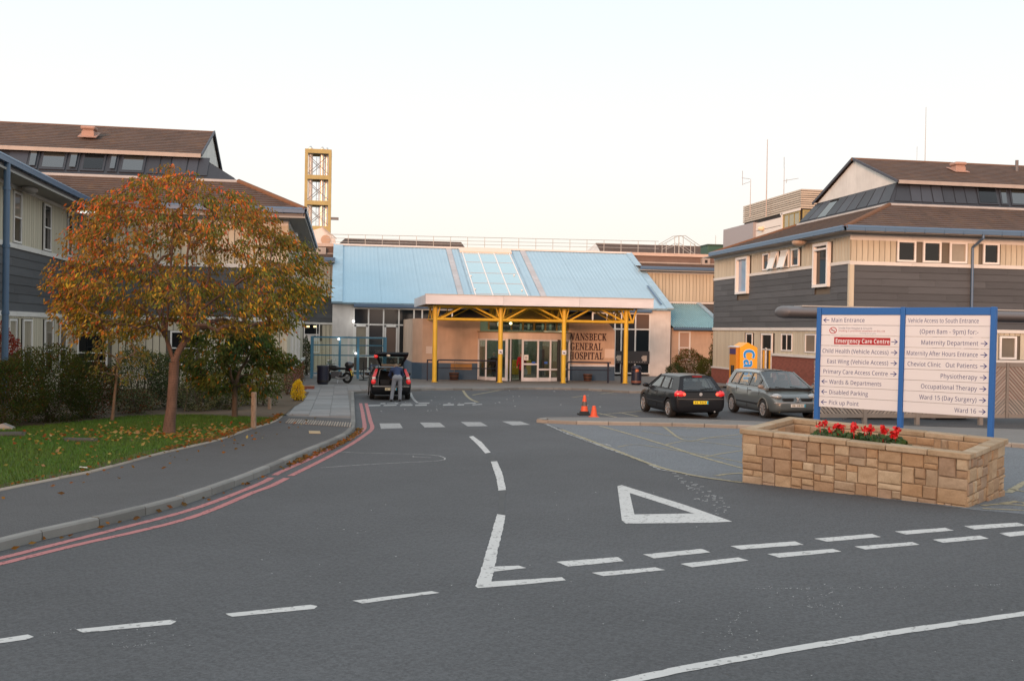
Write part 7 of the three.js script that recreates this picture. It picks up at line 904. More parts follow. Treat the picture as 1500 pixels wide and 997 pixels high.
{ // grey green people carrier facing the road
  const st = [[-2.12, 0.42, 0.66, 0.66], [-2.08, 0.32, 0.92, 0.78], [-1.95, 0.25, 1.03, 0.85], [-1.2, 0.2, 1.03, 0.895], [0, 0.2, 1.01, 0.90], [0.8, 0.2, 1.0, 0.89], [1.3, 0.2, 0.985, 0.88], [1.6, 0.21, 0.915, 0.865], [1.88, 0.24, 0.80, 0.82], [2.04, 0.28, 0.68, 0.74], [2.13, 0.36, 0.56, 0.60]];
  makeCar({
    label: 'grey green people carrier facing the road beside the black hatchback', W: 1.80, stations: st, front: 1.30, rear: -1.36, yb: 1.015, yr: 1.53, crown: 0.085, wb: 0.82, wr: 0.63, cx: -0.25, A: 1.52, B: 0.42, C: -1.75, D: -2.06, handles: [-0.85, 0.2], seams: [0.95, 0.02, -0.95], spokes: 8, paint: silverPaint(0.115, 0.136, 0.142), mirror: carPaint(0.24, 0.19, 0.16), R: 0.32,
    windows: [[[1.22, 1.06], [0.86, 1.30], [0.80, 1.06]], [[0.74, 1.06], [0.80, 1.34], [0.46, 1.475], [0.02, 1.49], [-0.04, 1.06]], [[-0.12, 1.06], [-0.06, 1.49], [-0.85, 1.475], [-0.98, 1.06]], [[-1.06, 1.06], [-0.94, 1.47], [-1.46, 1.44], [-1.70, 1.07]]],
    pos: V(14.68, gy(0, -33.6), -33.45), turn: -Math.PI / 2 + 0.02, scale: 0.985,
    extra(K) { for (const s of [-1, 1]) { new MB().sphere(V(1.80, 0.775, s * 0.64), 0.2, 1.35, 0.55, 0.95, 20).build('headlight', mat(0.36, 0.36, 0.36, 0.08, { phys: true, clearcoat: 1, metalness: 0.3 }), K); new MB().sphere(V(1.99, 0.36, s * 0.60), 0.075, 0.8, 1.5, 0.6, 14).build('fog_light', mat(0.6, 0.58, 0.35, 0.2), K); const a = new MB(), R = 0.385; for (let i = 0; i < 14; i++) { const t0 = 0.12 + i / 14 * 2.9, t1 = 0.12 + (i + 1) / 14 * 2.9; for (const ax of [1.30, -1.36]) a.bar(V(ax + Math.cos(t0) * R, 0.32 + Math.sin(t0) * R, s * 0.885), V(ax + Math.cos(t1) * R, 0.32 + Math.sin(t1) * R, s * 0.885), 0.02, 0.028); } a.build('wheel_arch_trim', carPaint(0.2, 0.21, 0.2), K); new MB().sphere(V(-1.98, 0.98, s * 0.72), 0.12, 0.6, 1.6, 0.7, 14).build('tail_light', redLamp(0), K); } for (const s of [-1, 1]) new MB().rbox(2.02, 2.10, 0.64, 0.735, s * 0.14, s * 0.52, 0.02).build('grille', M.black, K); { const b = new MB(); b.bar(V(2.13, 0.70, 0), V(2.11, 0.76, 0.05), 0.02, 0.03).bar(V(2.13, 0.70, 0), V(2.11, 0.76, -0.05), 0.02, 0.03).bar(V(2.13, 0.68, 0), V(2.12, 0.62, 0.05), 0.02, 0.03).bar(V(2.13, 0.68, 0), V(2.12, 0.62, -0.05), 0.02, 0.03); b.build('emblem', M.alloy, K); } new MB().rbox(1.94, 2.12, 0.53, 0.60, -0.78, 0.78, 0.03).build('bumper_strip', carPaint(0.3, 0.28, 0.27), K); new MB().rbox(2.0, 2.11, 0.34, 0.46, -0.5, 0.5, 0.03).build('lower_grille', M.black, K); plate(K, 2.125, 0.495, whitePlate, true); }
  });
}
{ // dark estate with its tailgate up
  const st = [[-2.28, 0.42, 0.60, 0.70], [-2.25, 0.32, 0.70, 0.80], [-2.15, 0.26, 0.98, 0.855], [-1.8, 0.22, 1.0, 0.875], [-1.0, 0.2, 0.97, 0.885], [0, 0.19, 0.93, 0.885], [0.8, 0.19, 0.92, 0.88], [1.15, 0.2, 0.9, 0.87], [1.7, 0.22, 0.81, 0.84], [2.05, 0.26, 0.70, 0.77], [2.2, 0.34, 0.58, 0.66]];
  makeCar({
    label: 'black estate car with its tailgate raised and a person leaning in', W: 1.77, stations: st, front: 1.35, rear: -1.30, yb: 0.95, yr: 1.37, crown: 0.075, wb: 0.80, wr: 0.60, cx: -0.4, A: 1.05, B: 0.2, C: -1.95, D: -2.17, handles: [-0.9, 0.1], seams: [0.75, -0.2], boot: true, paint: carPaint(0.010, 0.011, 0.013),
    windows: [[[0.80, 0.99], [0.18, 1.31], [-0.16, 1.335], [-0.20, 0.99]], [[-0.27, 0.99], [-0.23, 1.335], [-0.95, 1.325], [-1.05, 0.99]], [[-1.12, 0.99], [-1.02, 1.32], [-1.72, 1.28], [-1.86, 1.01]]],
    pos: V(1.99, gy(0, -42), -43.55), turn: Math.PI / 2, scale: 0.945,
    extra(K) {
      for (const s of [-1, 1]) { const l = new MB(); l.hexa(V(-2.20, 1.0, s * 0.66), V(-2.20, 1.0, s * 0.79), V(-2.02, 1.34, s * 0.64), V(-2.02, 1.34, s * 0.54), V(-2.08, 1.0, s * 0.66), V(-2.08, 1.0, s * 0.81), V(-1.95, 1.34, s * 0.66), V(-1.95, 1.34, s * 0.54)); l.build('tail_light', redLamp(0.04), K); new MB().rbox(-2.245, -2.12, 0.90, 1.0, s * 0.65, s * 0.80, 0.02).build('indicator', mat(0.7, 0.66, 0.62, 0.2), K); new MB().sphere(V(-2.20, 0.80, s * 0.74), 0.11, 0.7, 1.05, 0.95, 18).build('tail_light', redLamp(0.25), K); }
      new MB().rbox(-2.30, -2.1, 0.585, 0.62, -0.78, 0.78, 0.012).build('bumper_strip', mat(0.3, 0.29, 0.28, 0.35), K); plate(K, -2.292, 0.49, mat(0.72, 0.62, 0.42, 0.5), false, 0.5); const dk = mat(0.02, 0.02, 0.022, 0.9); new MB().box(-2.1, -1.2, 0.62, 0.66, -0.53, 0.53).build('boot_floor', dk, K); new MB().rbox(-1.22, -1.12, 0.66, 1.22, -0.55, 0.55, 0.05).build('rear_seat', dk, K); new MB().rbox(-2.0, -1.6, 0.66, 0.86, -0.45, -0.05, 0.03).build('bag', dk, K);
      { const f = new MB(); const P = [[-0.53, 0.64], [-0.53, 1.0], [-0.46, 1.30], [-0.36, 1.36], [0.36, 1.36], [0.46, 1.30], [0.53, 1.0], [0.53, 0.64]]; for (let i = 0; i < P.length - 1; i++) f.tube(V(-2.12 + (P[i][1] - 0.8) * 0.3, P[i][1], P[i][0]), V(-2.12 + (P[i + 1][1] - 0.8) * 0.3, P[i + 1][1], P[i + 1][0]), 0.016, 0.016, 6); f.build('boot_seal', mat(0.2, 0.19, 0.18, 0.6), K); }
      // tailgate swung up on its hinges
      const h = V(-1.93, 1.44, 0), e = V(-2.62, 2.0, 0), at = (t, z, o = 0) => V(lerp(h.x, e.x, t), lerp(h.y, e.y, t), z).add(V(0.62, 0.76, 0).multiplyScalar(o)), w = t => lerp(0.46, 0.74, t), fr = (t0, t1, z00, z01, z10, z11, th = 0.05) => new MB().hexa(at(t0, z00, th), at(t0, z01, th), at(t1, z11, th), at(t1, z10, th), at(t0, z00), at(t0, z01), at(t1, z11), at(t1, z10));
      const gate = fr(0.0, 0.14, -w(0), w(0), -w(0.14), w(0.14)).build('tailgate', K.children[0].material, K); for (const s of [-1, 1]) fr(0.14, 0.78, s * w(0.14), s * (w(0.14) - 0.09), s * w(0.78), s * (w(0.78) - 0.12)).build('gate_side', K.children[0].material, gate); fr(0.78, 1.0, -w(0.78), w(0.78), -w(1) + 0.03, w(1) - 0.03, 0.09).build('gate_panel', K.children[0].material, gate); fr(0.14, 0.78, -(w(0.14) - 0.09), w(0.14) - 0.09, -(w(0.78) - 0.12), w(0.78) - 0.12, 0.01).build('gate_window', M.tint, gate); fr(0.06, 0.17, -0.36, 0.36, -0.42, 0.42, -0.03).build('gate_trim', mat(0.30, 0.22, 0.15, 0.7), gate); { const p = at(0.9, -0.14, -0.02); new MB().sphere(p, 0.045, 1, 1, 1.8).build('gate_lamp', mat(0.7, 0.62, 0.5, 0.3), gate); const q = at(0.82, -0.66, -0.01); new MB().sphere(q, 0.09, 0.8, 0.9, 1).build('gate_light', redLamp(0.25), gate); } { const b = new MB(); for (const s of [-1, 1]) b.tube(at(0.45, s * 0.52), V(-1.98, 1.15, s * 0.56), 0.014); b.build('gas_strut', M.black, gate); }
    }
  });
}
{ // two cars in the shade behind the slatted screen: only slivers of them show under it
  const a = makeCar({ ...golf, label: 'dark red car behind the slatted screen, seen below its boards', paint: carPaint(0.16, 0.012, 0.016), pos: V(20.3, gy(0, -33.4), -33.4), turn: 1.55, extra() { }, group: undefined });
  const b = a.clone(); b.name = numbered('parked_car'); b.position.set(17.7, gy(0, -33.6), -33.6); scene.add(b); b.userData = { label: 'dark blue grey car behind the left end of the slatted screen', category: 'car' }; const pt = carPaint(0.018, 0.022, 0.032); b.traverse(m => { if (m.isMesh && ['body', 'roof', 'pillar_frame', 'hatch_frame', 'pillar', 'mirror', 'door_handle'].includes(m.name)) m.material = pt; });
}
// ================================================================ people
function blob(bones, lo, hi, cell, k = 0.04) {         // one smooth skin round tapered bones [a, b, ra, rb]
  const size = Math.max(hi.x - lo.x, hi.y - lo.y, hi.z - lo.z), res = Math.min(110, Math.ceil(size / cell) + 4), mc = new MarchingCubes(res, new THREE.MeshStandardMaterial(), false, false, 120000), half = res / 2, s = size / 2 * (res / (res - 4)), c = lo.clone().add(hi).multiplyScalar(0.5); mc.isolation = 0;
  const bb = bones.map(([a, b, ra, rb]) => { const d = [b.x - a.x, b.y - a.y, b.z - a.z]; return { a, d, L: d[0] * d[0] + d[1] * d[1] + d[2] * d[2] || 1e-9, ra, rb }; });
  for (let z = 0; z < res; z++) for (let y = 0; y < res; y++) for (let x = 0; x < res; x++) {
    const X = c.x + (x - half) / half * s, Yy = c.y + (y - half) / half * s, Z = c.z + (z - half) / half * s; let m = 9;
    for (const q of bb) { const px = X - q.a.x, py = Yy - q.a.y, pz = Z - q.a.z, t = Math.min(1, Math.max(0, (px * q.d[0] + py * q.d[1] + pz * q.d[2]) / q.L)), e = Math.hypot(px - t * q.d[0], py - t * q.d[1], pz - t * q.d[2]) - lerp(q.ra, q.rb, t); if (m > 8) m = e; else { const h = Math.max(k - Math.abs(m - e), 0) / k; m = Math.min(m, e) - h * h * k * 0.25; } }
    mc.field[x + y * res + z * res * res] = -m;
  }
  mc.update(); const n = mc.count, g = new THREE.BufferGeometry(), p = new Float32Array(n * 3), nn = new Float32Array(n * 3);
  for (let i = 0; i < n; i++) { p[3 * i] = c.x + mc.positionArray[3 * i] * s; p[3 * i + 1] = c.y + mc.positionArray[3 * i + 1] * s; p[3 * i + 2] = c.z + mc.positionArray[3 * i + 2] * s; for (let q = 0; q < 3; q++) nn[3 * i + q] = mc.normalArray[3 * i + q]; }
  g.setAttribute('position', new THREE.BufferAttribute(p, 3)); g.setAttribute('normal', new THREE.BufferAttribute(nn, 3)); return g;
}
const bounds = (bones, m = 0.03) => { const lo = V(9, 9, 9), hi = V(-9, -9, -9); bones.forEach(([a, b, ra, rb]) => { lo.min(V(a.x - ra - m, a.y - ra - m, a.z - ra - m)).min(V(b.x - rb - m, b.y - rb - m, b.z - rb - m)); hi.max(V(a.x + ra + m, a.y + ra + m, a.z + ra + m)).max(V(b.x + rb + m, b.y + rb + m, b.z + rb + m)); }); return [lo, hi]; };
const skinOf = (bones, cell, k) => blob(bones, ...bounds(bones), cell, k);
function person(o) {          // J: joints; the figure looks along local -z
  const J = o.J, P = thing('person', o.label, 'person', o.pos, o.turn || 0), sk = mat(0.46, 0.29, 0.21, 0.6), B = [];
  const leg = s => [[J['hip' + s], J['knee' + s], 0.085, 0.058], [J['knee' + s], J['ankle' + s], 0.058, 0.038]], arm = s => [[J['sh' + s], J['el' + s], 0.048, 0.038], [J['el' + s], J['wr' + s], 0.038, 0.027]];
  const torso = [[J.pelvis.clone().add(V(-0.07, 0, 0)), J.pelvis.clone().add(V(0.07, 0, 0)), 0.105, 0.105], [J.pelvis, J.waist, 0.115, 0.105], [J.waist, J.chest, 0.11, 0.125], [J.shL.clone().lerp(J.chest, 0.25), J.shR.clone().lerp(J.chest, 0.25), 0.075, 0.075]], neck = [[J.chest, J.neck, 0.06, 0.05], [J.neck, J.head, 0.05, 0.05]];
  const body = [...torso, ...neck, ...leg('L'), ...leg('R'), ...arm('L'), ...arm('R')], parts = [skinOf(body, 0.02, 0.05)];
  const hd = J.head, f = o.face || V(0, 0, -1), up = o.up || V(0, 1, 0), rt = f.clone().cross(up).normalize(), q = (a, b, c) => hd.clone().addScaledVector(rt, a).addScaledVector(up, b).addScaledVector(f, c);
  parts.push(skinOf([[q(0, 0.035, -0.015), q(0, 0.03, 0.01), 0.088, 0.085], [q(0, -0.03, 0.02), q(0, -0.075, 0.055), 0.062, 0.03], [q(0, 0.0, 0.09), q(0, -0.03, 0.108), 0.010, 0.014], [q(-0.082, -0.01, -0.01), q(-0.086, 0.025, -0.012), 0.011, 0.014], [q(0.082, -0.01, -0.01), q(0.086, 0.025, -0.012), 0.011, 0.014], [q(-0.02, -0.058, 0.078), q(0.02, -0.058, 0.078), 0.009, 0.009], [q(-0.045, 0.03, 0.07), q(0.045, 0.03, 0.07), 0.012, 0.012]], 0.0075, 0.02));
  for (const s of ['L', 'R']) { const w = J['wr' + s], d = w.clone().sub(J['el' + s]).normalize(), side = V(s === 'L' ? -1 : 1, 0, 0), n = d.clone().cross(side).normalize(), sd = n.clone().cross(d).normalize(), hp = (a, b, c) => w.clone().addScaledVector(d, a).addScaledVector(sd, b).addScaledVector(n, c), bn = [[hp(0, 0, 0), hp(0.05, 0, 0), 0.025, 0.030], [hp(0.05, -0.025, 0), hp(0.05, 0.025, 0), 0.018, 0.018]]; [[-0.033, 0.052], [-0.011, 0.064], [0.011, 0.06], [0.033, 0.046]].forEach(([x, L]) => { bn.push([hp(0.065, x, 0), hp(0.07 + L * 0.5, x * 1.1, 0.012), 0.0095, 0.009], [hp(0.07 + L * 0.5, x * 1.1, 0.012), hp(0.07 + L * 0.8, x * 1.1, 0.04), 0.009, 0.0075]); }); bn.push([hp(0.015, -0.03, 0.005), hp(0.05, -0.055, 0.02), 0.012, 0.010], [hp(0.05, -0.055, 0.02), hp(0.075, -0.055, 0.035), 0.010, 0.008]); parts.push(skinOf(bn, 0.006, 0.008)); }
  put('body', boxUV(mergeGeometries(parts)), sk, P);
  const fat = (bs, a) => bs.map(([p, r, ra, rb]) => [p, r, ra + a, rb + a]);
  const trs = s => [[J['hip' + s], J['knee' + s], 0.10, 0.076], [J['knee' + s], J['ankle' + s].clone().add(V(0, -0.02, 0)), 0.076, 0.068]];
  put('trousers', boxUV(skinOf([...fat(torso.slice(0, 1), 0.02), [J.pelvis, J.pelvis.clone().lerp(J.waist, 0.45), 0.13, 0.125], ...trs('L'), ...trs('R')], 0.02, 0.04)), o.trousers, P);
  put('top', boxUV(skinOf([...fat(torso.slice(1), 0.022), ...(o.coat ? [[J.waist, J.pelvis.clone().add(V(0, -0.16, 0)), 0.13, 0.165]] : []), ...fat([...arm('L'), ...arm('R')].map(([a, b, ra, rb], i) => i % 2 ? [a, a.clone().lerp(b, 0.93), ra, rb] : [a, b, ra, rb]), 0.018)], 0.02, 0.05)), o.top, P);
  put('hair', boxUV(skinOf([[q(0, 0.062, -0.03), q(0, 0.062, 0.02), 0.085, 0.076], [q(0, 0.0, -0.055), q(0, 0.05, -0.05), 0.07, 0.07]], 0.01, 0.02)), o.hair, P);
  for (const s of ['L', 'R']) { const a = J['ankle' + s]; new MB().rbox(a.x - 0.05, a.x + 0.05, a.y - 0.085, a.y + 0.02, a.z - 0.19, a.z + 0.07, 0.035, 3).build('shoe', M.black, P); }
  return P;
}
reseed(1001);
person({ label: 'person in grey trousers and dark blue top bent into the open car boot', pos: V(2.19, gy(0, -40.85), -40.85), trousers: mat(0.215, 0.23, 0.265, 0.85), top: mat(0.020, 0.038, 0.10, 0.85), hair: mat(0.22, 0.17, 0.13, 0.9), face: V(0, -0.75, -0.66).normalize(), up: V(0, 0.66, -0.75).normalize(),
  J: { pelvis: V(0.02, 0.93, 0.04), waist: V(0.02, 1.06, -0.10), chest: V(0.0, 1.22, -0.33), neck: V(0, 1.30, -0.47), head: V(0, 1.33, -0.60), hipL: V(-0.085, 0.90, 0.04), hipR: V(0.115, 0.90, 0.04), kneeL: V(-0.15, 0.48, 0.0), kneeR: V(0.135, 0.48, 0.01), ankleL: V(-0.205, 0.085, 0.06), ankleR: V(0.125, 0.085, 0.03), shL: V(-0.19, 1.24, -0.34), shR: V(0.19, 1.24, -0.34), elL: V(-0.25, 1.02, -0.50), elR: V(0.25, 1.02, -0.50), wrL: V(-0.19, 0.88, -0.70), wrR: V(0.19, 0.88, -0.70) } });
const stand = (dx = 0) => ({ pelvis: V(0, 0.92, 0), waist: V(0, 1.06, 0), chest: V(0, 1.30, -0.01), neck: V(0, 1.45, -0.01), head: V(0, 1.56, -0.03), hipL: V(-0.09, 0.89, 0), hipR: V(0.09, 0.89, 0), kneeL: V(-0.1, 0.48, -0.10), kneeR: V(0.1, 0.48, 0.02), ankleL: V(-0.1, 0.085, -0.12), ankleR: V(0.1, 0.10, 0.18), shL: V(-0.185, 1.35, 0), shR: V(0.185, 1.35, 0), elL: V(-0.25, 1.09, 0.06), elR: V(0.25, 1.09, -0.02), wrL: V(-0.25, 0.86, -0.03), wrR: V(0.25, 0.87, -0.12) });
{ const z = -61.5, x = onZ(764, 530, z).x; const P = person({ label: 'person in a red coat walking out through the revolving door with a white bag', pos: V(x, -0.68, z), turn: Math.PI - 0.35, coat: true, trousers: mat(0.03, 0.022, 0.025, 0.9), top: mat(0.42, 0.018, 0.03, 0.85), hair: mat(0.06, 0.04, 0.03, 0.9), J: stand() }); P.updateMatrixWorld();
  const h = P.localToWorld(V(-0.25, 0.78, -0.05)), Bg = thing('carrier_bag', 'white carrier bag held by the person in the red coat', 'bag', V(h.x + 0.0, h.y - 0.42, h.z)); new MB().lathe([[0.001, 0], [0.10, 0.0], [0.14, 0.1], [0.13, 0.26], [0.05, 0.36], [0.03, 0.40]], V(0, 0, 0), 14).build('sack', mat(0.62, 0.64, 0.62, 0.6), Bg); new MB().path([V(-0.03, 0.38, 0), V(-0.03, 0.43, 0), V(0, 0.46, 0), V(0.03, 0.43, 0), V(0.03, 0.38, 0)], 0.008, 12, 6).build('handle', mat(0.62, 0.64, 0.62, 0.6), Bg); }
{ const z = -62.4, x = onZ(724, 520, z).x; person({ label: 'person in a dark coat standing behind the left glass of the revolving door', pos: V(x, -0.68, z), turn: 2.4, coat: true, trousers: mat(0.02, 0.02, 0.025, 0.9), top: mat(0.05, 0.05, 0.06, 0.85), hair: mat(0.5, 0.48, 0.46, 0.9), J: stand() }); }
// ================================================================ trees and shrubs
const leafGeo = (() => { const g = new THREE.BufferGeometry(), p = [0, 0, 0, 0.5, 0.42, 0.06, 0, 1, 0.0, 0, 0.45, -0.06, -0.5, 0.42, 0.06]; g.setAttribute('position', new THREE.Float32BufferAttribute(p, 3)); g.setIndex([0, 1, 3, 1, 2, 3, 0, 3, 4, 3, 2, 4]); g.computeVertexNormals(); return g; })();
const leafMat = new THREE.MeshPhysicalMaterial({ color: 0xffffff, roughness: 0.8, specularIntensity: 0.15, transmission: 0.35, thickness: 0, side: THREE.DoubleSide });
function leaves(parent, list, name = 'crown') { const I = shade(new THREE.InstancedMesh(leafGeo, leafMat, list.length)), o = new THREE.Object3D(), yv = V(0, 1, 0); list.forEach((l, i) => { o.position.copy(l.p); o.quaternion.setFromUnitVectors(yv, l.d); o.rotateY(l.r); o.scale.set(l.s * l.w, l.s, l.s); o.updateMatrix(); I.setMatrixAt(i, o.matrix); I.setColorAt(i, l.c); }); I.name = name; I.userData.kind = 'stuff'; parent.add(I); return I; }
function tree(name, label, base, o) {
  const Tn = thing(name, label, 'tree', base), N = [], add = (p, par) => { N.push({ p, par, c: 0, kids: 0 }); return N.length - 1; };
  let cur = add(V(0, -0.1, 0), -1); const fork = o.fork; for (let i = 1; i <= 5; i++) cur = add(V(fork.x * i / 5 + rr(-.012, .012), lerp(-0.1, fork.y, i / 5), fork.z * i / 5), cur);
  const root = cur; for (const L of o.limbs) { let k = root; L.forEach(p => { const a = N[k].p.clone(); for (let s = 1; s <= 3; s++) k = add(a.clone().lerp(p, s / 3).add(V(rr(-.02, .02), 0, rr(-.02, .02))), k); }); }
  const tips = []; let guard = 0; while (tips.length < o.tips && guard++ < 60000) {
    if (o.profile) {      // crown outline: [across, lowest, highest] in metres, rounded in depth
      const P = o.profile, x = rr(P[0][0], P[P.length - 1][0]); let i = 0; while (x > P[i + 1][0]) i++; const t = (x - P[i][0]) / (P[i + 1][0] - P[i][0]), lo = lerp(P[i][1], P[i + 1][1], t), hi = lerp(P[i][2], P[i + 1][2], t), y = rr(lo, hi), wx = 2 * (x - P[0][0]) / (P[P.length - 1][0] - P[0][0]) - 1, wy = 2 * (y - lo) / (hi - lo + 1e-3) - 1, zm = o.R.z * Math.sqrt(Math.max(0, 1 - wx * wx)) * Math.sqrt(Math.max(0, 1 - wy * wy * 0.9)) + 0.15, z = rr(-zm, zm);
      if (Math.abs(z) < zm * 0.45 && Math.abs(wy) < 0.55 && rnd() < 0.6) continue; tips.push(V(x, y, z)); continue;
    }
    const d = V(rr(-1, 1), rr(-1, 1), rr(-1, 1)), l = d.length(); if (l > 1 || l < 0.22 || (l < 0.6 && rnd() < 0.5)) continue; const lump = 0.9 + 0.2 * vnoise(d.x * 3 + 9, d.y * 3 + d.z * 3 + 9, 64); tips.push(V(o.c.x + d.x * o.R.x * lump, o.c.y + d.y * o.R.y * lump, o.c.z + d.z * o.R.z * lump)); }
  tips.sort((a, b) => a.distanceToSquared(fork) - b.distanceToSquared(fork));
  const ends = tips.map(t => { let best = 0, bd = 1e9; for (let i = 5; i < N.length; i++) { const q = N[i].p, d = q.distanceTo(t) + 0.7 * Math.max(0, q.y - t.y) + (i < 6 ? 9 : 0); if (d < bd) { bd = d; best = i; } } let k = best; const a = N[best].p.clone(), n = Math.max(2, Math.round(bd / 0.35)); for (let s = 1; s <= n; s++) { const f = s / n, p = a.clone().lerp(t, f); p.y += Math.sin(f * Math.PI) * 0.10 * bd * (o.arch ?? 1); p.x += rr(-.03, .03); p.z += rr(-.03, .03); k = add(p, k); } return k; });
  ends.forEach(e => { let k = e; while (k >= 0) { N[k].c++; k = N[k].par; } });
  const rad = k => Math.max(o.twig, o.r * Math.pow(N[k].c / tips.length, 0.46)), trunk = new MB();
  N.forEach((q, i) => { if (q.par < 0 || !q.c) return; let r0 = rad(q.par), r1 = rad(i); if (N[q.par].c > q.c * 1.6) r0 = Math.min(r0, r1 * 1.3); if (i < 6) { const f = 1 + 0.35 * Math.max(0, 1 - i / 2.2); r0 = o.r * (1 + 0.35 * Math.max(0, 1 - (i - 1) / 2.2)); r1 = o.r * f; } trunk.tube(N[q.par].p, q.p, r0, r1, r1 > 0.04 ? 12 : 5); });
  trunk.build('trunk', o.bark, Tn);
  const list = []; ends.forEach(e => { const t = N[e].p, out = t.clone().sub(o.c).setY(0).normalize(), n = Math.round(o.per * rr(0.7, 1.3)), hue = rnd(), dir = V(out.x + rr(-.5, .5), rr(-0.1, 0.5), out.z + rr(-.5, .5)).normalize(); for (let i = 0; i < n; i++) { const s = rr(-0.5, 1), tw = t.clone().addScaledVector(dir, s * o.spray).add(V(rr(-1, 1), rr(-1, 1), rr(-1, 1)).multiplyScalar(o.spray * (o.loose ?? 0.42))); tw.y -= Math.max(0, s) ** 2 * o.spray * 0.55; const d = V(out.x * 0.35 + rr(-.6, .6), -rr(0.2, 1.1), out.z * 0.35 + rr(-.6, .6)).normalize(), rel = V((tw.x - o.c.x) / o.R.x, (tw.y - o.c.y) / o.R.y, (tw.z - o.c.z) / o.R.z); list.push({ p: tw, d, r: rr(0, 6.3), s: o.leaf * rr(0.7, 1.25), w: o.leafW ?? 0.42, c: o.col(rel, hue) }); } });
  leaves(Tn, list); return Tn;
}
const bark = mat(0.165, 0.095, 0.068, 0.85, { map: T.bark });
reseed(2024);
{
  const b = gp(247, 636, 0.12), k = 26.3 / FOCAL, at = (px, py, dz = 0) => V((px - 247) * k, (636 - py) * k, dz);
  tree('autumn_tree', 'large cherry tree with orange red autumn leaves on the lawn', b, { fork: at(253, 540), limbs: [[at(243, 508, 0.08), at(238, 470, 0.2), at(232, 420, 0.3), at(215, 350, 0.4)], [at(243, 508, 0.08), at(225, 475, 0.5), at(180, 445, 1.1)], [at(243, 508, 0.08), at(228, 470, -0.4), at(190, 410, -1.1), at(150, 380, -1.3)], [at(264, 512, -0.1), at(276, 480, -0.2), at(292, 430, -0.3), at(300, 340, -0.2)], [at(264, 512, -0.1), at(290, 470, 0.5), at(345, 430, 1.0), at(390, 410, 1.2)], [at(264, 512, -0.1), at(295, 465, -0.6), at(350, 400, -1.1)], [at(264, 512, -0.1), at(275, 470, 0.8), at(280, 400, 1.5)], [at(243, 508, 0.08), at(250, 450, 0.5), at(258, 360, 0.9)]], c: at(277, 388), R: V(3.4, 2.4, 3.0), tips: 590, twig: 0.005, r: 0.115, per: 46, spray: 0.52, loose: 0.20, leafW: 0.38, leaf: 0.112, bark,
    profile: [[122, 432, 468], [134, 385, 492], [152, 340, 502], [182, 314, 506], [215, 296, 502], [247, 284, 494], [292, 292, 496], [330, 314, 500], [364, 340, 496], [394, 364, 484], [414, 384, 464], [427, 398, 438]].map(([x, t, l]) => { const a = at(x, l), c = at(x, t); return [a.x, a.y, c.y]; }),
    col: (r, h) => { const top = Math.max(0, r.y * 0.55 + 0.26 - r.x * 0.34), q = rnd(); if (q < 0.025 + 0.34 * top) return C(rr(0.46, 0.66), rr(0.10, 0.16), rr(0.03, 0.05)); if (q < 0.12 + 0.36 * top) return C(rr(0.42, 0.60), rr(0.19, 0.26), rr(0.025, 0.05)); if (r.y < -0.2 && q > 0.86) return C(rr(0.48, 0.62), rr(0.32, 0.42), 0.04); return h < 0.52 - 0.42 * r.x + 0.25 * r.y ? C(rr(0.19, 0.29), rr(0.135, 0.185), rr(0.028, 0.045)) : C(rr(0.12, 0.19), rr(0.135, 0.18), rr(0.028, 0.045)); } });
}
{
  const b = gp(343, 612, 0.12), k = 31 / FOCAL, at = (px, py, dz = 0) => V((px - 343) * k, (612 - py) * k, dz);
  tree('cherry_tree', 'small green leaved cherry tree drooping over the variegated shrubs', b, { fork: at(343, 568), limbs: [[at(336, 545), at(325, 520)], [at(350, 545), at(365, 520, 0.3)]], c: at(348, 530), R: V(1.35, 1.05, 1.3), tips: 95, twig: 0.006, r: 0.075, per: 75, spray: 0.36, leaf: 0.13, bark: mat(0.115, 0.085, 0.06, 0.9, { map: T.bark }), col: (r, h) => rnd() < 0.06 ? C(0.34, 0.13, 0.02) : h < 0.5 ? C(rr(0.045, 0.075), rr(0.075, 0.11), rr(0.02, 0.03)) : C(rr(0.095, 0.14), rr(0.115, 0.15), rr(0.02, 0.035)) });
}
{
  const b = gp(163, 617, 0.12), k = 30 / FOCAL, at = (px, py, dz = 0) => V((px - 163) * k, (617 - py) * k, dz);
  tree('sapling', 'thin sapling with sparse pale green leaves before the dark shrubs', b, { fork: at(169, 550), limbs: [[at(172, 525)]], c: at(170, 528), R: V(0.85, 0.75, 0.7), tips: 30, twig: 0.005, r: 0.04, per: 26, spray: 0.28, leaf: 0.11, bark: mat(0.20, 0.145, 0.10, 0.9, { map: T.bark }), col: () => rnd() < 0.2 ? C(0.34, 0.20, 0.05) : C(rr(0.12, 0.20), rr(0.13, 0.18), rr(0.03, 0.05)) });
  const s = gp(272, 602, 0.13), K = thing('plant_stake', 'thin bare plant stake in the bed behind the big tree', 'stake', s); new MB().tube(V(-0.04, 0, 0), V(0.03, 0.5, 0), 0.018).tube(V(0.03, 0.5, 0), V(0.02, 0.95, 0), 0.018, 0.012).build('rod', M.timber, K);
}
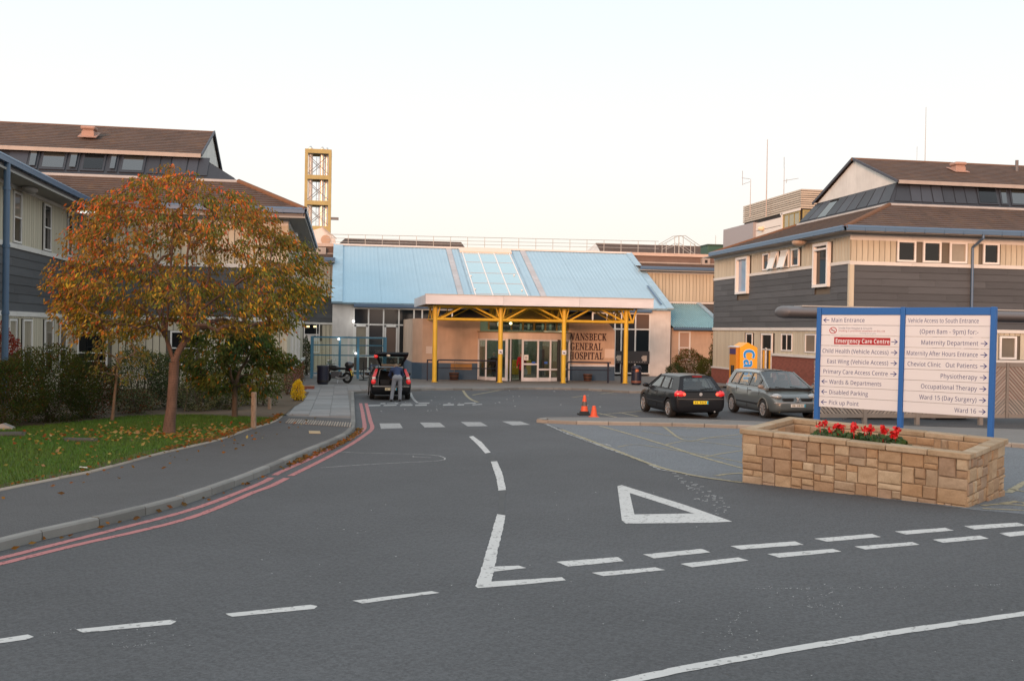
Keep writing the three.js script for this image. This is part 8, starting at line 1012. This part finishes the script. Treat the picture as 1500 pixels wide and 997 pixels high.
function shrub(label, px, py, wPx, hPx, depth, n, leaf, col, o = {}) {
  const b = o.base || gp(px, py, 0.12), k = -b.z / Math.cos(0.16) / FOCAL * 1.0, rx = wPx / 2 * k, h = hPx * k, S = thing(o.name || 'shrub', label, 'shrub', b), L = [], st = new MB();
  for (let i = 0; i < 7; i++) { const a = rr(0, 6.3), q = rr(0.2, 0.7); st.tube(V(rr(-.15, .15), -0.05, rr(-.15, .15)), V(Math.cos(a) * rx * q, h * rr(0.5, 0.85), Math.sin(a) * depth * q), 0.02, 0.008, 6); } st.build('stems', mat(0.08, 0.055, 0.04, 0.9), S);
  let g = 0; while (L.length < n && g++ < n * 30) { const d = V(rr(-1, 1), rr(-1, 1), rr(-1, 1)), l = d.length(); if (l > 1 || l < 0.35) continue; const u = d.clone().divideScalar(l), lump = (o.spiky ? 0.6 : 0.78) + (o.spiky ? 0.75 : 0.42) * vnoise(u.x * 2.6 + 20 + px, u.y * 2.6 + u.z * 2.6 + 20, 64) ; if (rnd() > l * l) continue; const tp = o.name === 'yellow_shrub' ? 1.15 - 0.55 * (d.y + 1) / 2 : 1, p = V(d.x * rx * lump * tp, h * 0.5 + d.y * h * 0.5 * lump, d.z * depth * lump * tp); if (p.y < 0.02) p.y = rr(0.02, 0.12); L.push({ p, d: V(u.x * 0.7 + rr(-.8, .8), u.y * 0.5 + rr(-.3, .9), u.z * 0.7 + rr(-.8, .8)).normalize(), r: rr(0, 6.3), s: leaf * rr(0.6, 1.3), w: o.w ?? 0.5, c: col(u, l) }); }
  leaves(S, L, 'foliage'); return S;
}
const dark = () => rnd() < 0.05 ? C(0.15, 0.05, 0.02) : C(rr(0.030, 0.062), rr(0.046, 0.082), rr(0.010, 0.02)), olive = () => C(rr(0.05, 0.09), rr(0.065, 0.10), rr(0.012, 0.022)), vari = () => rnd() < 0.3 ? C(rr(0.18, 0.28), rr(0.20, 0.28), rr(0.10, 0.14)) : C(rr(0.06, 0.10), rr(0.075, 0.11), rr(0.03, 0.05)), green = () => C(rr(0.035, 0.065), rr(0.055, 0.09), rr(0.02, 0.035)), rust = () => C(rr(0.10, 0.20), rr(0.04, 0.06), rr(0.015, 0.03));
reseed(3001);
shrub('dark olive shrub filling the left edge of the lawn', 2, 624, 130, 96, 1.3, 15000, 0.056, dark); shrub('broad dark olive shrub left of the sapling', 70, 618, 130, 104, 1.4, 17000, 0.056, () => rnd() < 0.3 ? olive() : dark()); shrub('reddish tinged dark shrub nearest the sapling', 128, 612, 80, 88, 1.0, 10000, 0.055, u => u.x > 0.2 && rnd() < 0.35 ? rust() : dark());
shrub('red leaved shrub at the far left before the slate wing', 0, 592, 50, 112, 0.8, 3200, 0.09, () => C(rr(0.22, 0.36), rr(0.035, 0.06), rr(0.02, 0.04)), { name: 'red_shrub' });
shrub('tall dark green shrub behind the sapling', 205, 600, 90, 88, 1.0, 8000, 0.065, () => rnd() < 0.25 ? vari() : green()); shrub('low variegated shrub right of the sapling', 196, 606, 66, 34, 0.6, 2600, 0.06, () => rnd() < 0.2 ? rust() : vari());
shrub('tall green shrub behind the trunk of the autumn tree', 262, 597, 80, 80, 0.9, 7000, 0.065, () => rnd() < 0.35 ? vari() : green()); shrub('low variegated shrub right of the plant stake', 290, 602, 62, 46, 0.7, 3000, 0.06, vari); shrub('green shrub behind the small cherry tree', 318, 596, 70, 66, 0.8, 3600, 0.07, () => rnd() < 0.3 ? vari() : green());
shrub('round variegated shrub beside the paved path', 380, 594, 92, 74, 1.0, 7500, 0.06, vari); shrub('brown leaved shrub against the corner of the left building', 424, 578, 44, 56, 0.6, 2400, 0.06, () => rnd() < 0.5 ? rust() : olive()); shrub('small bright yellow shrub beside the paved path', 436, 587, 18, 30, 0.3, 1300, 0.075, () => C(rr(0.72, 0.9), rr(0.50, 0.62), rr(0.02, 0.05)), { name: 'yellow_shrub', w: 0.4 }); shrub('low dark shrub under the small cherry tree', 330, 600, 60, 30, 0.5, 1800, 0.06, () => rnd() < 0.5 ? vari() : dark());
{ const W = (px, z) => { const p = onZ(px, 500, z); return V(p.x, gy(0, z, UP), z); };
  shrub('broad green shrub below the side wing window', 0, 0, 58, 42, 1.2, 4200, 0.11, () => rnd() < 0.3 ? rust() : olive(), { base: W(1012, -69.5) }); shrub('low mounded green shrub right of the side wing window', 0, 0, 42, 30, 1.0, 2600, 0.11, olive, { base: W(1040, -67.5) }); shrub('tall spiky dark shrub between the side wing and right wing', 0, 0, 22, 66, 0.8, 1800, 0.12, dark, { base: W(1051, -68.5), spiky: true, name: 'tall_shrub' }); shrub('small shrub behind the black hatchback roof', 0, 0, 30, 22, 0.7, 1600, 0.1, green, { base: W(990, -67) });
  shrub('dark tall shrub between the left building and the cycle shelter', 0, 0, 16, 54, 0.6, 2000, 0.1, green, { base: W(449, -67), name: 'tall_shrub' }); }
// fallen leaves
reseed(4001);
{
  const L = [], spot = (px, py, sx, sy, n, o) => { for (let i = 0; i < n; i++) { const g = () => (rnd() + rnd() + rnd() - 1.5) * 1.2, x = px + g() * sx, y = py + g() * sy, p = gp(x, y, o), q = [p.x, p.z]; if (o > 0.1 && !inside(...q, lawnPoly) && rnd() < 0.93) continue; p.y += rr(0.018, 0.04); L.push({ p, d: V(rr(-1, 1), rr(-0.15, 0.25), rr(-1, 1)).normalize(), r: rr(-0.6, 0.6), s: rr(0.07, 0.12), w: 0.55, c: rnd() < 0.15 ? C(0.30, 0.07, 0.02) : rnd() < 0.5 ? C(rr(0.30, 0.42), rr(0.17, 0.24), 0.05) : C(rr(0.32, 0.45), rr(0.25, 0.33), rr(0.09, 0.15)) }); } };
  spot(270, 634, 120, 9, 300, 0.14); spot(180, 637, 110, 9, 120, 0.14); spot(80, 640, 100, 12, 60, 0.14); spot(330, 638, 70, 12, 220, 0.14); spot(100, 660, 100, 30, 60, 0.14);
  const along = (line, n, d, o, j) => { for (let i = 0; i < n; i++) { const f = rnd() * (line.length - 1.01), k = Math.floor(f), a = line[k], b = line[k + 1], t = f - k, l = Math.hypot(b[0] - a[0], b[1] - a[1]), e = d + rr(-j, j), x = lerp(a[0], b[0], t) + (b[1] - a[1]) / l * e, z = lerp(a[1], b[1], t) - (b[0] - a[0]) / l * e; L.push({ p: V(x, gy(x, z, o) + rr(0.012, 0.035), z), d: V(rr(-1, 1), rr(-0.1, 0.3), rr(-1, 1)).normalize(), r: rr(-0.6, 0.6), s: rr(0.06, 0.11), w: 0.5, c: rnd() < 0.5 ? C(rr(0.22, 0.32), rr(0.10, 0.14), 0.03) : C(rr(0.14, 0.22), rr(0.09, 0.12), 0.04) }); } };
  const kl = kerbLine.filter(p => p[1] > gp(515, 628).z - 0.4 && p[1] < gp(400, 690).z); along(kl, 330, -0.12, 0.004, 0.07); along(kerbLine.filter(p => p[1] > -26), 60, -0.10, 0.004, 0.06);
  along(edgeIn.slice(-14), 420, 0.12, 0.14, 0.10); along(edgeIn, 150, 0.2, 0.14, 0.15); along(edgeIn, 60, -0.5, UP, 0.6);
  const S = new THREE.Group(); S.name = 'fallen_leaves'; scene.add(S); S.userData = { label: 'fallen orange and yellow leaves on the lawn and in the gutter', kind: 'stuff' }; leaves(S, L, 'fallen_leaf');
}
// ================================================================ unseen building behind the viewpoint, added so its roof keeps the low sun off the junction, the sign and the planter
{
  const B = building('added_shade_building', 'long unseen brick building added behind the viewpoint to shade the junction', 'building', V(-20, gy(0, 27), 27)), x0 = -46, x1 = 4, z0 = 27, z1 = 36, yE = 6.2, yR = 9.6, yb = -0.4;
  new MB().box(x0, x1, yb, yE, z0, z1).build('wall', M.brick, B); const rf = tiled(tiled(new MB(), V(x1, yE, z0 - 0.5), V(x0, yE, z0 - 0.5), V(x1, yR, 31.5), V(x0, yR, 31.5), 14), V(x0, yE, z1 + 0.5), V(x1, yE, z1 + 0.5), V(x0, yR, 31.5), V(x1, yR, 31.5), 14).build('roof', M.roof, B); ridge('ridge', rf, V(x0, yR, 31.5), V(x1, yR, 31.5));
  for (const x of [x0, x1]) new MB().tri(V(x, yE, z0), V(x, yE, z1), V(x, yR - 0.05, 31.5)).build('gable', M.brick, B);
  const F = new Face('z', z0, -1); for (let i = 0; i < 12; i++) for (const y of [0.9, 3.6]) windowAt(F, B, [x0 + 2 + i * 4, x0 + 3.6 + i * 4, y, y + 1.5], { trans: [0.5], pane: M.glass });
}
renderer.render(scene, camera);
